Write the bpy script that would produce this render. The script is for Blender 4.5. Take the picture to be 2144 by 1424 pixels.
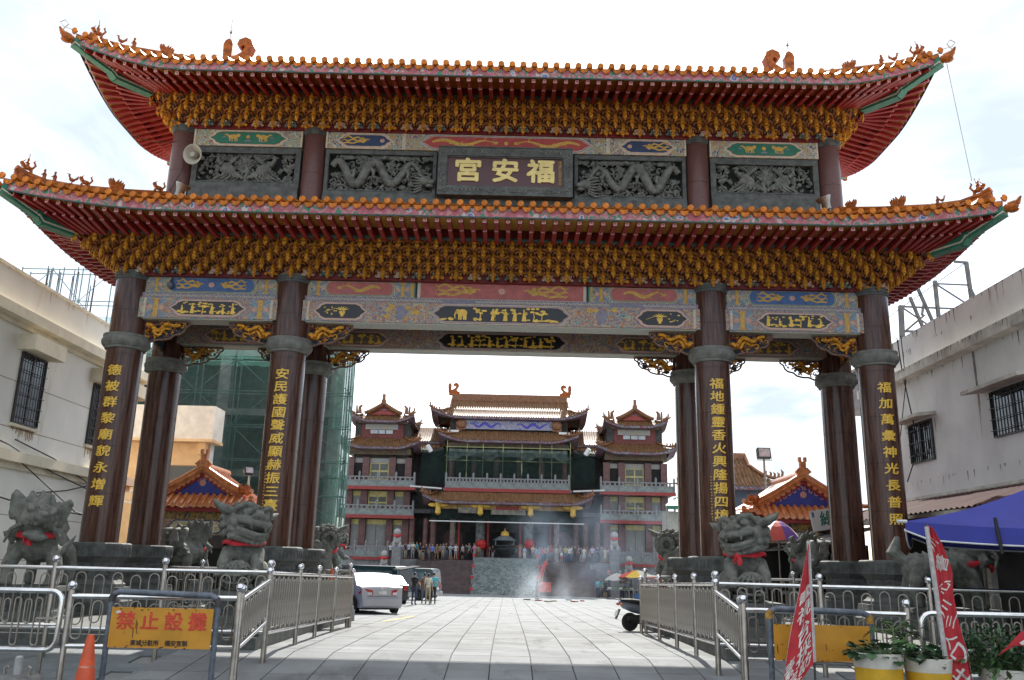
import bpy, bmesh, math, random
from mathutils import Vector, Matrix, Euler
from math import sin, cos, pi, radians, sqrt, atan2
random.seed(11)
S = bpy.context.scene
for o in list(bpy.data.objects): bpy.data.objects.remove(o)
COL = S.collection
V = Vector

# ------------------------------------------------------------------ camera
CAMP = V((0.2953, -21.9708, 1.65)); PITCH = 0.255973; ROLL = 0.022770; FPX = 1809.39
_f = V((0, cos(PITCH), sin(PITCH))); _r0 = V((1, 0, 0)); _u0 = _r0.cross(_f)
_r = _r0 * cos(ROLL) + _u0 * sin(ROLL); _u = _u0 * cos(ROLL) - _r0 * sin(ROLL)
cam = bpy.data.cameras.new('camera'); camo = bpy.data.objects.new('camera', cam); COL.objects.link(camo)
cam.sensor_width = 36; cam.lens = FPX / 2144 * 36; cam.clip_end = 3000; cam.clip_start = 0.1
camo.matrix_world = Matrix(((_r.x, _u.x, -_f.x, CAMP.x), (_r.y, _u.y, -_f.y, CAMP.y), (_r.z, _u.z, -_f.z, CAMP.z), (0, 0, 0, 1)))
S.camera = camo
def at(px, py, Y):
    """point at depth Y (metres) that the photograph shows at pixel px, py"""
    d = _f + _r * ((px - 1072) / FPX) - _u * ((py - 712) / FPX)
    return CAMP + d * ((Y - CAMP.y) / d.y)

# ------------------------------------------------------------------ world, sun, exposure
SUN_EL = radians(41.5); SUN_AZ = radians(3)
W_ = bpy.data.worlds.new('World'); S.world = W_; W_.use_nodes = True
nt = W_.node_tree; nt.nodes.clear()
def wn(t, **k):
    n = nt.nodes.new(t)
    for a, b in k.items(): setattr(n, a, b)
    return n
sky = wn('ShaderNodeTexSky', sky_type='NISHITA', sun_disc=False, sun_elevation=SUN_EL, sun_rotation=SUN_AZ, air_density=1.0, dust_density=1.5)
tc = wn('ShaderNodeTexCoord'); sep = wn('ShaderNodeSeparateXYZ'); nt.links.new(tc.outputs['Generated'], sep.inputs[0])
mx = wn('ShaderNodeMath', operation='MAXIMUM'); nt.links.new(sep.outputs[2], mx.inputs[0]); mx.inputs[1].default_value = 0.0
ad = wn('ShaderNodeMath', operation='ADD'); nt.links.new(mx.outputs[0], ad.inputs[0]); ad.inputs[1].default_value = 0.22
dx = wn('ShaderNodeMath', operation='DIVIDE'); nt.links.new(sep.outputs[0], dx.inputs[0]); nt.links.new(ad.outputs[0], dx.inputs[1])
dy = wn('ShaderNodeMath', operation='DIVIDE'); nt.links.new(sep.outputs[1], dy.inputs[0]); nt.links.new(ad.outputs[0], dy.inputs[1])
cb = wn('ShaderNodeCombineXYZ'); nt.links.new(dx.outputs[0], cb.inputs[0]); nt.links.new(dy.outputs[0], cb.inputs[1]); cb.inputs[2].default_value = 3.7
def wnoise(scale, det, rough, dist=0.0):
    n = wn('ShaderNodeTexNoise'); n.inputs['Scale'].default_value = scale; n.inputs['Detail'].default_value = det
    n.inputs['Roughness'].default_value = rough; n.inputs['Distortion'].default_value = dist
    nt.links.new(cb.outputs[0], n.inputs['Vector']); return n
n1 = wnoise(0.9, 7, 0.55, 0.3)
r1 = wn('ShaderNodeValToRGB'); r1.color_ramp.elements[0].position = 0.38; r1.color_ramp.elements[1].position = 0.56
r1.color_ramp.elements[0].color = (.30, .30, .30, 1)
nt.links.new(n1.outputs['Fac'], r1.inputs[0])
n2 = wnoise(1.5, 6, 0.62, 0.5)
r2 = wn('ShaderNodeValToRGB'); r2.color_ramp.elements[0].position = 0.40; r2.color_ramp.elements[1].position = 0.66
CL = 4.9
r2.color_ramp.elements[0].color = (.52, .60, .70, 1); r2.color_ramp.elements[1].color = (1, 1.0, 1.0, 1)
nt.links.new(n2.outputs['Fac'], r2.inputs[0])
ml = wn('ShaderNodeMixRGB', blend_type='MULTIPLY'); ml.inputs[0].default_value = 1; ml.inputs[2].default_value = (CL, CL, CL, 1)
nt.links.new(r2.outputs[0], ml.inputs[1])
mxx = wn('ShaderNodeMixRGB'); nt.links.new(r1.outputs[0], mxx.inputs[0]); nt.links.new(sky.outputs[0], mxx.inputs[1]); nt.links.new(ml.outputs[0], mxx.inputs[2])
bg = wn('ShaderNodeBackground'); bg.inputs[1].default_value = 0.13; nt.links.new(mxx.outputs[0], bg.inputs[0])
wo = wn('ShaderNodeOutputWorld'); nt.links.new(bg.outputs[0], wo.inputs[0])
sl = bpy.data.lights.new('sun', 'SUN'); sl.energy = 3.6; sl.angle = radians(.5); sl.color = (1, .955, .88)
so = bpy.data.objects.new('sun', sl); COL.objects.link(so)
sd = V((-sin(SUN_AZ) * cos(SUN_EL), -cos(SUN_AZ) * cos(SUN_EL), -sin(SUN_EL)))
so.rotation_euler = sd.to_track_quat('-Z', 'Y').to_euler(); so.location = (0, 20, 40)
S.view_settings.view_transform = 'Standard'; S.view_settings.look = 'None'; S.view_settings.gamma = 1
S.view_settings.use_curve_mapping = False; S.view_settings.exposure = 1.30
S.render.engine = 'CYCLES'; S.cycles.use_denoising = True; S.cycles.max_bounces = 6; S.cycles.diffuse_bounces = 3
S.cycles.glossy_bounces = 3; S.cycles.transparent_max_bounces = 12; S.cycles.volume_bounces = 4
S.cycles.use_adaptive_sampling = True; S.cycles.adaptive_threshold = 0.02; S.cycles.volume_step_rate = 2.0; S.cycles.caustics_reflective = False

# ------------------------------------------------------------------ materials
MATS = {}
def pm(name, col, rough=.6, metal=0, var=.18, scale=3, bump=0, bscale=25, stretch=(1, 1, 1), col2=None, coat=0, rand=0, det=4, pos=(.35, .65), spec=.5, tint=None, world=False):
    if name in MATS: return MATS[name]
    m = bpy.data.materials.new(name); m.use_nodes = True; t = m.node_tree; b = t.nodes['Principled BSDF']
    N = t.nodes.new; L = t.links.new
    b.inputs['Roughness'].default_value = rough; b.inputs['Metallic'].default_value = metal
    b.inputs['Specular IOR Level'].default_value = spec
    if coat: b.inputs['Coat Weight'].default_value = coat; b.inputs['Coat Roughness'].default_value = .08
    co = N('ShaderNodeTexCoord'); mp = N('ShaderNodeMapping'); mp.inputs['Scale'].default_value = stretch
    src = N('ShaderNodeNewGeometry').outputs['Position'] if world else co.outputs['Object']
    L(src, mp.inputs['Vector'])
    no = N('ShaderNodeTexNoise'); no.inputs['Scale'].default_value = scale; no.inputs['Detail'].default_value = det; no.inputs['Roughness'].default_value = .6
    L(mp.outputs[0], no.inputs['Vector'])
    rp = N('ShaderNodeValToRGB'); e = rp.color_ramp.elements; e[0].position, e[1].position = pos
    c = V(col[:3]); lo = c * (1 - var); hi = V(col2) if col2 else c * (1 + var)
    e[0].color = (*lo, 1); e[1].color = (*hi, 1)
    L(no.outputs['Fac'], rp.inputs[0]); out = rp.outputs[0]
    if rand:
        oi = N('ShaderNodeObjectInfo'); mr = N('ShaderNodeMapRange'); mr.inputs[3].default_value = 1 - rand; mr.inputs[4].default_value = 1 + rand
        L(oi.outputs['Random'], mr.inputs[0]); hs = N('ShaderNodeHueSaturation'); L(mr.outputs[0], hs.inputs['Value']); L(out, hs.inputs['Color']); out = hs.outputs[0]
    if tint:   # stains: (colour, scale, threshold, stretch)
        tcol, ts, th, st = tint
        mp2 = N('ShaderNodeMapping'); mp2.inputs['Scale'].default_value = st; L(src, mp2.inputs['Vector'])
        n3 = N('ShaderNodeTexNoise'); n3.inputs['Scale'].default_value = ts; n3.inputs['Detail'].default_value = 6; n3.inputs['Roughness'].default_value = .7
        L(mp2.outputs[0], n3.inputs['Vector']); r3 = N('ShaderNodeValToRGB'); r3.color_ramp.elements[0].position = th; r3.color_ramp.elements[1].position = th + .16
        r3.color_ramp.elements[1].color = (.85, .85, .85, 1)
        L(n3.outputs['Fac'], r3.inputs[0]); mi = N('ShaderNodeMixRGB'); L(r3.outputs[0], mi.inputs[0]); L(out, mi.inputs[1]); mi.inputs[2].default_value = (*tcol, 1); out = mi.outputs[0]
    L(out, b.inputs['Base Color'])
    if bump:
        n2 = N('ShaderNodeTexNoise'); n2.inputs['Scale'].default_value = bscale; n2.inputs['Detail'].default_value = 5; L(mp.outputs[0], n2.inputs['Vector'])
        bp = N('ShaderNodeBump'); bp.inputs['Strength'].default_value = bump; bp.inputs['Distance'].default_value = .03
        L(n2.outputs['Fac'], bp.inputs['Height']); L(bp.outputs[0], b.inputs['Normal'])
    MATS[name] = m; return m
def painted(name, cols, scale=6, dist=1.5, kind='noise', rough=.55, stretch=(1, 1, 1)):
    """painted scrollwork: several flat colours laid out by a warped field"""
    if name in MATS: return MATS[name]
    m = bpy.data.materials.new(name); m.use_nodes = True; t = m.node_tree; b = t.nodes['Principled BSDF']; b.inputs['Roughness'].default_value = rough
    N = t.nodes.new; L = t.links.new
    co = N('ShaderNodeTexCoord'); mp = N('ShaderNodeMapping'); mp.inputs['Scale'].default_value = stretch; L(co.outputs['Object'], mp.inputs['Vector'])
    if kind == 'vor':
        no = N('ShaderNodeTexNoise'); no.inputs['Scale'].default_value = scale * 1.3; no.inputs['Detail'].default_value = 2; L(mp.outputs[0], no.inputs['Vector'])
        ma = N('ShaderNodeMixRGB'); ma.inputs[0].default_value = .12 * dist; L(mp.outputs[0], ma.inputs[1]); L(no.outputs['Color'], ma.inputs[2])
        vo = N('ShaderNodeTexVoronoi'); vo.inputs['Scale'].default_value = scale; L(ma.outputs[0], vo.inputs['Vector'])
        wv = N('ShaderNodeMath'); wv.operation = 'MULTIPLY_ADD'; wv.inputs[1].default_value = .75; L(vo.outputs['Distance'], wv.inputs[0])
        rn = N('ShaderNodeSeparateColor'); L(vo.outputs['Color'], rn.inputs[0]); mm = N('ShaderNodeMath'); mm.operation = 'MULTIPLY'; mm.inputs[1].default_value = .55
        L(rn.outputs[0], mm.inputs[0]); L(mm.outputs[0], wv.inputs[2]); fac = wv.outputs[0]
    else:
        no = N('ShaderNodeTexNoise'); no.inputs['Scale'].default_value = scale; no.inputs['Detail'].default_value = 2.5; no.inputs['Distortion'].default_value = dist
        L(mp.outputs[0], no.inputs['Vector'])
        mr = N('ShaderNodeMapRange'); mr.inputs[1].default_value = .25; mr.inputs[2].default_value = .75; L(no.outputs['Fac'], mr.inputs[0]); fac = mr.outputs[0]
    rp = N('ShaderNodeValToRGB'); rp.color_ramp.interpolation = 'CONSTANT'; e = rp.color_ramp.elements
    n = len(cols)
    for i in range(2, n): e.new(.5)
    for i, c in enumerate(cols): e[i].position = i / n; e[i].color = (*c, 1)
    L(fac, rp.inputs[0]); L(rp.outputs[0], b.inputs['Base Color'])
    MATS[name] = m; return m

GRANITE = pm('brown_granite', (.062, .024, .018), .22, var=.35, scale=5, stretch=(4, 4, .30), col2=(.130, .060, .040), spec=.4, bump=.02, bscale=60)
GRANITE_UP = pm('upper_brown_granite', (.115, .048, .040), .28, var=.3, scale=60, col2=(.17, .078, .066), spec=.4)
STONE = pm('grey_stone', (.165, .165, .145), .8, var=.3, scale=4, bump=.35, bscale=30)
STONE_D = pm('dark_grey_stone', (.10, .107, .10), .8, var=.3, scale=5, bump=.4, bscale=25)
LION = pm('lion_stone', (.155, .16, .14), .85, var=.35, scale=6, bump=.5, bscale=40)
RED = pm('red_paint', (.30, .016, .016), .45, var=.22, scale=3)
RED_D = pm('dark_red_paint', (.17, .012, .012), .5, var=.25, scale=3)
PINK = pm('faded_pink_paint', (.60, .33, .31), .6, var=.25, scale=14)
ORANGE = pm('orange_glazed_tile', (.52, .135, .012), .45, var=.4, scale=9, rand=.22, col2=(.62, .19, .022), spec=.22, tint=((.12, .05, .02), 5, .62, (1, 1, 1)))
ORANGE_F = pm('orange_glazed_ridge', (.34, .088, .013), .45, var=.45, scale=7, spec=.25, tint=((.12, .05, .02), 4, .58, (1, 1, 1)), bump=.3, bscale=18)
YEL = pm('ochre_board', (.50, .24, .035), .55, var=.2, scale=4)
GOLD = pm('gold_paint', (.74, .27, .015), .5, var=.6, scale=16, bump=.6, bscale=35, col2=(.88, .40, .04), rand=.15, spec=.3, tint=((.10, .035, .01), 9, .60, (1, 1, 1)))
GOLD_F = pm('gold_leaf', (.86, .54, .07), .4, var=.15, scale=10)
GOLD_M = pm('matt_gold', (.60, .36, .08), .6, var=.2, scale=12)
GREEN = pm('green_paint', (.025, .16, .10), .5, var=.25, scale=4)
GREEN_D = pm('dark_green_paint', (.012, .05, .042), .5, var=.25, scale=4)
CREAM = pm('cream_paint', (.60, .52, .40), .6, var=.15, scale=9)
BLUE = pm('blue_paint', (.06, .13, .30), .55, var=.2, scale=6)
NAVY = pm('navy_paint', (.03, .055, .12), .55, var=.2, scale=6)
RFIELD = pm('red_field_paint', (.42, .07, .06), .55, var=.15, scale=6)
PFIELD = pm('rose_field_paint', (.46, .13, .12), .55, var=.15, scale=6)
GFIELD = pm('green_field_paint', (.03, .17, .11), .55, var=.15, scale=6)
BLACK = pm('black_lacquer', (.012, .013, .015), .35, var=.2, scale=5)
LAV = pm('lavender_paint', (.25, .23, .29), .6, var=.2, scale=18)
SALMON = pm('salmon_paint', (.62, .36, .27), .6, var=.15, scale=12)
WHITE = pm('white_paint', (.72, .72, .70), .5, var=.08, scale=6)
SCROLL = painted('painted_scrollwork', [(.05, .16, .20), (.40, .40, .28), (.55, .26, .05), (.16, .32, .30), (.58, .50, .36), (.04, .08, .18), (.50, .22, .12), (.42, .40, .28)], 4.2, 2.6)
SCROLL2 = painted('painted_cloud_scrollwork', [(.06, .16, .24), (.14, .32, .32), (.50, .44, .32), (.50, .20, .06), (.12, .18, .30), (.54, .34, .24), (.18, .36, .32)], 5.0, 2.8)
FLORAL = painted('painted_flower_board', [(.48, .19, .20), (.05, .11, .34), (.44, .40, .38), (.42, .12, .14), (.05, .18, .11), (.46, .19, .20), (.40, .11, .13), (.34, .08, .10)], 5.6, 1.4, 'vor')
CEILP = pm('ceiling_paint', (.07, .016, .014), .6)
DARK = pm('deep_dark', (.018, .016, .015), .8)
BEAST = painted('painted_beast', [(.05, .12, .12), (.36, .40, .36), (.50, .26, .05), (.35, .05, .05), (.10, .22, .24), (.55, .45, .35)], 9, 1.5)
BEAST_G = pm('green_grey_beast', (.13, .16, .13), .6, var=.4, scale=14)
STEEL = pm('stainless_steel', (.78, .77, .75), .16, metal=1, var=.12, scale=6)
STEEL_D = pm('dull_steel', (.34, .31, .27), .34, metal=.9, var=.2, scale=6)
CHROME = pm('chrome', (.75, .76, .78), .08, metal=1, var=.04)
RIBBON = pm('red_cloth', (.52, .018, .028), .6, var=.2, scale=6)
CARMINE = pm('carmine_flag_cloth', (.46, .02, .03), .65, var=.18, scale=5)
RUBBER = pm('black_rubber', (.02, .02, .02), .7)
GLASS = pm('dark_glass', (.02, .025, .03), .06, var=.2)
CONCRETE = pm('concrete', (.30, .30, .28), .85, var=.15, scale=3, bump=.2)

# ------------------------------------------------------------------ mesh builder
class MB:
    def __init__(s): s.v = []; s.f = []; s.m = []
    def add(s, vs, fs, mi=0):
        b = len(s.v); s.v += [V(v) for v in vs]; s.f += [tuple(i + b for i in f) for f in fs]; s.m += [mi] * len(fs); return s
    def box(s, x0, x1, y0, y1, z0, z1, mi=0):
        return s.add([(x0, y0, z0), (x1, y0, z0), (x1, y1, z0), (x0, y1, z0), (x0, y0, z1), (x1, y0, z1), (x1, y1, z1), (x0, y1, z1)],
                     [(3, 2, 1, 0), (4, 5, 6, 7), (0, 1, 5, 4), (1, 2, 6, 5), (2, 3, 7, 6), (3, 0, 4, 7)], mi)
    def cbox(s, c, sz, R=None, mi=0):
        R = R or Matrix.Identity(3); c = V(c); h = [x / 2 for x in sz]; vs = []
        for z in (-1, 1):
            for x, y in ((-1, -1), (1, -1), (1, 1), (-1, 1)): vs.append(c + R @ V((x * h[0], y * h[1], z * h[2])))
        return s.add(vs, [(3, 2, 1, 0), (4, 5, 6, 7), (0, 1, 5, 4), (1, 2, 6, 5), (2, 3, 7, 6), (3, 0, 4, 7)], mi)
    def beam(s, p0, p1, w, h, mi=0):
        p0, p1 = V(p0), V(p1); d = (p1 - p0).normalized(); up = V((0, 0, 1)) if abs(d.z) < .95 else V((0, 1, 0))
        x = d.cross(up).normalized() * w / 2; z = x.cross(d).normalized() * h / 2
        return s.add([p0 - x - z, p0 + x - z, p0 + x + z, p0 - x + z, p1 - x - z, p1 + x - z, p1 + x + z, p1 - x + z],
                     [(0, 1, 2, 3), (7, 6, 5, 4), (4, 5, 1, 0), (5, 6, 2, 1), (6, 7, 3, 2), (7, 4, 0, 3)], mi)
    def tube(s, pts, r, n=6, mi=0, cap=True, sq=1.0):
        pts = [V(p) for p in pts]; k = len(pts); rs = r if isinstance(r, (list, tuple)) else [r] * k
        pv = None; b = len(s.v); vs = []; fs = []
        for i in range(k):
            d = (pts[min(i + 1, k - 1)] - pts[max(i - 1, 0)]).normalized()
            if pv is None:
                u = V((0, 0, 1)) if abs(d.z) < .9 else V((0, 1, 0)); x = d.cross(u).normalized()
            else:
                x = (pv - d * pv.dot(d)); x = x.normalized() if x.length > 1e-6 else d.cross(V((0, 0, 1))).normalized()
            pv = x; y = d.cross(x)
            for j in range(n):
                a = 2 * pi * j / n; vs.append(pts[i] + x * cos(a) * rs[i] + y * sin(a) * rs[i] * sq)
        for i in range(k - 1):
            for j in range(n): fs.append((i * n + j, i * n + (j + 1) % n, (i + 1) * n + (j + 1) % n, (i + 1) * n + j))
        if cap: fs.append(tuple(range(n))[::-1]); fs.append(tuple((k - 1) * n + j for j in range(n)))
        return s.add(vs, fs, mi)
    def lathe(s, prof, n=20, c=(0, 0, 0), mi=0, rot=0, cap=True, R=None):
        c = V(c); vs = []; fs = []; k = len(prof)
        for r, z in prof:
            for j in range(n):
                a = 2 * pi * j / n + rot; p = V((r * cos(a), r * sin(a), z)); vs.append(c + (R @ p if R else p))
        for i in range(k - 1):
            for j in range(n): fs.append((i * n + j, i * n + (j + 1) % n, (i + 1) * n + (j + 1) % n, (i + 1) * n + j))
        if cap: fs.append(tuple(range(n))[::-1]); fs.append(tuple((k - 1) * n + j for j in range(n)))
        return s.add(vs, fs, mi)
    def ell(s, c, r, n=8, m=5, mi=0, R=None):
        c = V(c); vs = [c + (R @ V((0, 0, -r[2])) if R else V((0, 0, -r[2])))]; fs = []
        for i in range(1, m):
            t = -pi / 2 + pi * i / m
            for j in range(n):
                a = 2 * pi * j / n; p = V((r[0] * cos(t) * cos(a), r[1] * cos(t) * sin(a), r[2] * sin(t))); vs.append(c + (R @ p if R else p))
        vs.append(c + (R @ V((0, 0, r[2])) if R else V((0, 0, r[2])))); e = len(vs) - 1
        for j in range(n): fs.append((0, 1 + (j + 1) % n, 1 + j)); fs.append((e, 1 + (m - 2) * n + j, 1 + (m - 2) * n + (j + 1) % n))
        for i in range(m - 2):
            for j in range(n): fs.append((1 + i * n + j, 1 + i * n + (j + 1) % n, 1 + (i + 1) * n + (j + 1) % n, 1 + (i + 1) * n + j))
        return s.add(vs, fs, mi)
    def prism(s, poly, y0, y1, mi=0, fr=None):
        """polygon in x,z extruded along y (fr maps (x,y,z) afterwards)"""
        n = len(poly); g = fr or (lambda p: p)
        a = sum(poly[i][0] * poly[(i + 1) % n][1] - poly[(i + 1) % n][0] * poly[i][1] for i in range(n))
        if a < 0: poly = poly[::-1]
        vs = [g(V((x, y0, z))) for x, z in poly] + [g(V((x, y1, z))) for x, z in poly]
        return s.add(vs, [tuple(range(n)), tuple(range(n, 2 * n))[::-1]] + [(i, i + n, (i + 1) % n + n, (i + 1) % n) for i in range(n)], mi)
    def strip(s, pts, ws, y, mi=0):
        """flat ribbon in the x,z plane at depth y"""
        vs = []; k = len(pts)
        for i in range(k):
            a = V(pts[min(i + 1, k - 1)]) - V(pts[max(i - 1, 0)]); nrm = V((-a.y, a.x)).normalized() if a.length > 1e-9 else V((0, 1))
            w = ws[i] / 2 if isinstance(ws, (list, tuple)) else ws / 2; p = V(pts[i])
            vs += [(p.x + nrm.x * w, y, p.y + nrm.y * w), (p.x - nrm.x * w, y, p.y - nrm.y * w)]
        return s.add(vs, [(2 * i, 2 * i + 1, 2 * i + 3, 2 * i + 2) for i in range(k - 1)], mi)
    def disc(s, cx, cz, rx, rz, y, n=8, mi=0, a0=0):
        return s.add([(cx + rx * cos(a0 + 2 * pi * j / n), y, cz + rz * sin(a0 + 2 * pi * j / n)) for j in range(n)], [tuple(range(n))], mi)
    def merge(s, o, M=None, mo=0):
        b = len(s.v); s.v += [(M @ v if M else v.copy()) for v in o.v]; s.f += [tuple(i + b for i in f) for f in o.f]; s.m += [x + mo for x in o.m]; return s
    def xf(s, M): s.v = [M @ v for v in s.v]; return s
    def mesh(s, name, mats, smooth=False):
        me = bpy.data.meshes.new(name); me.from_pydata([tuple(v) for v in s.v], [], s.f)
        for m in (mats if isinstance(mats, (list, tuple)) else [mats]): me.materials.append(m)
        me.polygons.foreach_set('material_index', s.m)
        if smooth:
            me.polygons.foreach_set('use_smooth', [True] * len(s.f))
            if smooth != 'full':
                try: me.set_sharp_from_angle(angle=radians(38 if smooth is True else smooth))
                except Exception: pass
        me.update(); return me

WM = {}
I4 = Matrix.Identity(4)
def T(*a): return Matrix.Translation(V(a))
def RZ(d): return Matrix.Rotation(radians(d), 4, 'Z')
def RX(d): return Matrix.Rotation(radians(d), 4, 'X')
def RY(d): return Matrix.Rotation(radians(d), 4, 'Y')
def link(name, data, parent=None, M=None):
    o = bpy.data.objects.new(name, data); COL.objects.link(o); M = M or I4; WM[o] = M.copy()
    if parent is not None: o.parent = parent; o.matrix_parent_inverse = WM[parent].inverted()
    o.matrix_basis = M; return o
def ob(name, mb, mats, parent=None, M=None, smooth=False):
    return link(name, mb.mesh(name, mats, smooth), parent, M)
def tag(o, label=None, cat=None, group=None, kind=None):
    for k, v in (('label', label), ('category', cat), ('group', group), ('kind', kind)):
        if v: o[k] = v
    return o
def thing(name, label, cat, loc=(0, 0, 0), group=None):
    return tag(link(name, None, None, T(*loc)), label, cat, group)
def copy_tree(o, M, parent=None, **k):
    D = M @ WM[o].inverted(); c = o.copy(); COL.objects.link(c); WM[c] = M.copy()
    if parent is not None: c.parent = parent; c.matrix_parent_inverse = WM[parent].inverted()
    c.matrix_basis = M
    for ch in list(KIDS.get(o, [])) or [x for x in o.children]: copy_tree(ch, D @ WM[ch], c)
    tag(c, **k); return c
KIDS = {}
def GZ(Y):
    return -.0165 * Y if Y > 0 else (0 if Y > -4.7 else (.11 * (Y + 4.7) if Y > -10 else -.583))
def evalmesh(o):
    dg = bpy.context.evaluated_depsgraph_get(); me = bpy.data.meshes.new_from_object(o.evaluated_get(dg)); return me
def voxel(mb, mats, vs, name, smooth_it=2):
    """fuse overlapping primitives into one continuous sculpted surface"""
    me = mb.mesh(name, mats); o = bpy.data.objects.new('tmp', me); COL.objects.link(o)
    m = o.modifiers.new('r', 'REMESH'); m.mode = 'VOXEL'; m.voxel_size = vs; m.use_smooth_shade = True
    if smooth_it:
        m2 = o.modifiers.new('s', 'SMOOTH'); m2.factor = .5; m2.iterations = smooth_it
    r = evalmesh(o); bpy.data.objects.remove(o); r.name = name
    return r
def capsule(mb, p0, p1, r0, r1, n=8, mi=0):
    mb.ell(p0, (r0,) * 3, n, 5, mi); mb.ell(p1, (r1,) * 3, n, 5, mi); mb.tube([p0, p1], [r0, r1], n, mi)

_tx = {}
def text_mb(s, size, ext=.012, bold=0.0, slices=0):
    """lettering as geometry; the weight comes from stacked, slightly shifted copies"""
    k = (s, size, ext, bold, slices)
    if k in _tx: return _tx[k]
    c = bpy.data.curves.new('t', 'FONT'); c.body = s; c.size = size; c.extrude = ext; c.resolution_u = 2
    c.align_x = 'CENTER'; c.align_y = 'CENTER'
    o = bpy.data.objects.new('t', c); COL.objects.link(o); me = evalmesh(o); bpy.data.objects.remove(o)
    if slices:
        bm = bmesh.new(); bm.from_mesh(me); bmesh.ops.triangulate(bm, faces=bm.faces[:]); n = slices * 2 + 3
        for i in range(1, n):
            bmesh.ops.bisect_plane(bm, geom=bm.verts[:] + bm.edges[:] + bm.faces[:], plane_co=((i / n - .5) * size * 1.05, 0, 0), plane_no=(1, 0, 0))
        bm.to_mesh(me); bm.free()
    mb = MB(); vs = [v.co.copy() for v in me.vertices]; fs = [tuple(p.vertices) for p in me.polygons]
    for q, (dx, dy) in enumerate(((0, 0), (bold, bold * .4), (-bold, -bold * .4), (bold * .4, -bold), (-bold * .4, bold))[:5 if bold else 1]):
        mb.add([(v.x + dx, v.y + dy, v.z + .0009 * q) for v in vs], fs)
    bpy.data.meshes.remove(me); _tx[k] = mb; return mb
UPR = Matrix(((1, 0, 0, 0), (0, 0, -1, 0), (0, 1, 0, 0), (0, 0, 0, 1)))   # text plane -> upright, facing -Y
# ------------------------------------------------------------------ roofs (barrel tiles)
def hip_roof(A, B, a, b, ze, zt, lift, ll, pitch, r, cx, cy, ex=1.25, nseg=6, tn=6, sides='FBLR'):
    """skirt roof from eave rectangle 2A x 2B up to inner rectangle 2a x 2b; returns sheet, tiles, eave ends"""
    base, tiles, ends = MB(), MB(), []
    lx = lambda x: lift * max(0, (abs(x) - (A - ll)) / ll) ** 1.6
    ly = lambda y: lift * max(0, (abs(y) - (B - min(ll, B * .9))) / min(ll, B * .9)) ** 1.6
    def pf(x, v, s): return V((cx + x, cy + s * (B - (B - b) * v), ze + (zt - ze) * v ** ex + lx(x) * (1 - v) ** 2))
    def ps(y, v, s): return V((cx + s * (A - (A - a) * v), cy + y, ze + (zt - ze) * v ** ex + ly(y) * (1 - v) ** 2))
    for key in sides:
        s = {'F': -1, 'B': 1, 'L': -1, 'R': 1}[key]; front = key in 'FB'
        W, w, fn = (A, a, pf) if front else (B, b, ps)
        nn = 24; vs = []; fs = []
        for i in range(nn + 1):
            u = -1 + 2 * i / nn
            for k in range(nseg + 1):
                v = k / nseg; vs.append(fn(u * (W - (W - w) * v), v, s))
        for i in range(nn):
            for k in range(nseg): q = i * (nseg + 1) + k; fs.append((q, q + 1, q + nseg + 2, q + nseg + 1))
        base.add(vs, fs)
        cnt = int(2 * W / pitch); p2 = 2 * W / cnt
        for i in range(cnt + 1):
            x = -W + i * p2
            vt = 1.0 if abs(x) <= w else (W - abs(x)) / (W - w)
            dr = 0 if key == 'F' else 180 if key == 'B' else 270 if key == 'L' else 90
            ends.append((fn(x, 0, s), dr, key, x, fn(min(W, x + p2 / 2), 0, s) if i < cnt else None))
            if vt < .04: continue
            k = max(2, int(nseg * vt) + 1)
            tiles.tube([fn(x, vt * j / k, s) + V((0, 0, r * .35)) for j in range(k + 1)], r, tn, 0)
    return base, tiles, ends
def gable_top(a, b, z0, z1, pitch, r, cx, cy, ex=1.1, nseg=5, tn=6, over=0.0, front='x'):
    """two slopes from the rectangle up to the ridge (ridge along x)"""
    base, tiles = MB(), MB()
    for s in (-1, 1):
        f = lambda x, v: V((cx + x, cy + s * b * (1 - v), z0 + (z1 - z0) * v ** ex))
        vs = []; fs = []
        for x in (-a - over, a + over):
            for k in range(nseg + 1): vs.append(f(x, k / nseg))
        for k in range(nseg): fs.append((k, k + 1, nseg + 2 + k, nseg + 1 + k))
        base.add(vs, fs)
        n = int(2 * (a + over) / pitch)
        for i in range(n + 1):
            x = -(a + over) + 2 * (a + over) * i / n
            tiles.tube([f(x, j / nseg) + V((0, 0, r * .35)) for j in range(nseg + 1)], r, tn)
    return base, tiles
def rot_mb(mb, cx, cy, deg): return mb.xf(T(cx, cy, 0) @ RZ(deg) @ T(-cx, -cy, 0))

# ridge figures -----------------------------------------------------
def fig_bird():
    m = MB(); m.ell((0, 0, .22), (.07, .14, .09), 8, 5); m.tube([(0, -.08, .26), (0, -.14, .38), (0, -.13, .46)], [.05, .04, .05], 6)
    m.tube([(0, -.14, .46), (0, -.26, .44)], [.03, .008], 5); m.tube([(0, .1, .25), (0, .22, .36), (0, .26, .5)], [.05, .06, .015], 6)
    m.tube([(.02, 0, .16), (.02, 0, 0)], .03, 5); m.box(-.08, .08, -.1, .1, -.03, .03); return m
def fig_man():
    m = MB(); m.lathe([(.10, 0), (.09, .15), (.11, .26), (.06, .34), (.035, .37)], 8); m.ell((0, -.01, .43), (.055, .06, .07), 8, 5)
    m.lathe([(.07, .48), (.03, .53), (.005, .57)], 6); m.tube([(.09, 0, .31), (.13, -.12, .24)], .03, 5); m.tube([(-.09, 0, .31), (-.13, -.12, .26)], .03, 5); return m
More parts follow.
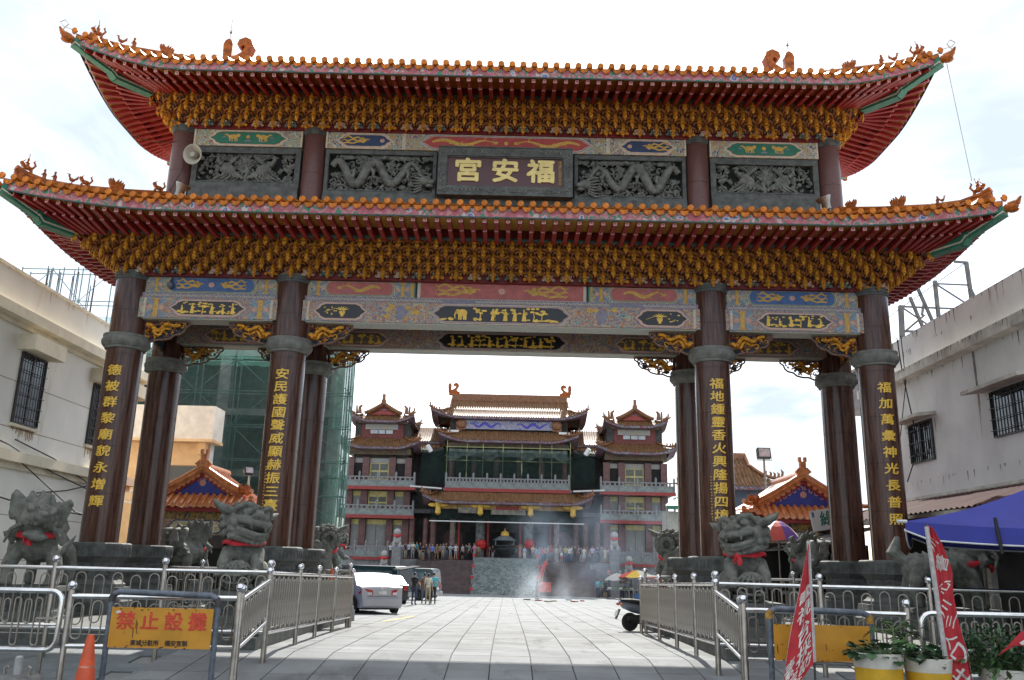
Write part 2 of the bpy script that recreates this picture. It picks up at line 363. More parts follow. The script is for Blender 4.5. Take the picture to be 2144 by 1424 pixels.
def fig_beast():
    m = MB(); m.ell((0, .05, .2), (.1, .22, .12), 8, 5); m.ell((0, -.2, .34), (.09, .11, .1), 8, 5); m.tube([(0, -.12, .22), (0, -.2, .32)], [.1, .08], 6)
    for x in (-.06, .06):
        m.tube([(x, -.12, .15), (x, -.16, 0)], .04, 5); m.tube([(x, .18, .15), (x, .2, 0)], .045, 5); m.tube([(x, -.18, .42), (x * 1.6, -.12, .52)], [.025, .008], 4)
    m.tube([(0, .24, .24), (0, .34, .4), (0, .26, .55), (0, .33, .64)], [.05, .05, .04, .01], 6); return m
def fig_rider():
    m = fig_beast(); o = fig_man(); m.merge(o, T(0, .02, .24) @ Matrix.Scale(.75, 4)); 
    m.tube([(.1, .02, .45), (.16, -.02, .8)], .015, 4); m.tube([(-.1, .02, .45), (-.18, .06, .72)], .015, 4); return m
def fig_flame():
    m = MB()
    for i in range(7):
        a = -1.1 + i * .37; x = sin(a) * .28; h = .24 + .2 * cos(a)
        m.tube([(0, x * .6, 0), (0, x, h * .55), (0, x + .08 * (1 if x >= 0 else -1), h)], [.09, .08, .02], 5)
    m.ell((0, -.2, .2), (.11, .14, .12), 7, 5); return m
FIGS = {}
for k, fn in dict(bird=fig_bird, man=fig_man, beast=fig_beast, rider=fig_rider, flame=fig_flame).items():
    FIGS[k] = fn().mesh('ridge_figure', [ORANGE_F], True)
def chiwen_mesh(s=1.0):
    """fish-tailed ridge-end dragon, profile in x,z"""
    pl = [(-.55, 0), (.5, 0), (.55, .35), (.3, .42), (.22, .62), (.38, .8), (.46, 1.02), (.38, 1.2), (.15, 1.3), (-.08, 1.2), (-.14, 1.02), (-.02, .92), (.1, 1.0), (.16, .9), (.04, .72), (-.14, .6), (-.3, .55), (-.55, .5)]
    m = MB(); m.prism([(x * s, z * s) for x, z in pl], -.14 * s, .14 * s)
    m.prism([(x * s, z * s) for x, z in [(-.62, .3), (-.34, .3), (-.3, 1.05), (-.36, 1.2), (-.48, 1.26), (-.6, 1.18), (-.66, 1.05)]], -.11 * s, .11 * s)
    m.ell((-.3 * s, -.15 * s, .38 * s), (.09 * s, .05 * s, .09 * s), 7, 4); return m
CHI = chiwen_mesh().mesh('ridge_end_dragon', [ORANGE_F], 30)

# ------------------------------------------------------------------ CEREMONIAL GATE
CY = 1.37
gate = thing('ceremonial_gate', 'huge two-tier ceremonial gate with orange tiled roofs, gold brackets and brown granite columns', 'gate', (0, CY, 0))
MIRY = T(0, 2 * CY, 0) @ Matrix.Diagonal((1, -1, 1, 1))
ROTB = T(0, CY, 0) @ RZ(180) @ T(0, -CY, 0)          # back side: turned about the gate's centre

# columns
def column_shaft(r, z0, z1, step, n=36):
    pr = []; z = z0
    while z < z1 - .2:
        e = min(z + step, z1); pr += [(r, z), (r, e - .012), (r - .012, e - .006), (r - .012, e), ]; z = e
    pr[-2:] = [(r, z1)]
    return MB().lathe(pr, n)
def ringb(prof, n=36): return MB().lathe(prof, n)
SH = column_shaft(.45, 1.99, 8.78, 1.18).mesh('column', [GRANITE], True)
COLLAR = ringb([(.45, 6.86), (.50, 6.87), (.51, 6.92), (.545, 6.94), (.58, 7.02), (.585, 7.12), (.56, 7.17), (.575, 7.2), (.575, 7.24), (.45, 7.26)])
for i in range(26):
    a = 2 * pi * i / 26; R = Matrix.Rotation(a, 3, 'Z'); COLLAR.ell(R @ V((.572, 0, 7.06)), (.03, .065, .085), 6, 4, 0, R)
COLLAR = COLLAR.mesh('collar', [STONE], True)
CAPM = ringb([(.45, 8.74), (.475, 8.75), (.475, 8.8), (.50, 8.82), (.50, 8.87), (.525, 8.89), (.525, 8.95), (.4, 8.955)]).mesh('capital', [STONE_D], True)
def fret(mb, M, w, h, t):
    """one square meander key, raised t"""
    b = h * .14
    for x0, x1, z0, z1 in ((-w, w, h - b, h), (-w, -w + b, -h, h - b), (-w + b, w * .45, -h, -h + b), (w * .45 - b, w * .45, -h + b, h * .35), (-w * .45, w * .45 - b, h * .35 - b, h * .35)):
        q = MB().box(x0, x1, -t, 0, z0, z1); mb.merge(q, M)
PL = MB(); o8 = pi / 8
PL.lathe([(.74, .95), (.74, 1.02), (.68, 1.06), (.62, 1.12), (.62, 1.52), (.74, 1.64), (.78, 1.66), (.78, 1.96), (.73, 1.99)], 8, rot=o8)
PL.lathe([(1.0, -.4), (1.0, .1), (.95, .16), (.95, .62), (.9, .68), (.86, .95)], 8, rot=o8)
for k in range(8):
    Mk = RZ(45 * k)
    for x in (-.2, 0, .2): fret(PL, Mk @ T(x, -.722, 1.81), .078, .1, .016)
    for q in range(16):
        x = random.uniform(-.17, .17); z = random.uniform(1.17, 1.47); rr = random.uniform(.035, .07)
        PL.merge(MB().tube([(x + rr * cos(t) * (1 - t / 9), -.578, z + rr * sin(t) * (1 - t / 9)) for t in [0, 1.1, 2.2, 3.3, 4.4, 5.5, 6.6]], .016, 4), Mk)
PLM = PL.mesh('plinth', [STONE_D])
TXT = {-9.8: ('德被群黎廟貌永增輝', .36, 0), -5.53: ('安民護國聲威顯赫振三臺', .40, 0), 5.53: ('福地鍾靈香火興隆揚四境', .40, 0), 9.8: ('福加萬彙神光長普照', .36, 0)}
def wrap(mb, r, sink=.012):
    """bend upright lettering (facing -Y) round a column of radius r"""
    for v in mb.v:
        a = v.x / r; rr = r + sink - v.y - .002; v.x = rr * sin(a); v.y = -rr * cos(a)
    return mb
first = None; cols = []
for X in (-9.8, -5.53, 5.53, 9.8):
    for Y in (0, 2 * CY):
        if first is None:
            c = first = link('column', SH, gate, T(X, Y, 0))
            for nm, me in (('collar', COLLAR), ('capital', CAPM), ('plinth', PLM)): link(nm, me, c, T(X, Y, 0))
        else:
            c = copy_tree(first, T(X, Y, 0), gate)
        cols.append((X, Y, c))
for X, Y, c in cols:
    if Y: continue
    s, sz, _ = TXT[X]; n = len(s); z0, z1 = 6.24, 2.95
    for i, ch in enumerate(s):
        z = z0 + (z1 - z0) * i / (n - 1); sx = (.92 if n > 9 else 1.02)
        m = MB().merge(text_mb(ch, sz * .98, .010, .0055, 3), Matrix.Diagonal((sx, 1, (.74 if n > 9 else .82), 1)) @ UPR); 
        for v in m.v: v.x += .10 * v.z * (1 if i % 2 else .5)          # brush slant
        ob('inscription_character', wrap(m, .45), [GOLD_F], c, T(X, Y, z))
    if abs(X) < 6:
        m = MB()                                                   # tiny dedication, strokes too small to read
        for off in ((-.2,) if X < 0 else (-.23, -.15)):
            z = 3.9
            while z > 2.8:
                for q in range(3): m.box(off + random.uniform(-.02, .0), off + random.uniform(.005, .02), -.006, 0, z + random.uniform(-.02, .0), z + random.uniform(.003, .02))
                z -= .075
        ob('small_inscription', wrap(m, .45), [GOLD_M], c, T(X, Y, 0))
UPX, UPY = (-9.2, -5.45, 5.45, 9.2), .6
SH2 = column_shaft(.33, 11.0, 13.5, 1.2).mesh('upper_column', [GRANITE_UP], True)
CAP2 = ringb([(.33, 13.38), (.355, 13.39), (.355, 13.44), (.38, 13.46), (.38, 13.52), (.40, 13.54), (.40, 13.58), (.3, 13.585)]).mesh('capital', [STONE_D], True)
for X in UPX:
    for Y in (UPY, 2 * CY - UPY):
        c = link('upper_column', SH2, gate, T(X, Y, 0)); link('capital', CAP2, c, T(X, Y, 0))

# painted beams ------------------------------------------------------
def cart_poly(w, h, tip, kind):
    if kind == 'round':
        r = h / 2; P = []
        for i in range(9): a = -pi / 2 + pi * i / 8; P.append((w / 2 - r * .8 + r * .8 * cos(a), r * sin(a)))
        for i in range(9): a = pi / 2 + pi * i / 8; P.append((-w / 2 + r * .8 + r * .8 * cos(a), r * sin(a)))
        return P
    if kind == 'rect': return [(-w / 2, -h / 2), (w / 2, -h / 2), (w / 2, h / 2), (-w / 2, h / 2)]
    return [(-w / 2, 0), (-w / 2 + tip * .45, -h * .22), (-w / 2 + tip * .55, -h * .36), (-w / 2 + tip, -h / 2), (w / 2 - tip, -h / 2), (w / 2 - tip * .55, -h * .36), (w / 2 - tip * .45, -h * .22),
            (w / 2, 0), (w / 2 - tip * .45, h * .22), (w / 2 - tip * .55, h * .36), (w / 2 - tip, h / 2), (-w / 2 + tip, h / 2), (-w / 2 + tip * .55, h * .36), (-w / 2 + tip * .45, h * .22)]
def m_phoenix(m, x, z, s, fl, y, rnd, st=1.0):
    P = lambda l: [(x + fl * a * s * st, z + b * s) for a, b in l]
    m.disc(x, z, .26 * s * st, .15 * s, y, 10); m.disc(x - fl * .02 * s, z + .16 * s, .17 * s, .1 * s, y - .001, 8, 0, .4); m.disc(x + fl * .02 * s, z - .15 * s, .16 * s, .08 * s, y - .001, 8)
    m.strip(P([(.12, .03), (.26, .12), (.34, .06), (.42, .1)]), [.13 * s, .08 * s, .09 * s, .02 * s], y - .002)
    for k, b in enumerate((.30, .02, -.28)):
        g = (-1) ** k
        m.strip(P([(-.05, b * .3), (-.3, b * .7 + .07 * g), (-.6, b * .75 - .07 * g), (-.9, b + .09 * g), (-1.15, b * .8 - .05 * g), (-1.28, b * .8 + .08 * g)]), [.10 * s, .15 * s, .12 * s, .15 * s, .10 * s, .03 * s], y - .001 - .0004 * k)
def m_dragon(m, x, z, s, fl, y, rnd, st=1.0):
    pts = [(x + fl * (t - .5) * 2.3 * s * st, z + .22 * s * sin(t * 9.5)) for t in [i / 16 for i in range(17)]]
    m.strip(pts, [s * (.07 + .25 * sin(pi * min(1, i / 16 + .12))) for i in range(17)], y)
    m.disc(pts[-1][0], pts[-1][1] + .04 * s, .19 * s, .14 * s, y - .001, 8)
    for i in (4, 7, 10, 13):
        px, pz = pts[i]; m.strip([(px, pz), (px + .12 * s, pz + (.25 if i % 2 else -.25) * s), (px + .27 * s, pz + (.3 if i % 2 else -.3) * s)], [.1 * s, .08 * s, .04 * s], y - .001)
    for k in range(3): m.strip([(pts[-1][0], pts[-1][1]), (pts[-1][0] - fl * .2 * s, pts[-1][1] + (.15 - k * .1) * s), (pts[-1][0] - fl * .38 * s, pts[-1][1] + (.26 - k * .2) * s)], [.05 * s, .04 * s, .01 * s], y - .002)
def m_cloud(m, x, z, s, y):
    for k in range(4): m.disc(x + (k - 1.5) * .14 * s, z + (.05 if k in (1, 2) else -.02) * s, .11 * s, .085 * s, y - .0005 * k, 7)
def m_person(m, x, z, s, y):
    m.strip([(x, z - .5 * s), (x + .02 * s, z - .1 * s), (x, z + .22 * s)], [.36 * s, .26 * s, .17 * s], y); m.disc(x, z + .34 * s, .085 * s, .11 * s, y - .001, 8)
    m.strip([(x, z + .15 * s), (x + .2 * s, z + .02 * s), (x + .28 * s, z + .1 * s)], [.1 * s, .08 * s, .05 * s], y - .001)
def m_tree(m, x, z, s, y, rnd):
    m.strip([(x, z - .5 * s), (x + .06 * s, z - .1 * s), (x - .03 * s, z + .25 * s)], [.1 * s, .07 * s, .04 * s], y)
    for k in range(7): m.disc(x + rnd.uniform(-.38, .38) * s, z + rnd.uniform(.05, .48) * s, .15 * s, .08 * s, y - .0005 * k, 7)
def m_rocks(m, x, z, s, y, rnd):
    for k in range(4): m.disc(x + rnd.uniform(-.4, .4) * s, z - .42 * s + rnd.uniform(0, .1) * s, rnd.uniform(.1, .2) * s, rnd.uniform(.04, .1) * s, y - .0005 * k, 6, 0, rnd.random())
def m_elephant(m, x, z, s, y):
    m.disc(x, z + .08 * s, .36 * s, .27 * s, y, 12); m.disc(x - .33 * s, z + .16 * s, .17 * s, .19 * s, y - .001, 10)
    for q in (-.24, -.1, .12, .25): m.strip([(x + q * s, z), (x + q * s, z - .45 * s)], .12 * s, y - .001)
    m.strip([(x - .45 * s, z + .18 * s), (x - .55 * s, z - .1 * s), (x - .52 * s, z - .38 * s)], [.12 * s, .09 * s, .05 * s], y - .001)
def m_vase(m, x, z, s, y):
    m.strip([(x, z - .45 * s), (x, z - .38 * s), (x, z - .2 * s), (x, z - .05 * s), (x, z + .02 * s)], [.26 * s, .16 * s, .42 * s, .5 * s, .3 * s], y)
    for k in range(6): a = .5 + k * .42; m.strip([(x, z), (x + .3 * s * cos(a), z + .28 * s * sin(a)), (x + .62 * s * cos(a), z + .42 * s * sin(a))], [.05 * s, .09 * s, .02 * s], y - .001)
def m_peony(m, x, z, s, y):
    for k in range(7): a = k * 2 * pi / 7; m.disc(x + .13 * s * cos(a), z + .11 * s * sin(a), .1 * s, .09 * s, y - .0004 * k, 7)
def cartouche(par, X, Z, w, h, y, field, kind, tip, rims, motif, seed=0):
    rnd = random.Random(seed); m = MB(); k = len(rims)
    for i, (mt, d) in enumerate(rims): m.prism([(X + a, Z + b) for a, b in cart_poly(w + 2 * d, h + 1.5 * d, tip + d * .4, kind)], y - .006 * (i + 1), y, i)
    yf = y - .006 * (k + 1); m.prism([(X + a, Z + b) for a, b in cart_poly(w, h, tip, kind)], yf, y, k)
    c = ob('cartouche', m, [r[0] for r in rims] + [field], par)
    g = MB(); gs = {}; c2 = MB(); yy = yf - .004
    if motif == 'phoenix':
        for s_ in (-1, 1): gs[s_ > 0] = MB(); m_phoenix(gs[s_ > 0], X + s_ * w * (.20 if kind == 'rect' else .17), Z, h * 1.05, -s_, yy, rnd, 1.55 if kind == 'rect' else 1.15)
        m_peony(c2, X, Z, h * 1.0, yy)
    elif motif == 'dragon':
        for s_ in (-1, 1): gs[s_ > 0] = MB(); m_dragon(gs[s_ > 0], X + s_ * w * .25, Z, h * .95, -s_, yy, rnd, w * .38 / (2.3 * h * .95))
        g.disc(X, Z, h * .16, h * .16, yy, 12)
        for q in range(9): m_cloud(c2, X + rnd.uniform(-.44, .44) * w, Z + rnd.choice((-.36, -.3, .34)) * h, h * .42, yy - .003)
    elif motif == 'dragon1':
        m_dragon(g, X, Z, h * .9, 1 if seed % 2 else -1, yy, rnd, w * .62 / (2.3 * h * .9))
        for q in range(3): m_cloud(c2, X + rnd.uniform(-.36, .36) * w, Z + rnd.choice((-.28, .28)) * h, h * .45, yy - .003)
    elif motif == 'phoenix1':
        m_phoenix(g, X + (.04 if seed % 2 else -.04) * w, Z, h * 1.05, -1 if seed % 2 else 1, yy, rnd, 1.3); m_peony(c2, X + (-.34 if seed % 2 else .34) * w, Z, h * .9, yy)
    elif motif == 'qilin':
        for s_ in (-1, 1):
            g = gs[s_ > 0] = MB(); bx = X + s_ * w * .2; g.disc(bx, Z + h * .08, h * .42, h * .2, yy, 9); g.disc(bx - s_ * h * .42, Z + h * .2, h * .17, h * .16, yy - .001, 8)
            for q in (-.3, -.12, .15, .3): g.strip([(bx + q * h, Z), (bx + q * h + .06 * h, Z - .34 * h)], .1 * h, yy - .001)
            g.strip([(bx + s_ * .35 * h, Z + .1 * h), (bx + s_ * .6 * h, Z + .3 * h), (bx + s_ * .78 * h, Z + .2 * h)], [.14 * h, .12 * h, .03 * h], yy - .001)
            m_cloud(c2, bx + s_ * h * .75, Z + .02 * h, h * .5, yy - .003); m_cloud(c2, bx, Z - .36 * h, h * .5, yy - .003)
        g = MB(); g.disc(X, Z + .08 * h, h * .17, h * .17, yy, 12); m_cloud(c2, X, Z - .3 * h, h * .8, yy - .003)
    elif motif == 'scene':
        n = max(5, int(w / h * 1.3))
        for i in range(n):
            px = X - w * .42 + w * .84 * (i + .5) / n; t = (i + seed) % 4
            if t == 0: m_tree(g, px, Z, h * .9, yy, rnd)
            elif t in (1, 3): m_person(g, px + rnd.uniform(-.05, .05), Z + rnd.uniform(-.04, .02) * h, h * .82, yy)
            else: m_rocks(g, px, Z, h, yy, rnd); m_person(g, px, Z - .08 * h, h * .6, yy)
            m_rocks(g, px, Z + .02 * h, h * .8, yy - .002, rnd)
            for q in range(3): g.disc(px + rnd.uniform(-.3, .3) * h, Z + rnd.uniform(.1, .42) * h, .11 * h, .05 * h, yy - .0008 * (q + 1), 6, 0, rnd.random())
    elif motif == 'elephant':
        m_elephant(g, X - w * .29, Z, h * .9, yy); m_tree(g, X - w * .16, Z, h * .9, yy, rnd); m_tree(g, X + w * .3, Z, h * .7, yy, rnd)
        for q in (-.06, .03, .1, .17): m_person(g, X + q * w, Z, h * .85, yy)
        for q in (-.4, -.2, .24, .34, .4): m_rocks(g, X + q * w, Z, h, yy, rnd)
        for q in range(16): g.disc(X + rnd.uniform(-.2, .44) * w, Z + rnd.uniform(.02, .42) * h, .12 * h, .055 * h, yy - .0006 * (q + 1), 6, 0, rnd.random())
        m_tree(g, X + w * .24, Z, h * .9, yy, rnd); m_tree(g, X - w * .05, Z, h * .8, yy, rnd)
    elif motif == 'vase':
        m_vase(g, X + (.04 if seed % 2 else -.05) * w, Z, h * .85, yy)
        for k in range(9): g.disc(X + (-.2 if seed % 2 else .24) * w + rnd.uniform(-.12, .12) * w, Z + rnd.uniform(-.3, .35) * h, .06 * h, .05 * h, yy - .0004 * k, 6)
        g.strip([(X - .32 * w, Z - .1 * h), (X - .1 * w, Z + .2 * h), (X + .1 * w, Z + .1 * h)], .03 * h, yy)
    mats = {'scene': GOLD_F, 'elephant': GOLD_F, 'vase': GOLD_F}.get(motif, GOLD_M)
    for gg in gs.values(): ob('gilded_creature', gg, [mats], c)
    if g.v: ob('gilded_figures', g, [mats], c)
    if c2.v: ob('painted_clouds', c2, [SALMON if 'phoenix' in motif else LAV], c)
def bracketed_end(par, x, z, h, w, y, mi):
    m = MB()
    for s_ in (-1, 1):
        for t_ in (-1, 1): m.strip([(x + s_ * w * .5, z + t_ * h * .48), (x + s_ * w * .3, z + t_ * h * .3), (x + s_ * w * .12, z + t_ * h * .16), (x, z + t_ * h * .12)], [w * .3, w * .22, w * .16, w * .1], y + .002, 4)
    for s_ in (-1, 1):
        m.strip([(x - w / 2, z + s_ * h * .45), (x - w * .1, z + s_ * h * .2), (x, z)], [.03, .06, .05], y, mi); m.strip([(x + w / 2, z + s_ * h * .45), (x + w * .1, z + s_ * h * .2), (x, z)], [.03, .06, .05], y, mi)
    m.strip([(x, z - h * .5), (x, z + h * .5)], w * .24, y - .002, mi + 1); m.disc(x - w * .3, z, w * .14, h * .14, y - .001, 6, mi + 2); m.disc(x + w * .3, z, w * .14, h * .14, y - .001, 6, mi + 2)
    ob('painted_end_pattern', m, [LAV, GOLD_M, SALMON, GREEN, pm('pale_blue_scroll_paint', (.22, .34, .42), .6)], par)
R_A = [(CREAM, .075), (SALMON, .05), (LAV, .025)]
R_B = [(CREAM, .05), (GREEN, .03), (CREAM, .012)]
R_C = [(LAV, .10), (SALMON, .07), (CREAM, .04), (SALMON, .018)]
R_D = [(CREAM, .09), (LAV, .06), (SALMON, .04), (LAV, .015)]
def front_beams():
    for (x0, x1, kind) in ((-9.37, -5.96, 's'), (-5.1, 5.1, 'c'), (5.96, 9.37, 's')):
        sd = 1 if x0 > 0 else 2
        b = ob('upper_beam', MB().box(x0 - .1, x1 + .1, -.2, .2, 8.41, 8.9), [SCROLL], gate); W = x1 - x0; X = (x0 + x1) / 2
        e = MB()
        if kind == 's':
            cartouche(b, X, 8.655, W * .66, .36, -.2, BLUE, 'round', .2, R_B, 'phoenix', sd)
            for s_ in (-1, 1): bracketed_end(b, X + s_ * W * .425, 8.655, .42, .34, -.205, 0)
        else:
            cartouche(b, X, 8.655, 4.3, .44, -.2, PFIELD, 'rect', .2, [(NAVY, .12), (CREAM, .08)], 'phoenix', 3)
            for s_ in (-1, 1):
                cartouche(b, s_ * 3.75, 8.655, 1.75, .34, -.2, PFIELD, 'round', .2, R_B, 'dragon1', 4 + (s_ > 0))
                for xx in (2.62, 4.85): bracketed_end(b, s_ * xx, 8.655, .42, .36, -.205, 0)
                ob('painted_stripe', MB().strip([(s_ * 2.28, 8.43), (s_ * 2.28, 8.88)], .06, -.206), [GREEN], b); ob('painted_stripe', MB().strip([(s_ * 2.37, 8.43), (s_ * 2.37, 8.88)], .05, -.207), [GOLD_M], b)
        b2 = ob('lower_beam', MB().box(x0 - .1, x1 + .1, -.3, .3, 7.72, 8.27), [SCROLL2], gate)
        ob('moulding', MB().box(x0 - .1, x1 + .1, -.26, .26, 8.272, 8.408), [LAV], b2)
        e = MB(); n = int(W / .055)
        for i in range(n):
            if (i // 16) % 5 == 4: continue
            xx = x0 + (i + .5) * W / n; e.strip([(xx - .03, 8.3 + .02 * (i % 3)), (xx, 8.38 - .03 * (i % 2)), (xx + .03, 8.3)], .022, -.264)
        ob('painted_lace', e, [CREAM], b2)
        ob('beam_soffit', MB().box(x0, x1, -.27, .27, 7.69, 7.717), [painted('pale_soffit', [(.34, .36, .30), (.42, .44, .36), (.36, .38, .34), (.48, .40, .32), (.38, .42, .36)], 2.2, 1.5)], b2)
        ob('dentil_edge', MB().box(x0 + .02, x0 + .08, -.312, -.3, 7.74, 8.25).box(x1 - .08, x1 - .02, -.312, -.3, 7.74, 8.25), [CREAM], b2)
        if kind == 's':
            for s_ in (-1, 1): bracketed_end(b2, X + s_ * W * .40, 7.99, .5, .5, -.305, 0)
        if kind == 's': cartouche(b2, X, 7.99, W * .56, .36, -.3, BLACK, 'oct', .3, R_C, 'scene', sd)
        else:
            cartouche(b2, X, 7.99, 3.5, .40, -.3, BLACK, 'oct', .28, R_D, 'elephant', 3)
            for s_ in (-1, 1):
                cartouche(b2, s_ * 4.2, 7.99, 1.3, .38, -.3, BLACK, 'oct', .26, R_C, 'vase', 3 + (s_ > 0))
                e = MB(); xx = s_ * 2.62
                for q in range(8): e.disc(xx + random.uniform(-.42, .42), 7.99 + random.uniform(-.2, .2), .09, .06, -.304 - .0005 * q, 7, 0)
                e.disc(xx, 8.0, .16, .2, -.31, 10, 1); e.disc(xx + .02, 7.94, .1, .1, -.312, 8, 1)
                ob('painted_vase', e, [GOLD_M, LAV], b2)
front_beams()
def rear_beams():      # the back row, seen from inside the gate: same timbers, duller panels
    for (x0, x1) in ((-9.37, -5.96), (-5.1, 5.1), (5.96, 9.37)):
        Y = 2 * CY; W = x1 - x0; X = (x0 + x1) / 2
        ob('upper_beam', MB().box(x0 - .1, x1 + .1, Y - .2, Y + .2, 8.41, 8.9), [SCROLL], gate)
        b2 = ob('lower_beam', MB().box(x0 - .1, x1 + .1, Y - .3, Y + .3, 7.72, 8.27), [SCROLL2], gate)
        ob('beam_soffit', MB().box(x0, x1, Y - .27, Y + .27, 7.69, 7.717), [MATS['pale_soffit']], b2)
        if W < 5: cartouche(b2, X, 7.97, W * .56, .36, Y - .3, pm('dull_panel', (.16, .12, .10), .6), 'oct', .3, R_C, 'scene', 8)
        else:
            cartouche(b2, X, 7.97, 3.7, .40, Y - .3, BLACK, 'oct', .28, R_D, 'scene', 9)
            for s_ in (-1, 1): cartouche(b2, s_ * 4.1, 7.97, 1.5, .36, Y - .3, MATS['dull_panel'], 'oct', .26, R_C, 'scene', 10)
        ob('moulding', MB().box(x0 - .1, x1 + .1, Y - .26, Y + .26, 8.272, 8.408), [RED_D], b2)
rear_beams()
ob('ceiling', MB().box(-10.2, 10.2, .25, 2 * CY - .25, 8.45, 8.6), [CEILP], gate)
for X in (-9.8, -5.53, 5.53, 9.8):
    ob('tie_beam', MB().box(X - .22, X + .22, .4, 2 * CY - .4, 7.85, 8.44), [pm('dark_red_beam', (.09, .03, .028), .55, var=.4, scale=6)], gate)

# carved corner braces under the beams
def brace_mesh(seed, plate, w=1.15, h=.56):
    rnd = random.Random(seed); m = MB(); ol = []
    n = 10
    for i in range(n + 1):
        t = i / n * pi / 2; ol.append((.02 + w * cos(t) * (1 + .03 * sin(t * 14)), -h * sin(t) * (1 + .05 * sin(t * 14))))
    if plate: m.prism([(x * .96, z * .96) for x, z in ol] + [(.02, -h * .95), (.02, -.02)], .05, .08, 2)
    ins = lambda x, z: (x / w) ** 2 + (z / h) ** 2 < .92
    m.tube([(x, 0, z) for x, z in ol], .028, 5, 3); m.tube([(0, 0, -.02), (w, 0, -.02)], .03, 5, 3); m.tube([(.03, 0, 0), (.03, 0, -h * .95)], .035, 5, 3)
    pts = []
    for i in range(16):
        t = i / 15; x = .12 + t * w * .72; pts.append((x, -.06 + .02 * sin(t * 20), -h * (.42 - .25 * t) + .15 * h * sin(t * 11 + seed) * (1.3 - t)))
    m.tube(pts, [.06 - .02 * i / 15 for i in range(16)], 7, 0); m.tube([(x * .8 + .1, y - .02, z - .13) for x, y, z in pts[2:12]], [.045 - .003 * i for i in range(10)], 6, 0); m.ell(pts[0], (.09, .07, .085), 8, 5, 0); m.ell((pts[0][0] - .03, -.1, pts[0][2] - .05), (.05, .05, .05), 6, 4, 1)
    for k in range(110):
        x = rnd.uniform(.06, w * .95); z = rnd.uniform(-h, -.03)
        if not ins(x, z - .03): continue
        rr = rnd.uniform(.03, .065); a = rnd.uniform(0, 6)
        m.tube([(x + rr * cos(a + t) * (1 - t / 8), rnd.uniform(-.04, .02), z + rr * sin(a + t) * (1 - t / 8)) for t in (0, .9, 1.8, 2.7, 3.6, 4.5)], [.022, .022, .02, .018, .014, .008], 5, rnd.choice((0, 0, 0, 1, 2, 3, 3)))
    for k in range(10):
        x = rnd.uniform(.1, w * .8); z = rnd.uniform(-h * .8, -.08)
        if ins(x, z - .06): m.ell((x, .04, z), (.1, .025, .06), 6, 4, 2)
    return m.mesh('carved_brace', [GOLD, pm('carved_dull_red', (.20, .04, .03), .6), pm('carved_blue_black', (.03, .04, .05), .6, var=.4, scale=12), pm('carved_rose_brown', (.20, .11, .08), .6, var=.4, scale=12)], True)
BR = [brace_mesh(1, True), brace_mesh(4, True), brace_mesh(1, False), brace_mesh(4, False)]
for Y in (-.02, 2 * CY):
    for i, (X, s_) in enumerate(((-9.37, 1), (-5.97, -1), (-5.09, 1), (5.09, -1), (5.97, 1), (9.37, -1))):
        link('carved_brace', BR[(i in (1, 2, 3, 4)) + (2 if Y > 1 else 0)], gate, T(X, Y, 7.69) @ Matrix.Diagonal((s_, 1, 1, 1)))
for X in (-9.8, 9.8, -5.53, 5.53):
    for Y, s_ in ((.47, 1), (2 * CY - .47, -1)):
        link('carved_brace', BR[0], gate, T(X, Y, 7.85) @ RZ(90 * s_) @ Matrix.Scale(.75, 4))
# bracket tiers ------------------------------------------------------
DOU = pm('dull_rose_block', (.42, .085, .075), .55, var=.3, scale=14)
BGREEN = pm('blue_green_cap', (.05, .12, .12), .55, var=.4, scale=14)
def bracket_unit(m, y, z, s):
    """one tier: a gilded nose in front of a pair of spread wings, on a rose block"""
    m.tube([(0, y + .1, z + .19 * s), (0, y - .03, z + .16 * s), (0, y - .075, z + .05 * s), (0, y - .08, z - .07 * s)], [.05, .06, .052, .062], 6, 0)
    m.ell((0, y - .08, z - .13 * s), (.066, .06, .07), 6, 4, 0); m.ell((0, y - .08, z - .21 * s), (.028, .028, .045), 5, 4, 0)
    m.box(-.03, .03, y - .12, y - .06, z + .02 * s, z + .05 * s, 1)
    for q in (-1, 1):
        m.tube([(q * .03, y + .01, z + .11 * s), (q * .12, y + .02, z + .125 * s), (q * .195, y + .03, z + .07 * s), (q * .205, y + .03, z - .015 * s)], [.05, .048, .036, .012], 6, 3)
        m.tube([(q * .05, y + .04, z + .03 * s), (q * .12, y + .04, z + .02 * s), (q * .14, y + .04, z - .06 * s)], [.035, .035, .012], 5, 3)
        m.ell((q * .2, y + .07, z + .03 * s), (.03, .03, .03), 5, 4, 1)
    m.lathe([(.06, -.06), (.105, .0), (.105, .045)], 6, (0, y + .09, z + .215 * s), 1); m.lathe([(.065, 0), (.03, .06)], 6, (0, y + .09, z + .262 * s), 2)
def bracket_set(rows, n, p, h, s):
    m = MB()
    for k in rows: bracket_unit(m, -p * (k + .7) / n, h * (k + .35) / n, s)
    k0, k1 = min(rows), max(rows); m.beam((0, -p * (k0 + .7) / n + .14, h * (k0 + .35) / n + .02), (0, -p * (k1 + .7) / n + .09, h * (k1 + .35) / n + .16), .05, .10, 3)
    return m.mesh('bracket_set', [GOLD, DOU, BGREEN, pm('dark_gilt', (.34, .115, .014), .5, var=.4, scale=14)], 45)
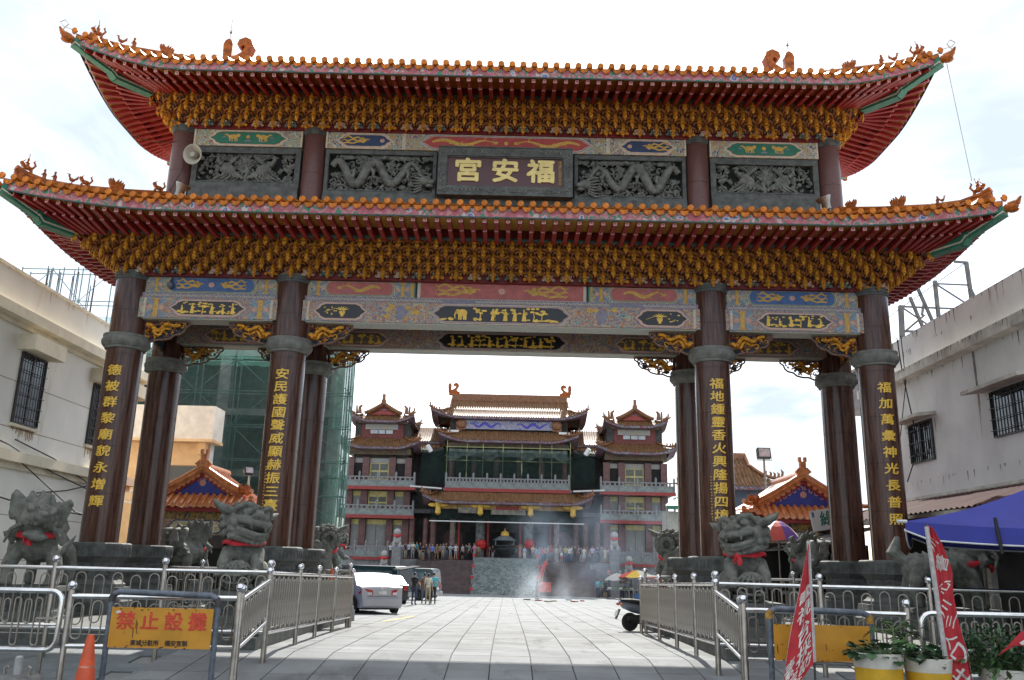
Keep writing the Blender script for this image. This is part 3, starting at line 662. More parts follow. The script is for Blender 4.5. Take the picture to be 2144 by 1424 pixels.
def beast_mesh(k):
    m = MB(); rnd = random.Random(k); m.ell((0, -.02, .07), (.1, .09, .085), 8, 5, 0); m.ell((0, -.1, .05), (.065, .05, .045), 7, 4, 1)
    for q in (-1, 1): m.ell((q * .055, -.09, .11), (.028, .02, .03), 6, 4, 2); m.ell((q * .1, -.02, .13), (.04, .03, .045), 5, 4, 1); m.ell((q * .13, -.03, .03), (.055, .05, .05), 6, 4, 0)
    for q in range(5): m.ell((rnd.uniform(-.13, .13), rnd.uniform(-.09, 0), rnd.uniform(0, .15)), (.03, .03, .03), 5, 4, rnd.choice((0, 1, 2)))
    ma = [[GOLD, BEAST, NAVY], [BEAST_G, BEAST_G, CREAM], [BEAST, SALMON, CREAM]][k]
    return m.mesh('beast_head', ma, True)
BEASTS = [beast_mesh(k) for k in range(3)]
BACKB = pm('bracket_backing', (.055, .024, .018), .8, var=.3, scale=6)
def tier(hx, hy, z0, z1, p, px, n, pitch, nm):
    """hx,hy: half size of the wall line; p: projection to front, px: to the sides"""
    t = link(nm, None, gate, T(0, CY, z0)); h = z1 - z0; s = h / n / .165
    A = bracket_set([k for k in range(n) if k % 2 == 0], n, p, h, s); B = bracket_set([k for k in range(n) if k % 2], n, p, h, s)
    m = MB(); a0, b0, a1, b1 = hx, hy, hx + px, hy + p
    q0 = [(-a0, CY - b0, z0 - .05), (a0, CY - b0, z0 - .05), (a0, CY + b0, z0 - .05), (-a0, CY + b0, z0 - .05)]; q1 = [(-a1, CY - b1, z1 + .06), (a1, CY - b1, z1 + .06), (a1, CY + b1, z1 + .06), (-a1, CY + b1, z1 + .06)]
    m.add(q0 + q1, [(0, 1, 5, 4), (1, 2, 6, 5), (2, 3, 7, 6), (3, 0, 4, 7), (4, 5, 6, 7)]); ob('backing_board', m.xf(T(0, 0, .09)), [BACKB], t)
    for sgn, rot in ((-1, 0), (1, 180)):
        n_ = int(2 * (hx + px) / pitch)
        for i in range(2 * n_ + 1):
            x = -(hx + px) + .1 + i * (2 * (hx + px) - .2) / (2 * n_); over = abs(x) - hx
            me = (A, B)[i % 2]
            if over > -.1:      # outside the wall line only the outer rows remain
                ks = [k for k in range(n) if k % 2 == i % 2 and px * (k + .7) / n > over - .08]
                if not ks: continue
                me = bracket_set(ks, n, p, h, s)
            link('bracket_set', me, t, T(x, CY + sgn * hy, z0) @ RZ(rot))
    for sgn, rot in ((-1, -90), (1, 90)):
        n_ = max(2, int(2 * (hy + p) / pitch)); sc = Matrix.Diagonal((1, px / p, 1, 1))
        for i in range(2 * n_ + 1):
            y = -(hy + p) + .1 + i * (2 * (hy + p) - .2) / (2 * n_); over = abs(y) - hy; me = (A, B)[i % 2]
            if over > -.1:
                ks = [k for k in range(n) if k % 2 == i % 2 and p * (k + .7) / n > over - .08]
                if not ks: continue
                me = bracket_set(ks, n, p, h, s)
            link('bracket_set', me, t, T(sgn * hx, CY + y, z0) @ RZ(rot) @ sc)
    n_ = int(2 * hx / pitch)
    for i in range(n_ + 1):
        link('beast_head', BEASTS[(i * 2 + i // 3) % 3], t, T(-hx + i * 2 * hx / n_, CY - hy - .1, z0 - .07))
    ob('red_board', MB().box(-hx, hx, CY - hy - .03, CY + hy + .03, z0 - .12, z0 + .06), [RED_D], t)
    return t
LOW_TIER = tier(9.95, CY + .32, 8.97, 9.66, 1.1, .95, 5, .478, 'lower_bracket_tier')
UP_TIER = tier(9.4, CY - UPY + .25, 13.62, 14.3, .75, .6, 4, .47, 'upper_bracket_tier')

# eaves: purlin board, rafters, fascia, tiles ------------------------
RAFT = MB(); RAFT.box(-.05, .05, 0, 1.0, -.05, .05, 0); RAFT.box(-.046, .046, -.012, -.001, -.046, .046, 1)
RAFT.strip([(-.03, -.03), (.03, .03)], .016, -.0135, 2); RAFT.strip([(-.03, .03), (.03, -.03)], .016, -.0137, 2)
RAFTM = RAFT.mesh('rafter', [RED, PINK, RED])
TEND = MB(); TEND.lathe([(.066, 0), (.076, .012), (.076, .05)], 14, R=Matrix.Rotation(radians(90), 3, 'X')); TEND.ell((0, -.012 + .006, 0), (.042, .02, .042), 8, 4)
TENDM = TEND.xf(T(0, -.02, 0)).mesh('tile_end', [ORANGE], True)
dp = [(-.105, .03), (-.06, -.005), (0, -.02), (.06, -.005), (.105, .03), (.11, -.02), (.085, -.085), (.04, -.125), (0, -.145), (-.04, -.125), (-.085, -.085), (-.11, -.02)]
DRIP = MB(); DRIP.prism(dp, -.012, .012); DRIPM = DRIP.mesh('drip_tile', [ORANGE])
FIG_MIX = []
def gate_roof(nm, A, B, a, b, ze, zt, lift, ll, pz, tiername, hxb, hyb, zb):
    """A,B eave half sizes; zb/hxb/hyb: the purlin line on top of the brackets"""
    roof = link(nm, None, gate, T(0, CY, ze)); pitch = .286
    base, tiles, ends = hip_roof(A, B, a, b, ze + .10, zt, lift, ll, pitch, .085, 0, CY, 1.15, 6, 6)
    ob('roof_sheet', base, [pm('roof_bedding', (.16, .06, .03), .8)], roof)
    ob('tile_row', tiles, [ORANGE], roof, smooth=True)['kind'] = 'stuff'
    lastp = None
    for p, dr, key, x, pm2 in ends:
        R = RZ(dr)
        link('tile_end', TENDM, roof, T(*(p + V((0, 0, .05)))) @ R)
        if pm2 is not None: link('drip_tile', DRIPM, roof, T(*(pm2 + V((0, 0, -.005)))) @ R)
    # fascia with painted flowers, in short straight pieces along the curve
    fas = MB(); so2 = MB(); line = MB()
    lx = lambda q, W: lift * max(0, (abs(q) - (W - ll)) / ll) ** 1.6 if ll < W * .95 else lift * max(0, (abs(q) - W * .1) / (W * .9)) ** 1.6
    for key in 'FBLR':
        W, D = (A, B) if key in 'FB' else (B, A); n = 40 if key in 'FB' else 16; w2 = (hxb if key in 'FB' else hyb); d2 = (hyb if key in 'FB' else hxb)
        def P(u, d, z, key=key):
            return V((u, CY - d, z)) if key == 'F' else V((u, CY + d, z)) if key == 'B' else V((-d, CY + u, z)) if key == 'L' else V((d, CY + u, z))
        vs = []; ws = []; ls = []
        for i in range(n + 1):
            u = -W + 2 * W * i / n; zz = ze + lx(u, W); ui = max(-w2, min(w2, u * (w2 / W) if abs(u) > w2 * .98 else u))
            vs += [P(u * .998, D - .03, zz + .05), P(u * .998, D - .03, zz - .185)]
            ls += [P(u * .998, D - .022, zz - .165), P(u * .998, D - .022, zz - .20)]
            ws += [P(u * .99, D - .06, zz - .15), P(ui, d2 - .1, zb + .14)]
        q = [(2 * i, 2 * i + 1, 2 * i + 3, 2 * i + 2) for i in range(n)]
        fas.add(vs, q); so2.add(ws, q); line.add(ls, q)
        # rafters, two tiers; fanned towards the corners
        cnt = int(2 * W / .283)
        for i in range(cnt):
            u = -W + (i + .5) * 2 * W / cnt; zz = ze + lx(u, W)
            ui = u if abs(u) < w2 - .9 else (w2 - .9 + (abs(u) - w2 + .9) * .9 / (W - w2 + .9)) * (1 if u > 0 else -1)
            for t0, t1, dz in ((0.03, .55, -.235), (.40, .98, -.29)):
                e0 = P(u * .995, D - .08, zz); e1 = P(ui, d2 - .05, zb + .10)
                p0 = e0.lerp(e1, t0) + V((0, 0, dz + .06 * t0)); p1 = e0.lerp(e1, t1) + V((0, 0, dz + .02))
                d = p1 - p0; L = d.length; yv = d / L; xv = yv.cross(V((0, 0, 1))).normalized(); zv = xv.cross(yv)
                M = Matrix(((xv.x, yv.x * L, zv.x, p0.x), (xv.y, yv.y * L, zv.y, p0.y), (xv.z, yv.z * L, zv.z, p0.z), (0, 0, 0, 1)))
                link('rafter', RAFTM, roof, M)
    ob('flower_board', fas, [FLORAL], roof); ob('soffit_board', so2, [YEL], roof); ob('eave_line', line, [GREEN_D], roof)
    # purlin board on top of the brackets
    m = MB(); 
    for s_ in (-1, 1):
        m.box(-hxb, hxb, CY + s_ * hyb - .06, CY + s_ * hyb + .06, zb - .10, zb + .12); m.box(s_ * hxb - .06, s_ * hxb + .06, CY - hyb + .061, CY + hyb - .061, zb - .10, zb + .12)
    ob('purlin_board', m, [RED_D], roof)
    m = MB()
    for s_ in (-1, 1): m.box(-hxb, hxb, CY + s_ * (hyb + .0) - .065, CY + s_ * hyb + .065, zb - .14, zb - .101)
    ob('purlin_edge', m, [BGREEN], roof)
    # green and white hip rafters at the corners
    for sx in (-1, 1):
        for sy in (-1, 1):
            c0 = V((sx * (hxb - .1), CY + sy * (hyb - .1), zb - .26)); c1 = V((sx * (A + .02), CY + sy * (B + .02), ze + lift - .26)); k = c0.lerp(c1, .46) + V((0, 0, -.20)); k2 = c0.lerp(c1, .53) + V((0, 0, -.09))
            m = MB()
            for pts, wd, dz, hh, mi in (([c0, k], .26, 0, .07, 0), ([c0, k], .285, .055, .04, 1), ([c0, k], .26, .16, .16, 0), ([k, k2], .26, 0, .07, 0), ([k, k2], .285, .055, .04, 1), ([k, k2], .26, .16, .16, 0), ([k2, c1], .2, 0, .07, 0), ([k2, c1], .225, .05, .035, 1), ([k2, c1], .2, .14, .14, 0)):
                m.beam(pts[0] + V((0, 0, dz)), pts[1] + V((0, 0, dz)), wd, hh, mi)
            ob('hip_rafter', m, [GREEN, CREAM], roof)
            d = (c1 - c0); ang = math.degrees(atan2(d.y, d.x))
            tip = MB(); tip.ell((.12, 0, .02), (.2, .11, .12), 8, 5); tip.tube([(.1, 0, .05), (.3, 0, .1), (.38, 0, .22)], [.1, .07, .02], 6); tip.ell((.18, 0, -.08), (.14, .09, .05), 7, 4)
            ob('corner_dragon_head', tip, [ORANGE_F], roof, T(*(c1 + V((0, 0, .12)))) @ RZ(ang), True)
    return roof, ends
LOWR, _ = gate_roof('lower_roof', 11.92, 4.32, 9.35, .95, 9.80, 11.32, .44, 3.8, 0, LOW_TIER, 10.95, 2.80, 9.76)
UPR_, _ = gate_roof('upper_roof', 11.32, 3.40, 8.9, 1.45, 14.11, 15.22, .70, 2.7, 0, UP_TIER, 10.05, 1.78, 14.40)
base, tiles = gable_top(8.9, 1.45, 15.25, 15.85, .286, .085, 0, CY); ob('roof_sheet', base, [MATS['roof_bedding']], UPR_); o = ob('tile_row', tiles, [ORANGE], UPR_, smooth=True); o['kind'] = 'stuff'
m = MB(); m.box(-8.9, 8.9, CY - .16, CY + .16, 15.75, 16.0); m.tube([(-8.9, CY, 16.04), (8.9, CY, 16.04)], .11, 8); ob('main_ridge', m, [ORANGE_F], UPR_)
for s_ in (-1, 1):
    m = MB(); m.add([(s_ * 8.85, CY - 1.4, 15.25), (s_ * 8.85, CY + 1.4, 15.25), (s_ * 8.85, CY, 15.8)], [(0, 1, 2)]); ob('gable', m, [RED], UPR_)
    link('ridge_end_dragon', CHI, UPR_, T(s_ * 8.15, CY, 15.90) @ Matrix.Diagonal((-s_ * .82, 1.1, .90, 1)))
    m = MB(); X = s_ * (8.15 + .40); m.tube([(X, CY, 16.9), (X, CY, 17.75)], .012, 5); m.lathe([(.05, 0), (.005, .1)], 6, (X, CY, 17.3)); m.tube([(X - .07, CY, 17.42), (X, CY, 17.36), (X + .07, CY, 17.42)], .008, 4)
    ob('lightning_rod', m, [STEEL_D], UPR_)
# hip ridges with their figures
def hip_ridge(roof, pts, figs, w=.13):
    m = MB(); P = [V(p) for p in pts]
    m.tube([p + V((0, 0, .16)) for p in P], .085, 7, 0)
    for i in range(len(P) - 1): m.beam(P[i] + V((0, 0, .03)), P[i + 1] + V((0, 0, .03)), w, .26, 0); m.beam(P[i] + V((0, 0, .07)), P[i + 1] + V((0, 0, .07)), w + .03, .03, 0)
    ob('hip_ridge', m, [ORANGE_F], roof, smooth=30)
    L = [0]
    for i in range(len(P) - 1): L.append(L[-1] + (P[i + 1] - P[i]).length)
    for t, kind, sc in figs:
        s = t * L[-1]; i = max(j for j in range(len(L)) if L[j] <= s + 1e-6); i = min(i, len(P) - 2); f = (s - L[i]) / (L[i + 1] - L[i]); p = P[i].lerp(P[i + 1], f); d = P[-1] - P[0]
        link('ridge_figure', FIGS[kind], roof, T(*(p + V((0, 0, .22)))) @ RZ(math.degrees(atan2(d.y, d.x)) + 90) @ Matrix.Scale(sc * .66, 4))
for sx in (-1, 1):
    for sy in (-1, 1):
        f = lambda x, dy, z: (sx * x, CY + sy * dy, z)
        fl = [(.94, 'rider', .85), (.84, 'man', .75), (.78, 'man', .75), (.68, 'bird', .85), (.60, 'beast', .8), (.40, 'flame', 1.0), (.12, 'beast', .85)] if sx < 0 else [(.93, 'rider', .85), (.72, 'bird', .6), (.69, 'man', .6), (.44, 'flame', 1.0), (.12, 'flame', .8)]
        hip_ridge(LOWR, [f(9.25, .9, 11.35), f(10.1, 1.9, 10.95), f(10.9, 2.95, 10.58), f(11.35, 3.55, 10.44), f(11.65, 3.9, 10.48), f(11.8, 4.1, 10.56)], fl)
        hip_ridge(UPR_, [f(8.9, 1.4, 15.3), f(9.8, 2.1, 15.05), f(10.5, 2.6, 14.88), f(10.95, 2.96, 14.86), f(11.12, 3.12, 14.92)], [(.93, 'rider', .85), (.72, 'bird', .85), (.6, 'man', .85), (.3, 'flame', .9)])
        if sy < 0:       # loops of bent wire at the tips
            p = V(f(11.4, 3.42, 15.0)); m = MB(); m.tube([p, p + V((sx * .25, -.02, .08)), p + V((sx * .34, -.03, .2)), p + V((sx * .22, -.03, .27)), p + V((sx * .12, -.02, .15)), p + V((sx * .3, 0, -.05))], .012, 5); ob('wire_loop', m, [STEEL_D], UPR_)

# carved stone panels and signboard of the upper storey ---------------
def carving(W, H, kind, seed):
    rnd = random.Random(seed); m = MB()
    def curl(x, z, rr, y, r=.03):
        a = rnd.uniform(0, 6); m.tube([(x + rr * cos(a + t) * (1 - t / 8), y, z + rr * sin(a + t) * (1 - t / 8)) for t in (0, .9, 1.8, 2.7, 3.6, 4.6)], [r, r, r * .9, r * .8, r * .7, r * .4], 6)
    if kind == 'dragon':
        N = 26; body = [(-W * .46 + W * .9 * i / N, -.10 - .05 * sin(i * .8), H * .30 * sin(i * .62 + .6) - .02) for i in range(N + 1)]
        m.tube(body, [.05 + .085 * sin(pi * min(1, .15 + i / N * .9)) for i in range(N + 1)], 9)
        for i in range(1, N, 1):
            p = V(body[i]); m.tube([p + V((0, -.02, .1)), p + V((.05, -.03, .19))], [.035, .008], 4)
        h = V(body[-1]); m.ell(h + V((0, -.04, .05)), (.19, .15, .15), 9, 6); m.ell(h + V((.15, -.1, 0)), (.13, .1, .08), 8, 5); m.ell(h + V((.12, -.1, -.12)), (.12, .08, .05), 8, 5)
        for q in (-1, 1): m.tube([h + V((-.05, q * .06, .15)), h + V((-.25, q * .08, .26)), h + V((-.4, q * .06, .24))], [.04, .03, .01], 5)
        for i in range(6): m.tube([h + V((-.1, -.05, .1 - i * .06)), h + V((-.28, -.07, .14 - i * .09)), h + V((-.44, -.05, .2 - i * .1))], [.035, .03, .008], 5)
        for i in (5, 10, 15, 20):
            p = V(body[i]); e = p + V((rnd.uniform(-.2, .25), -.05, rnd.choice((-.3, .28)))); m.tube([p, (p + e) / 2 + V((.08, -.03, 0)), e], [.075, .055, .04], 6)
            for q in range(4): m.tube([e, e + V((.1 - .07 * q, -.02, -.06)), e + V((.13 - .09 * q, -.03, -.12))], [.03, .025, .006], 4)
        m.ell((W * .30, -.1, -H * .3), (.1, .1, .1), 8, 5)
    else:
        for s_ in (-1, 1):
            cx = s_ * W * .2; m.ell((cx, -.08, -.03), (.2, .1, .13), 9, 6, R=Matrix.Rotation(s_ * .5, 3, 'Y')); m.ell((cx - s_ * .05, -.1, .02), (.24, .06, .09), 8, 5, R=Matrix.Rotation(-s_ * .4, 3, 'Y'))
            m.tube([(cx + s_ * .12, -.1, .08), (cx + s_ * .26, -.11, .2), (cx + s_ * .22, -.11, .32)], [.08, .055, .06], 7); m.tube([(cx + s_ * .22, -.11, .33), (cx + s_ * .36, -.12, .29)], [.04, .008], 5)
            for q in range(6): m.tube([(cx - s_ * .1, -.08, -.05), (cx + s_ * (.1 - q * .12), -.08, -.24 - .02 * q), (cx + s_ * (.42 - q * .17), -.06, -.4)], [.05, .05, .012], 5)
            for q in range(5): m.tube([(cx, -.08, .05), (cx - s_ * (.1 + q * .05), -.1, .2 + .03 * q), (cx + s_ * (.1 - q * .1), -.08, .4)], [.05, .045, .012], 5)
        m.tube([(0, -.02, -H * .48), (.05, -.04, -.1), (-.05, -.03, .2), (.1, -.02, H * .45)], [.09, .07, .05, .02], 7)
        for q in range(16):
            a = rnd.uniform(.2, 2.9); L = rnd.uniform(.25, .6); x0 = rnd.uniform(-.05, .05); z0 = rnd.uniform(-.2, .2); m.tube([(x0, -.03, z0), (x0 + L * .5 * cos(a), -.05, z0 + L * .5 * sin(a) * .6), (x0 + L * cos(a), -.05, z0 + L * sin(a) * .6)], [.035, .025, .012], 5)
    n = int(W * H * 80)
    for i in range(n):
        x = rnd.uniform(-W * .48, W * .48); z = rnd.uniform(-H * .48, H * .48)
        if rnd.random() < .55: curl(x, z, rnd.uniform(.05, .1), rnd.uniform(-.06, .03), rnd.uniform(.022, .034))
        else: m.ell((x, rnd.uniform(-.05, .04), z), (rnd.uniform(.05, .12), .05, rnd.uniform(.03, .07)), 7, 4, R=Matrix.Rotation(rnd.uniform(-1, 1), 3, 'Y'))
    for i in range(int(W * 9)):
        x = rnd.uniform(-W * .49, W * .49); s_ = rnd.choice((-1, 1)); m.ell((x, .02, s_ * H * .45), (.14, .06, .09), 7, 4)
    return m
Z0, Z1 = 11.62, 12.98
for (x0, x1, kind, sd) in ((-8.85, -5.8, 'birds', 3), (-5.1, -1.95, 'dragon', 5), (1.95, 5.1, 'dragon', 5), (5.8, 8.85, 'birds', 3)):
    X, W = (x0 + x1) / 2, x1 - x0; y = UPY - .12; zz0 = Z0 + .14 if kind == 'birds' else Z0
    fr = MB(); t = .15 if kind == 'birds' else .10; zt_ = Z1 if kind == 'birds' else Z1 - .0
    fr.box(x0, x1, y - .06, y + .22, zz0, zz0 + t); fr.box(x0, x1, y - .06, y + .22, zt_ - t, zt_); fr.box(x0, x0 + t, y - .055, y + .22, zz0 + t, zt_ - t); fr.box(x1 - t, x1, y - .055, y + .22, zz0 + t, zt_ - t)
    q = t + .03; fr.box(x0 + q, x1 - q, y - .075, y - .03, zz0 + t + .001, zz0 + t + .03); fr.box(x0 + q, x1 - q, y - .075, y - .03, zt_ - t - .03, zt_ - t - .001)
    p = ob('stone_panel', fr, [STONE_D], gate)
    cw, ch = W - 2 * t, zt_ - zz0 - 2 * t
    c = carving(cw, ch, kind, sd); mir = -1 if X > 0 else 1
    ob('panel_carving', c.xf(T(X, y + .06, (zz0 + zt_) / 2) @ Matrix.Diagonal((mir, 1, 1, 1))), [LION], p, smooth=50)
    ob('sill_course', MB().box(x0, x1, y - .12, y + .2, Z0 - .35, zz0 - .002), [STONE_D], p)
    # a few openings show daylight; the rest is a dark sheet standing for the shaded void
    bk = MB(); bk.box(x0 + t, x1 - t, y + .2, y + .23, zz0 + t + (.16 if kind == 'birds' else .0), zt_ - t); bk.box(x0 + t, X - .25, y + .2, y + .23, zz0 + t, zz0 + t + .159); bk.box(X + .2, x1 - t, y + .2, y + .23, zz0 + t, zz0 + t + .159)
    ob('panel_back', bk, [pm('dark_void_back', (.028, .03, .028), .9)], p)
# upper painted beams
for (x0, x1, kind) in ((-8.87, -5.78, 'g'), (-5.12, -2.9, 'n'), (-2.9, 2.9, 'r'), (2.9, 5.12, 'n'), (5.78, 8.87, 'g')):
    X, W = (x0 + x1) / 2, x1 - x0; b = ob('upper_beam', MB().box(x0 + .002, x1 - .002, UPY - .22, UPY + .2, 13.0, 13.5), [SCROLL], gate)
    if kind == 'g': cartouche(b, X, 13.25, W * .68, .34, UPY - .22, GFIELD, 'oct', .3, [(CREAM, .09), (SALMON, .05), (GREEN, .02)], 'qilin', 1)
    elif kind == 'n': cartouche(b, X, 13.25, W * .66, .34, UPY - .22, NAVY, 'oct', .28, [(CREAM, .09), (SALMON, .05), (CREAM, .02)], 'phoenix1', 1 if X > 0 else 2)
    else: cartouche(b, X, 13.25, W * .82, .36, UPY - .22, RFIELD, 'oct', .36, [(CREAM, .09), (LAV, .06), (CREAM, .02)], 'dragon', 7)
    ob('beam_end_band', MB().box(x0 + .004, x0 + .05, UPY - .232, UPY - .221, 13.0, 13.5).box(x1 - .05, x1 - .004, UPY - .232, UPY - .221, 13.0, 13.5), [CREAM], b)
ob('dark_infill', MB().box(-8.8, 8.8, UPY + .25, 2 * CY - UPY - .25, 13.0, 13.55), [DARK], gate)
rb = ob('upper_beam', MB().box(-8.87, 8.87, 2 * CY - UPY - .2, 2 * CY - UPY + .2, 13.0, 13.5), [SCROLL], gate)
# name board
ob('sill_course', MB().box(-1.945, 1.945, UPY - .2, UPY + .2, 11.1, 11.63), [STONE_D], gate)
ob('wall_behind_board', MB().box(-1.945, 1.945, UPY + .02, UPY + .2, 11.64, 12.98), [STONE_D], gate)
sx0, sx1, sz0, sz1, sy = -1.88, 1.88, 11.58, 12.98, .22
sb = link('name_board', None, gate, T(0, sy, sz0))
fr = MB(); t = .24
for a in ((sx0, sx1, sz0, sz0 + t), (sx0, sx1, sz1 - t, sz1), (sx0, sx0 + t, sz0 + t, sz1 - t), (sx1 - t, sx1, sz0 + t, sz1 - t)): fr.box(a[0], a[1], sy - .1, sy + .12, a[2], a[3])
for a in ((sx0, sx1, sz0 - .04, sz0 - .001), (sx0, sx1, sz1 + .001, sz1 + .035)): fr.box(a[0], a[1], sy - .13, sy + .1, a[2], a[3])
ob('board_frame', fr, [STONE_D], sb)
m = MB(); rnd = random.Random(5)
def along(n, f):
    for i in range(n):
        x, z = f(i / n); rr = .06; a = rnd.uniform(0, 6); m.tube([(x + rr * cos(a + q) * (1 - q / 8), sy - .112, z + rr * sin(a + q) * (1 - q / 8)) for q in (0, 1, 2, 3, 4)], [.018, .018, .015, .012, .006], 5)
along(34, lambda u: (sx0 + .12 + u * (sx1 - sx0 - .2), sz1 - .12)); along(34, lambda u: (sx0 + .12 + u * (sx1 - sx0 - .2), sz0 + .12))
along(9, lambda u: (sx0 + .12, sz0 + .3 + u * 1.0)); along(9, lambda u: (sx1 - .12, sz0 + .3 + u * 1.0)); ob('frame_carving', m, [STONE], sb, smooth=True)
ob('board_field', MB().box(sx0 + t, sx1 - t, sy - .02, sy + .1, sz0 + t, sz1 - t), [pm('maroon_granite', (.085, .032, .034), .35, var=.3, scale=40)], sb)
ob('inner_rim', MB().box(sx0 + t, sx1 - t, sy - .06, sy - .021, sz1 - t - .03, sz1 - t - .001).box(sx0 + t, sx1 - t, sy - .06, sy - .021, sz0 + t + .001, sz0 + t + .03).box(sx0 + t + .001, sx0 + t + .03, sy - .06, sy - .021, sz0 + t + .031, sz1 - t - .031).box(sx1 - t - .03, sx1 - t - .001, sy - .06, sy - .021, sz0 + t + .031, sz1 - t - .031), [STONE_D], sb)
for ch, x in (('宮', -1.04), ('安', 0.0), ('福', 1.0)):
    m = MB().merge(text_mb(ch, .80, .022, .026), T(x, sy - .035, 12.27) @ Matrix.Diagonal((1.0, 1, .92, 1)) @ UPR); ob('gold_character', m, [pm('pale_gold', (.80, .64, .24), .45, var=.1)], sb)
m = MB()
for i, ch in enumerate('歲次乙丑年吉旦'): m.merge(text_mb(ch, .105, .004), T(1.53, sy - .026, 12.6 - i * .105) @ UPR)
ob('dedication_column', m, [GOLD_M], sb)

# things fixed on the gate
def horn():
    p = at(403, 323, -.05); t = thing('loudspeaker_horn', 'grey horn loudspeaker hanging on the leftmost upper column of the gate', 'loudspeaker', p)
    R = Matrix.Rotation(radians(90), 3, 'X') ; m = MB(); A = Matrix.Rotation(radians(-12), 3, 'Z') @ Matrix.Rotation(radians(14), 3, 'X') @ R
    m.lathe([(.06, -.5), (.07, -.35), (.12, -.2), (.2, -.06), (.27, .0), (.285, .01), (.262, .002), (.2, -.05), (.1, -.2), (.02, -.3)], 28, p, 0, cap=False, R=A); ob('bell', m, [pm('aged_horn', (.42, .39, .33), .5)], t, smooth=40)
    m = MB(); m.lathe([(.001, .02), (.07, .02), (.085, -.02), (.07, -.2)], 18, p, 0, R=A, cap=False); ob('centre_cone', m, [pm('aged_horn_dark', (.33, .31, .26), .5)], t, smooth=40)
    m = MB(); m.beam(p + V((-.05, .2, .05)), p + V((-.12, .65, .1)), .05, .05); m.beam(p + V((.1, .3, .15)), p + V((-.1, .65, .12)), .03, .03); ob('mount', m, [STEEL_D], t)
horn()
def spot(px, py, lab, s_):
    p = at(px, py, -.9); t = thing('floodlight', lab, 'floodlight', p); D = V((s_ * -.35, -.1, .85)).normalized(); R = D.to_track_quat('Z', 'Y').to_matrix()
    m = MB(); m.lathe([(.07, -.22), (.1, -.2), (.11, -.05), (.2, .12), (.205, .14)], 20, p, 0, R=R); ob('housing', m, [STEEL_D], t, smooth=40)
    m = MB(); m.lathe([(.19, .139), (.18, .15), (.0, .15)], 20, p, 0, R=R, cap=False); ob('lens', m, [CHROME], t, smooth=40)
    m = MB(); m.beam(p + V((.12, 0, -.3)), p + V((.12, 0, .02)), .03, .05); m.beam(p + V((-.12, 0, -.3)), p + V((-.12, 0, .02)), .03, .05); m.box(p.x - .2, p.x + .2, p.y - .08, p.y + .08, p.z - .36, p.z - .3); ob('bracket', m, [STEEL_D], t)
spot(380, 397, 'round spotlight on the lower tiles beside the leftmost upper column', -1); spot(1727, 424, 'round spotlight on the lower tiles beside the rightmost upper column', 1)
p = at(357, 598, -.28); t = thing('dome_camera', 'small grey dome camera on the left end of the blue phoenix beam', 'camera', p); m = MB(); m.lathe([(.06, .08), (.085, .06), (.085, .0), (.07, -.05), (.03, -.085), (0, -.09)], 14, p); ob('dome', m, [pm('grey_dome', (.10, .12, .14), .25)], t, smooth=True); ob('arm', MB().beam(p + V((0, 0, .08)), p + V((.02, .1, .3)), .04, .04), [STEEL_D], t)
def wire(pts, r, lab, mat=None, name='cable', cat='cable', grp=None):
    m = MB(); m.tube(pts, r, 4); return tag(ob(name, m, [mat or RUBBER]), lab, cat, grp)
a, b = V((-11.25, -1.95, 14.7)), V((-9.25, .2, 13.0))
wire([a.lerp(b, t / 14) - V((0, 0, 1.0 * sin(pi * t / 14))) for t in range(15)], .012, 'thin wire sagging from the upper left roof tip to the horn', STEEL_D)
wire([V((11.5, -2.0, 14.6)).lerp(V((11.55, -2.4, 11.1)), t / 6) for t in range(7)], .01, 'thin wire from the upper right roof tip down to the lower ridge', STEEL_D)
wire([at(390, 340, -.0), at(370, 375, .1), at(357, 400, .0)], .014, 'black lead running down the column from the horn', RUBBER)
# ------------------------------------------------------------------ GROUND
GREY = pm('grey_pavement', (.22, .225, .215), .85, var=.2, scale=1.2, bump=.15, bscale=14, tint=((.11, .11, .10), 2.0, .55, (1, 1, 1)))
prof = [(-60, -.583), (-10, -.583), (-8, -.363), (-4.7, 0), (0, 0), (20, -.33), (60, -.99), (71, -1.17), (400, -1.2), (2500, -1.2)]
m = MB(); vs = []
for y, z in prof: vs += [(-900, y, z - .03), (900, y, z - .03)]
m.add(vs, [(2 * i, 2 * i + 1, 2 * i + 3, 2 * i + 2) for i in range(len(prof) - 1)])
GROUND = tag(ob('ground', m, [GREY]), kind='structure')
# stone slabs of the approach: wide dark joints along the axis, fine ones across
SLAB = pm('pale_paving_stone', (.226, .234, .238), .85, spec=.12, var=.12, scale=.9, bump=.12, bscale=30, rand=.13, tint=((.12, .125, .125), .8, .55, (1.6, .45, 1)), world=True)
SW, SL = .745, .60
def slab_mb(w, l): m = MB(); m.box(-w / 2, w / 2, 0, l, -.05, 0); return m
SM = slab_mb(SW - .022, SL - .008).mesh('paving_slab', [SLAB])
approach = tag(link('paved_approach', MB().add([(-5.4, y, z - .018) if k == 0 else (6.0, y, z - .018) for y, z in prof[1:8] for k in (0, 1)], [(2 * i, 2 * i + 1, 2 * i + 3, 2 * i + 2) for i in range(6)]).mesh('paved_approach', [pm('joint_sand', (.05, .05, .045), .9)])), kind='structure')
rest = MB(); n_ind = 0
ys = []; y = -10.0
while y < 68: ys.append(y); y += SL
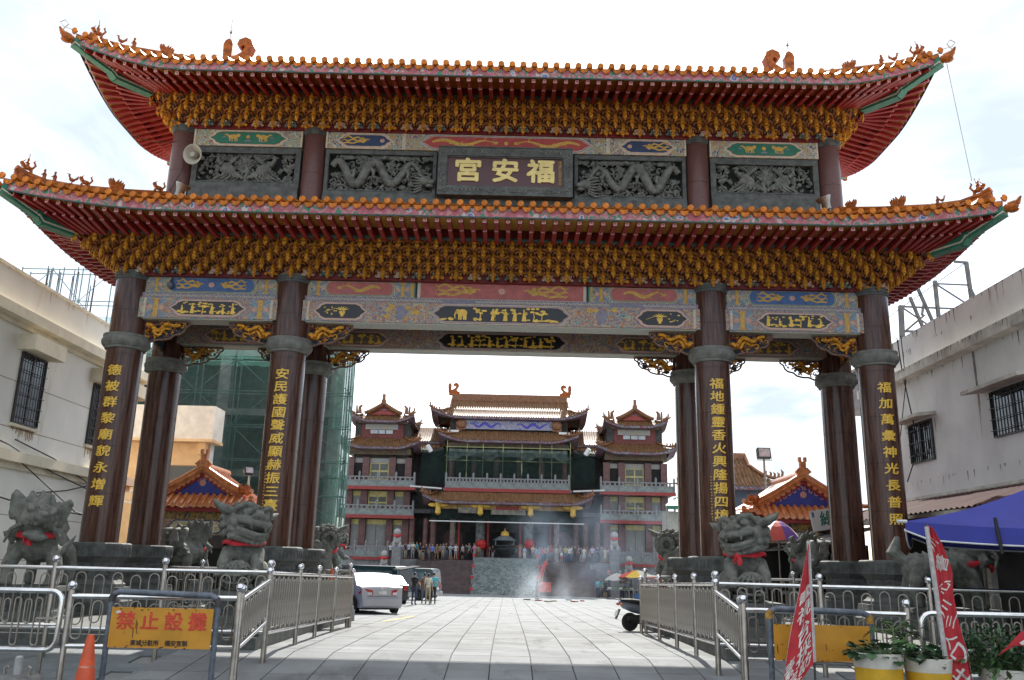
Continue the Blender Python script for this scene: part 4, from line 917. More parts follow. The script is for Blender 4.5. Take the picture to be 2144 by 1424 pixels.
for y in ys:
    z0, z1 = GZ(y), GZ(y + SL); xs = range(-8, 8) if y < 12 else range(-10, 14)
    for i in xs:
        x = .03 + (i + .5) * SW
        if y < -4.8 and y > -10 and not -8 <= i < 9: continue
        M = T(x, y, z0 + random.uniform(-.0015, .0015)) @ Matrix.Rotation(atan2(z1 - z0, SL), 4, 'X') @ RZ(random.uniform(-.15, .15))
        if n_ind < 300 and y > -8.6: link('paving_slab', SM, approach, M); n_ind += 1
        else: rest.merge(slab_mb(SW - .022, SL - .008), M)
ob('paving_slab_field', rest, [SLAB], approach)['kind'] = 'stuff'
# grey side paving of the street in front (square setts with thin joints)
side = MB(); sj = pm('grey_setts', (.150, .168, .175), .8, var=.16, scale=2.0, bump=.12, bscale=24, rand=.08, tint=((.075, .078, .08), .8, .54, (1, 1, 1)), world=True)
street = tag(link('street_paving', MB().box(-14, 14, -20, -10.4, -.62, -.60).mesh('street_paving', [pm('street_joint', (.06, .06, .055), .9)])), kind='structure')
QM = slab_mb(.895, .595).mesh('paving_stone', [sj]); cnt = 0
for r_ in range(0, 12):
    y = -11.3 + r_ * .6
    for i in range(-11, 12):
        x = i * .9 + (.45 if r_ % 2 else 0)
        if -5.95 < x < 6.7 and y > -10.1: continue
        z0, z1 = GZ(y), GZ(y + .6); M = T(x, y, z0) @ Matrix.Rotation(atan2(z1 - z0, .6), 4, 'X')
        link('paving_stone', QM, street, M); cnt += 1
paint = MB()
for (x0, y0, x1, y1, w) in ((-3.55, 6.3, -3.0, 10.6, .12), (-3.0, 10.6, -3.6, 10.65, .12)):
    d = V((x1 - x0, y1 - y0)); nn = V((-d.y, d.x)).normalized() * w / 2
    paint.add([(x0 + nn.x, y0 + nn.y, GZ(y0) + .008), (x0 - nn.x, y0 - nn.y, GZ(y0) + .008), (x1 - nn.x, y1 - nn.y, GZ(y1) + .008), (x1 + nn.x, y1 + nn.y, GZ(y1) + .008)], [(0, 1, 2, 3)])
tag(ob('road_marking', paint, [pm('worn_yellow_marking', (.60, .42, .12), .8, var=.3, scale=12)]), kind='structure')
# low stone kerb platforms under the fenced beds
for s_, nm in ((-1, 'left'), (1, 'right')):
    m = MB(); xa, xb = (-13.2, -4.45) if s_ < 0 else (4.5, 13.2)
    m.box(xa, xb, -4.6, 6.5, -.3, .22); m.box(xa, xb, -4.4, 6.3, .22, .34)
    tag(ob('planting_bed', m, [STONE_D]), kind='structure')

# ------------------------------------------------------------------ FENCES
def pipe_fence(label, pts, H, lo, ends=None, pitch=.26, r=.03, group=None, zf=GZ, tall=None):
    """stainless railing: posts with ball caps, two rails, long hoops hung between them"""
    t = thing('stainless_fence', label, 'fence', (*pts[0][:2], GZ(pts[0][1])), group)
    for i, p in enumerate(pts):
        z = zf(p[1]); h = H + (tall or 0)
        po = ob('post', MB().lathe([(.045, -.12), (.045, h - .08), (.03, h - .06)], 12, (p[0], p[1], z)), [STEEL_D], t, smooth=True)
        ob('ball_cap', MB().ell((p[0], p[1], z + h), (.068, .068, .068), 14, 9), [CHROME], po, smooth='full')
    hm = {}
    for i in range(len(pts) - 1):
        a = V((*pts[i], zf(pts[i][1]))); b = V((*pts[i + 1], zf(pts[i + 1][1]))); d = b - a; L = d.length; u = d / L
        for zz, rr, nm in ((H - .16, r * 1.25, 'top_rail'), (lo, r * 1.05, 'bottom_rail')):
            ob(nm, MB().tube([a + u * .03 + V((0, 0, zz)), b - u * .03 + V((0, 0, zz))], rr, 10), [STEEL], t, smooth=True)
        n = max(1, int(L / pitch)); g = L / n
        ang = atan2(u.y, u.x); sl = u.z / max(1e-6, sqrt(u.x * u.x + u.y * u.y))
        for k in range(n):
            c = a + u * (g * (k + .5)); w = g * .27; up = k % 2; key = (round(w, 3), up, round(H, 2))
            if key not in hm:
                z1 = H - .26 if not up else H - .22; z0 = lo + .10 if not up else lo + .06
                q = [(-w, 0, lo + .02 if up else z0 + w)]
                q = [(w * cos(t_), 0, z1 - w + w * sin(t_)) for t_ in [pi - pi * j / 6 for j in range(7)]] + [(w * cos(t_), 0, z0 + w + w * sin(t_)) for t_ in [-pi * j / 6 for j in range(7)]]
                q.append(q[0]); hm[key] = MB().tube(q, .0125, 6).mesh('hoop', [STEEL_D], True)
            link('hoop', hm[key], t, T(*c) @ Matrix.Rotation(ang, 4, 'Z'))
    return t
ZS = lambda Y: -.07 - .02 * (Y + 5.55)
pipe_fence('tall stainless hoop fence along the left side of the paved approach', [(-4.02, -5.55), (-4.0, -3.3), (-3.98, -1.55), (-3.95, .3), (-3.92, 2.6)], 1.66, .46, pitch=.17, zf=ZS)
pipe_fence('tall stainless hoop fence in front of the two left stone beasts', [(-12.2, -5.6), (-10.1, -5.6), (-7.95, -5.6), (-5.95, -5.6), (-4.03, -5.56)], 1.70, .50, pitch=.30)
pipe_fence('stainless fence behind the left gate columns', [(-12, 2.9), (-9.9, 2.95), (-8.2, 3.0), (-5.9, 2.9), (-4.02, 2.7)], 1.62, .42, pitch=.19)
pipe_fence('tall stainless hoop fence along the right side of the paved approach', [(4.08, -5.7), (4.08, -3.9), (4.06, -2.0), (4.04, .1), (4.02, 2.9)], 1.64, .46, pitch=.17, zf=ZS)
pipe_fence('tall stainless hoop fence in front of the right lion and columns', [(4.09, -5.71), (5.95, -5.8), (7.9, -5.85), (9.9, -5.85), (11.9, -5.85)], 1.70, .50, pitch=.30)
pipe_fence('stainless fence behind the right gate columns', [(12, 2.9), (10.0, 2.95), (8.3, 3.0), (5.9, 2.9), (4.15, 2.95)], 1.66, .42, pitch=.19)
pipe_fence('low stainless fence behind the barrier board lettered in red', [(-6.36, -8.15), (-3.83, -8.0)], 1.60, .72, pitch=.26, r=.034)
pipe_fence('short low stainless fence joining the left tall fence corner', [(-3.80, -7.98), (-4.0, -5.68)], 1.58, .70, pitch=.17, r=.034)
pipe_fence('low stainless fence behind the plain yellow barrier board', [(3.97, -8.0), (6.46, -8.1)], 1.60, .72, pitch=.26, r=.034)
pipe_fence('short low stainless fence joining the right tall fence corner', [(3.95, -7.95), (4.06, -5.82)], 1.58, .70, pitch=.17, r=.034)
def swing_gate(label, x0, x1, Y, z0, z1):
    t = thing('swing_gate', label, 'gate', ((x0 + x1) / 2, Y, GZ(Y))); rr = .16; P = []
    for cx, cz, a0 in ((x1 - rr, z1 - rr, pi / 2), (x1 - rr, z0 + rr, 0), (x0 + rr, z0 + rr, -pi / 2), (x0 + rr, z1 - rr, -pi)):
        for j in range(6): a = a0 - (pi / 2) * j / 5; P.append((cx + rr * cos(a), Y, cz + rr * sin(a)))
    P.append(P[0]); ob('frame', MB().tube(P, .042, 12), [STEEL], t, smooth=True)
    n = int((x1 - x0 - .2) / .16); w = .048; me = {}
    for k in range(n):
        up = k % 2; a_, b_ = (z1 - .1 - .02 * up, z0 + (.38 if up else .06)); 
        q = [(w * cos(t_), 0, a_ - w + w * sin(t_)) for t_ in [pi - pi * j / 6 for j in range(7)]] + [(w * cos(t_), 0, b_ + w + w * sin(t_)) for t_ in [-pi * j / 6 for j in range(7)]]; q.append(q[0])
        if up not in me: me[up] = MB().tube(q, .0135, 6).mesh('hoop', [STEEL_D], True)
        link('hoop', me[up], t, T(x0 + .16 + k * .16, Y, 0))
    ob('middle_rail', MB().tube([(x0 + .03, Y + .02, z0 + .36), (x1 - .03, Y + .02, z0 + .36)], .018, 8), [STEEL], t, smooth=True)
    ob('latch', MB().box(x1 - .34, x1 - .04, Y - .03, Y - .01, z0 + .44, z0 + .47), [STEEL_D], t)
    for xx in (x0 + .2, x1 - .2): ob('leg', MB().tube([(xx, Y, z0), (xx, Y, GZ(Y))], .03, 8), [STEEL_D], t)
    return t
swing_gate('low stainless swing gate at the left edge of the street', -9.2, -6.46, -8.2, .28, 1.13)
swing_gate('low stainless swing gate behind the potted plants at the right', 6.55, 9.4, -8.35, .22, 1.10)

# ------------------------------------------------------------------ STONE BEASTS
def lion_mb(turn, mouth):
    b = MB()
    E_ = lambda c, r, R=None: b.ell(c, r, 12, 8, 0, R)
    E_((0, .42, .62), (.44, .55, .52)); E_((0, .0, .98), (.43, .38, .48)); E_((0, .25, 1.0), (.42, .4, .5))
    for s_ in (-1, 1):
        E_((s_ * .36, .62, .38), (.24, .42, .36)); E_((s_ * .42, .28, .12), (.17, .3, .13))
        capsule(b, (s_ * .34, -.12, .92), (s_ * .40, -.42, .62), .19, .16, 10); capsule(b, (s_ * .40, -.42, .62), (s_ * .36, -.56, .40), .15, .13, 10)
        E_((s_ * .36, -.66, .42), (.18, .2, .12))
        for q in range(4): E_((s_ * .36 + (q - 1.5) * .085, -.82, .38), (.048, .09, .07))
        for q in range(3): E_((s_ * .47, -.2 + .06 * q, .85 - .07 * q), (.06, .06, .05))
    capsule(b, (0, .95, .5), (0, 1.05, 1.1), .14, .2, 9); E_((0, 1.0, 1.25), (.22, .16, .22))
    # ridge of curls on the back
    for q in range(5): E_((0, .35 + .13 * q, 1.42 - .11 * q), (.12, .1, .1))
    h = MB(); H_ = lambda c, r, R=None: h.ell(c, r, 14, 9, 0, R)
    H_((0, .02, .06), (.46, .42, .38)); H_((0, -.24, .10), (.36, .24, .24)); H_((0, -.30, -.02), (.37, .22, .14))
    lip = lambda w, y, z, r, dip=0: h.tube([(w * sin(t), y + .30 * (1 - cos(t)), z + dip * abs(sin(t)) ** 2) for t in [-1.35 + .3 * k for k in range(10)]], r, 9)
    lip(.37, -.60, -.04, .075, .06); lip(.36, -.56, .03, .07, .03)
    if mouth: lip(.34, -.53, -.27, .062, .12); lip(.32, -.48, -.31, .07, .08); H_((0, -.30, -.30), (.30, .25, .07)); H_((0, -.34, -.21), (.15, .16, .035))
    else: lip(.35, -.57, -.19, .07, .08); lip(.32, -.5, -.25, .08, .08); H_((0, -.30, -.22), (.32, .27, .1))
    H_((0, -.60, .13), (.16, .10, .085)); H_((0, -.5, .2), (.1, .14, .08))
    for s_ in (-1, 1):
        if mouth:
            h.tube([(s_ * .17, -.575, -.08), (s_ * .17, -.58, -.19)], [.035, .012], 6)
        H_((s_ * .13, -.62, .10), (.07, .07, .065)); H_((s_ * .20, -.44, .235), (.085, .075, .085)); H_((s_ * .20, -.39, .22), (.13, .08, .12))
        h.tube([(s_ * .07, -.50, .27), (s_ * .18, -.50, .36), (s_ * .32, -.40, .37), (s_ * .42, -.26, .28), (s_ * .44, -.22, .18)], [.05, .07, .07, .06, .035], 8)
        H_((s_ * .38, -.22, .0), (.12, .16, .15)); H_((s_ * .40, -.16, -.16), (.1, .12, .1))
        h.tube([(s_ * .36, .02, .25), (s_ * .55, .08, .30), (s_ * .72, .1, .38), (s_ * .82, .08, .46)], [.15, .15, .10, .02], 8, sq=.7); h.tube([(s_ * .46, .0, .24), (s_ * .62, .03, .27)], [.07, .05], 8)
        for q in range(5): H_((s_ * (.40 - .05 * q), -.14 - .05 * q, -.30 - .015 * q), (.075, .075, .08))
    for ring in range(4):
        n = 15 - ring
        for q in range(n):
            a = 2 * pi * q / n + ring * .25; sc = (1, .93, .75, .45)[ring]; x, z = .47 * sc * cos(a), .06 + .43 * sc * sin(a); y = .14 + .13 * ring
            H_((x, y, z), (.085, .08, .085))
            if q % 2 == 0: h.tube([(x * 1.02 + .035 * cos(t), y - .05, z * 1.02 + .035 * sin(t)) for t in (0, 1.2, 2.4, 3.6, 4.8)], .022, 6)
    for q in range(7): a = pi * (q + .5) / 7; H_((.33 * cos(a), -.16, .20 + .24 * sin(a)), (.075, .08, .07))
    for q in range(5): H_(((q - 2) * .11, -.40 + .03 * abs(q - 2), -.41 + .02 * abs(q - 2)), (.06, .055, .07))
    b.merge(h, T(0, -.12, 1.55) @ RZ(turn) @ RX(-7) @ RY(turn * .22) @ Matrix.Scale(1.14, 4)); return b
BALLP = MB(); R_ = .42
for k in range(6):
    a = pi * k / 6; BALLP.tube([(R_ * cos(t) * cos(a), R_ * cos(t) * sin(a), R_ * sin(t)) for t in [2 * pi * j / 24 for j in range(25)]], .042, 7)
for z in (-.26, -.05, .17, .33): rr = sqrt(R_ * R_ - z * z); BALLP.tube([(rr * cos(t), rr * sin(t), z) for t in [2 * pi * j / 24 for j in range(25)]], .042, 7)
BALLP.ell((0, 0, 0), (.2, .2, .2), 10, 7)
BALLM = BALLP.mesh('openwork_ball', [LION], True)
PEDM = MB()
for a in ((-.7, .7, -1.05, 1.15, -.02, .0), (-.72, .72, -1.1, 1.2, -.12, -.021), (-.62, .62, -1.0, 1.1, -.55, -.121), (-.72, .72, -1.1, 1.2, -.68, -.551), (-.8, .8, -1.18, 1.28, -1.3, -.681)): PEDM.box(*a)
rnd = random.Random(3)
for q in range(40):
    x, z = rnd.uniform(-.52, .52), rnd.uniform(-.5, -.18); rr = rnd.uniform(.04, .08); PEDM.tube([(x + rr * cos(t) * (1 - t / 8), -1.01, z + rr * sin(t) * (1 - t / 8)) for t in (0, 1, 2, 3, 4, 5)], .022, 5)
PEDM = PEDM.mesh('pedestal', [STONE_D])
LMESH = {}
def lion_mesh(turn, mouth):
    k = (turn, mouth)
    if k not in LMESH: LMESH[k] = voxel(lion_mb(turn, mouth), [LION], .019, 'body', 1)
    return LMESH[k]
def ribbon_mb(c, rx, ry, tilt, knot, turn=0, drop=.0):
    m = MB(); M = T(*c) @ RZ(turn) @ Matrix.Rotation(radians(tilt), 4, 'X'); n = 28; vs = []
    for j in range(n):
        a = 2 * pi * j / n; x, y = rx * cos(a), ry * sin(a); w = .06 + .015 * sin(a * 5); sag = -.10 * max(0, -sin(a)) ** 2
        vs += [(x * 1.0, y, w + sag), (x * 1.06, y * 1.06, .0 + sag), (x * 1.02, y * 1.02, -w + sag), (x * .97, y * .97, -w * .2 + sag)]
    q = []
    for j in range(n):
        for k in range(4): q.append((j * 4 + k, j * 4 + (k + 1) % 4, ((j + 1) % n) * 4 + (k + 1) % 4, ((j + 1) % n) * 4 + k))
    m.add(vs, q)
    if knot:
        kx = knot; m.ell((kx, -ry * 1.04, -.1), (.1, .07, .09), 8, 6); m.ell((kx - .02, -ry * 1.1, -.16), (.06, .05, .08), 8, 5)
        m.tube([(kx, -ry * 1.08, -.12), (kx + .02, -ry * 1.15, -.26), (kx + .04, -ry * 1.12, -.36)], [.05, .075, .05], 6, sq=.45); m.tube([(kx, -ry * 1.08, -.12), (kx - .1, -ry * 1.14, -.22), (kx - .08, -ry * 1.12, -.32)], [.05, .07, .03], 6, sq=.45)
    return m.xf(M)
def lion(label, x, y, z, rot, sc, turn, mouth, ball=True, knot=.02, grp=None, rib_tilt=-8):
    M = T(x, y, z) @ RZ(rot) @ Matrix.Scale(sc, 4); t = link('stone_lion', None, None, M); tag(t, label, 'statue', grp)
    link('body', lion_mesh(turn, mouth), t, M); link('pedestal', PEDM, t, M)
    if ball: link('openwork_ball', BALLM, t, M @ T(.0, -.74, .34) @ RX(20) @ Matrix.Scale(.84, 4))
    ob('ribbon', ribbon_mb((0, -.08, 1.14), .50, .50, rib_tilt, knot, turn * .4), [RIBBON], t, M, smooth=True)
    return t
lion('grey stone lion left of the approach, head turned right, smooth red collar', -5.5, -2.35, 1.02, 8, .875, 38, True, knot=0)
lion('grey stone lion right of the approach, red collar knotted at its chest', 5.52, -2.35, 1.02, -4, .875, -34, True, knot=-.12)
lion('stone lion seen from behind, past the left inner columns beside the blue pickup', -5.3, 5.3, 1.2, 172, .74, 30, False, ball=False, knot=0, rib_tilt=-22)
lion('stone lion seen from behind, past the right inner columns beside an orange cone', 5.35, 5.3, 1.15, 186, .80, -30, False, ball=False, knot=0, rib_tilt=-22)
def qilin_mb():
    b = MB(); E_ = lambda c, r, R=None: b.ell(c, r, 12, 8, 0, R)
    E_((0, .3, .95), (.46, .75, .42)); E_((0, -.25, 1.0), (.48, .42, .46)); E_((0, .85, .95), (.42, .38, .42))
    for s_ in (-1, 1):
        capsule(b, (s_ * .40, -.35, .8), (s_ * .52, -.42, .45), .2, .17, 9); capsule(b, (s_ * .52, -.42, .45), (s_ * .5, -.46, .1), .15, .15, 9); E_((s_ * .5, -.52, .06), (.17, .19, .09))
        capsule(b, (s_ * .36, .9, .8), (s_ * .46, 1.05, .42), .22, .15, 9); capsule(b, (s_ * .46, 1.05, .42), (s_ * .44, .95, .08), .13, .13, 9)
        for q in range(3): b.tube([(s_ * .55, -.3 + .1 * q, .8), (s_ * (.66 + .05 * q), -.2 + .12 * q, 1.0 + .1 * q)], [.1, .02], 7)
    b.tube([(0, 1.1, 1.1), (0, 1.4, 1.4), (0, 1.25, 1.8)], [.15, .2, .06], 8)
    for q in range(8): b.tube([(0, -.1 + .17 * q, 1.36 - .02 * q), (0, .0 + .17 * q, 1.56 - .03 * q)], [.1, .02], 6)
    h = MB(); H_ = lambda c, r, R=None: h.ell(c, r, 12, 8, 0, R)
    H_((0, 0, .05), (.42, .42, .36)); H_((0, -.35, .08), (.28, .3, .17)); H_((0, -.62, .14), (.2, .12, .11)); H_((0, -.70, .2), (.12, .07, .07)); H_((0, -.36, -.26), (.26, .28, .08)); H_((0, -.5, -.3), (.18, .12, .07)); H_((0, -.36, -.17), (.15, .22, .06))
    for s_ in (-1, 1):
        H_((s_ * .2, -.3, .3), (.13, .12, .1)); H_((s_ * .2, -.38, .25), (.07, .07, .07)); h.tube([(s_ * .1, -.66, .2), (s_ * .2, -.7, .34)], [.05, .015], 6)
        h.tube([(s_ * .30, .02, .28), (s_ * .46, .1, .42), (s_ * .5, .14, .56)], [.11, .09, .03], 8)
        h.tube([(s_ * .3, -.3, -.05), (s_ * .46, -.25, -.2), (s_ * .5, -.1, -.5)], [.06, .05, .03], 7)
        for q in range(6): a = -.6 + q * .42; h.tube([(s_ * .34, .05, .1 + .05 * q), (s_ * (.5 + .05 * sin(a)), .12, .06 + .09 * q), (s_ * .54, .24, .14 + .09 * q)], [.12, .1, .03], 7)
        for q in range(5): h.tube([(s_ * .28, -.02, -.15), (s_ * (.3 + .05 * q), .08, -.35), (s_ * (.34 + .05 * q), .12, -.52 + .06 * q)], [.08, .07, .02], 7)
        for q in range(3): H_((s_ * (.1 + q * .07), -.58 + q * .06, -.02), (.03, .03, .06))
    h.tube([(0, .05, .35), (0.06, .12, .52), (.12, .14, .66)], [.14, .11, .03], 8)
    for q in range(7): a = -1.2 + q * .4; h.tube([(.36 * sin(a), .2, .05 + .3 * cos(a)), (.5 * sin(a), .3, .08 + .46 * cos(a)), (.54 * sin(a), .42, .1 + .58 * cos(a))], [.13, .1, .03], 8)
    b.merge(h, T(0, -.55, 1.46) @ RZ(26) @ RX(4) @ RY(8) @ Matrix.Scale(1.12, 4)); return b
QM_ = voxel(qilin_mb(), [LION], .028, 'body', 1)
def qilin(label, x, y, z, rot, sc, tail=False, mir=1):
    M = T(x, y, z) @ RZ(rot) @ Matrix.Diagonal((sc * mir, sc, sc, 1)); t = link('stone_qilin', None, None, M); tag(t, label, 'statue')
    link('body', QM_, t, M); link('pedestal', PEDM, t, M)
    ob('ribbon', ribbon_mb((0, -.42, 1.14), .46, .44, -14, -.1, 12), [RIBBON], t, M, smooth=True)
    if tail:
        m = MB()
        for s_ in (-.25, 0, .25): m.tube([(s_, 1.2, .9), (s_ * 1.4, 1.5, 1.3), (s_ * 1.6, 1.4, 1.75), (s_ * 1.2, 1.05, 1.8), (s_, 1.0, 1.45), (s_ * .8, 1.2, 1.3)], [.1, .1, .09, .09, .08, .03], 8)
        for q in range(9): m.ell((random.uniform(-.55, .55), 1.25, random.uniform(.9, 1.3)), (.14, .12, .14), 8, 5)
        ob('curled_tail', m, [LION], t, M, smooth='full')
qilin('grey stone qilin with open jaws at the left end, red bow at its chest', -9.95, -2.4, 1.02, 10, .90)
qilin('grey stone qilin at the right end under the blue canopy, its head turned away', 10.1, -2.3, .98, 78, .84, mir=1)
qilin('stone qilin seen from behind with curled tail, beyond the left outer columns', -9.35, 5.0, 1.05, 176, .8, True)
qilin('stone qilin seen from behind with curled tail, beyond the right outer columns', 9.45, 5.0, 1.1, 184, .8, True)
lion('small round-headed stone lion with red bib farther back on the left of the court', -6.7, 14.2, 1.55, 100, .68, 60, True, ball=False, knot=.1)
# ------------------------------------------------------------------ SIDE BUILDINGS
CREAMW = pm('cream_render_wall', (.88, .85, .76), .85, var=.06, scale=.7, bump=.08, bscale=40, tint=((.70, .62, .48), 1.1, .60, (1, 1, .22)))
CREAMT = pm('cream_trim', (.76, .68, .52), .85, var=.1, scale=1.5, tint=((.50, .42, .29), 1.6, .62, (1, 1, .3)))
GREYW = pm('weathered_white_wall', (.68, .67, .65), .9, var=.08, scale=.8, bump=.15, bscale=30, tint=((.30, .26, .21), 2.6, .62, (1, 1, .10)))
GREYT = pm('weathered_trim', (.58, .55, .49), .9, var=.2, scale=2, bump=.3, tint=((.15, .13, .11), 3.5, .56, (1, 1, .5)))
RUST = pm('rust_stain', (.36, .20, .07), .9, var=.3, scale=6, stretch=(6, 6, .6))
def barred_window(b, X, s_, y0, y1, z0, z1, nbar, cross, stain=False):
    """recessed window in a wall facing s_ along x"""
    xw = X + s_ * .012; w = ob('window', MB().box(min(X, X - s_ * .02), max(X, X - s_ * .02) + .0, y0, y1, z0, z1), [DARK], b, T(s_ * .014, 0, 0))
    ob('pane', MB().add([(X + s_ * .02, y0 + .05, z0 + .05), (X + s_ * .02, y1 - .05, z0 + .05), (X + s_ * .02, y1 - .05, z1 - .05), (X + s_ * .02, y0 + .05, z1 - .05)], [(0, 1, 2, 3)]), [GLASS], w)
    fr = MB(); t = .045; xa, xb = sorted((X + s_ * .016, X + s_ * .07))
    fr.box(xa, xb, y0, y1, z0, z0 + t); fr.box(xa, xb, y0, y1, z1 - t, z1); fr.box(xa, xb, y0, y0 + t, z0 + t, z1 - t); fr.box(xa, xb, y1 - t, y1, z0 + t, z1 - t)
    fr.box(xa, xb - .02, (y0 + y1) / 2 - .02, (y0 + y1) / 2 + .02, z0 + t, z1 - t); ob('frame', fr, [pm('dark_bronze_frame', (.05, .045, .04), .4)], w)
    bm_ = pm('dark_iron_bar', (.03, .03, .03), .5)
    br = MB().tube([(0, 0, z0 + .01), (0, 0, z1 - .01)], .013, 5).mesh('bar', [bm_])
    for k in range(nbar): link('bar', br, w, T(X + s_ * .1, y0 + (k + .5) * (y1 - y0) / nbar, 0))
    bc = MB().tube([(0, y0, 0), (0, y1, 0)], .012, 5).mesh('crossbar', [bm_])
    for k in range(cross): link('crossbar', bc, w, T(X + s_ * .115, 0, z0 + (k + .6) * (z1 - z0) / (cross + .2)))
    if stain:
        xs = X + s_ * .004; m = MB(); y = y0 + .05
        while y < y1 - .05: l = random.uniform(.15, .5); wd = random.uniform(.04, .1); m.add([(xs, y, z0 - .03), (xs, y + wd, z0 - .03), (xs, y + wd * .7, z0 - l), (xs, y + wd * .3, z0 - l)], [(0, 1, 2, 3)]); y += wd + .01
        ob('rust_stain', m, [RUST], b)
lb = thing('cream_building', 'cream rendered two-storey building with hooded barred windows on the left', 'building', (-17, -2, 0)); X = -13.5
ob('wall', MB().box(-24, X, -17, 9.6, -.7, 8.96), [CREAMW], lb)
ob('parapet', MB().box(-24.1, X + .05, -17.1, 9.7, 8.25, 9.25), [CREAMW], lb); ob('coping', MB().box(-24.15, X + .10, -17.15, 9.75, 9.252, 9.32), [CREAMT], lb)
ob('ledge', MB().box(-24, X + .42, -17, 9.85, 7.93, 8.22), [CREAMT], lb); ob('ledge', MB().box(-24, X + .12, -17, 9.72, 7.80, 7.929), [CREAMT], lb)
ob('ledge', MB().box(-24, X + .3, -17, 9.8, 4.12, 4.4), [CREAMT], lb); ob('ledge', MB().box(-24, X + .1, -17, 9.7, 3.95, 4.119), [CREAMT], lb)
gr = pm('render_groove', (.42, .36, .26), .9)
for z in (6.32, 5.05, 2.7, 1.5): ob('groove', MB().box(X, X + .004, -17, 9.6, z, z + .025), [gr], lb)
for y0, y1 in ((-3.2, -1.9), (1.75, 3.05), (6.1, 7.0), (8.55, 9.3)):
    barred_window(lb, X, 1, y0, y1, 5.2, 7.2, 9, 6, True); ob('window_hood', MB().box(X - .01, X + .5, y0 - .25, y1 + .15, 7.22, 7.66), [CREAMT], lb)
    ob('sill', MB().box(X, X + .09, y0 - .04, y1 + .04, 5.1, 5.18), [CREAMT], lb)
rbld = thing('weathered_white_building', 'stained white two-storey building with barred windows and concrete hoods on the right', 'building', (17, -2, 0)); X = 13.5
ob('wall', MB().box(X, 24, -17, 9.2, -.7, 9.0), [GREYW], rbld); ob('parapet', MB().box(X - .05, 24.1, -17.1, 9.3, 8.3, 9.4), [GREYW], rbld)
for y0, y1 in ((-17, -2.2), (-2.16, 1.9), (1.94, 9.45)): ob('ledge', MB().box(X - .38, 24, y0, y1, 7.9, 8.2), [GREYT], rbld)
ob('ledge', MB().box(X - .16, 24, -17, 9.4, 3.72, 3.98), [GREYT], rbld); ob('ledge', MB().box(X - .05, 24, -17, 9.35, 4.02, 4.1), [GREYT], rbld)
barred_window(rbld, X, -1, -.75, 1.32, 5.3, 6.55, 14, 4); barred_window(rbld, X, -1, 4.75, 6.3, 5.15, 6.42, 11, 3); barred_window(rbld, X, -1, -6, -4, 5.3, 6.6, 12, 4)
for y0, y1, z in ((-1.0, 1.75, 6.62), (4.5, 6.7, 6.52), (-6.3, -3.7, 6.7)): ob('window_hood', MB().add([(X, y0, z + .1), (X - .62, y0, z + .02), (X - .62, y1, z + .02), (X, y1, z + .1), (X, y0, z), (X - .62, y0, z - .08), (X - .62, y1, z - .08), (X, y1, z)], [(0, 1, 2, 3), (4, 7, 6, 5), (0, 4, 5, 1), (1, 5, 6, 2), (2, 6, 7, 3)]), [GREYT], rbld)
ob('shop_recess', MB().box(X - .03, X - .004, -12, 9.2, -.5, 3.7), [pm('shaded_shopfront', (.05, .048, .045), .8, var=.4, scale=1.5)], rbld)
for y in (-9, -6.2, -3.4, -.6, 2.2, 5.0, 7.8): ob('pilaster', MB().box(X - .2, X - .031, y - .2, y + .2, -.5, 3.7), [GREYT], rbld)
wire([V((13.3, 6.2, 9.4)), V((13.28, 6.0, 8.2)), V((13.28, 5.7, 7.0)), V((13.3, 5.4, 5.6)), V((13.3, 6.4, 4.6))], .022, 'black cable hanging down the white building left of its second window')
wire([V((13.3, 5.9, 9.4)), V((13.28, 5.8, 7.8)), V((13.27, 6.5, 6.2)), V((13.27, 7.2, 4.9))], .016, 'thin cable hanging beside the rightmost column on the white wall')
CABL = ('upper black cable sagging from the left edge across the cream wall', 'second black cable crossing low behind the stone qilin', 'cable dropping under the first hooded window of the cream wall', 'cable rising to the right towards the leftmost column', 'lowest thin cable along the cream wall')
for k, pts in enumerate((((-13.42, -2, 5.0), (-13.3, 1.5, 4.55), (-13.3, 4, 4.05), (-13.3, 7.5, 3.6)), ((-13.42, -1, 4.3), (-13.25, 2.0, 4.2), (-13.2, 5.5, 3.0), (-13.2, 8.4, 2.7)), ((-13.42, 2, 4.75), (-13.3, 4, 4.45), (-13.3, 6.5, 3.9), (-13.3, 9, 3.6)), ((-13.4, 3.5, 3.4), (-13.3, 5, 3.6), (-13.3, 7, 4.0), (-13.3, 8.5, 4.3)), ((-13.4, -1, 3.4), (-13.3, 3, 3.0), (-13.3, 8, 2.9)))):
    P = []
    for i in range(len(pts) - 1): P += [V(pts[i]).lerp(V(pts[i + 1]), j / 4) for j in range(4)]
    wire(P + [V(pts[-1])], .02, CABL[k], grp='cables on the cream wall')
def streaks(par, X, s_, rows, mat, seed):
    rnd = random.Random(seed); m = MB()
    for y0, y1, z, n, lm in rows:
        for k in range(n):
            y = rnd.uniform(y0, y1); w = rnd.uniform(.015, .07); l = lm * rnd.random() ** 2 + .05; q = X + s_ * (.004 + .0002 * k / n)
            m.add([(q, y, z), (q, y + w, z), (q, y + w * .8, z - l * .5), (q, y + w * .55, z - l), (q, y + w * .2, z - l * .7)], [(0, 1, 2, 3, 4)])
    ob('mould_streaks', m, [mat], par)['kind'] = 'stuff'
MOULD = pm('mould_stain', (.20, .185, .16), .95, var=.5, scale=5)
streaks(rbld, 13.45, -1, [(-8, 9, 9.39, 90, .55), (-8, 9, 8.9, 25, .2)], MOULD, 4); streaks(rbld, 13.5, -1, [(-8, 9, 7.89, 45, .5), (1.88, 1.98, 7.89, 14, 2.6), (-8, 9, 4.6, 50, .45), (4.5, 6.6, 6.4, 12, .5), (-.9, 1.6, 6.5, 10, .5)], MOULD, 5); streaks(rbld, 13.12, -1, [(-8, 9, 8.19, 80, .25)], MOULD, 6)
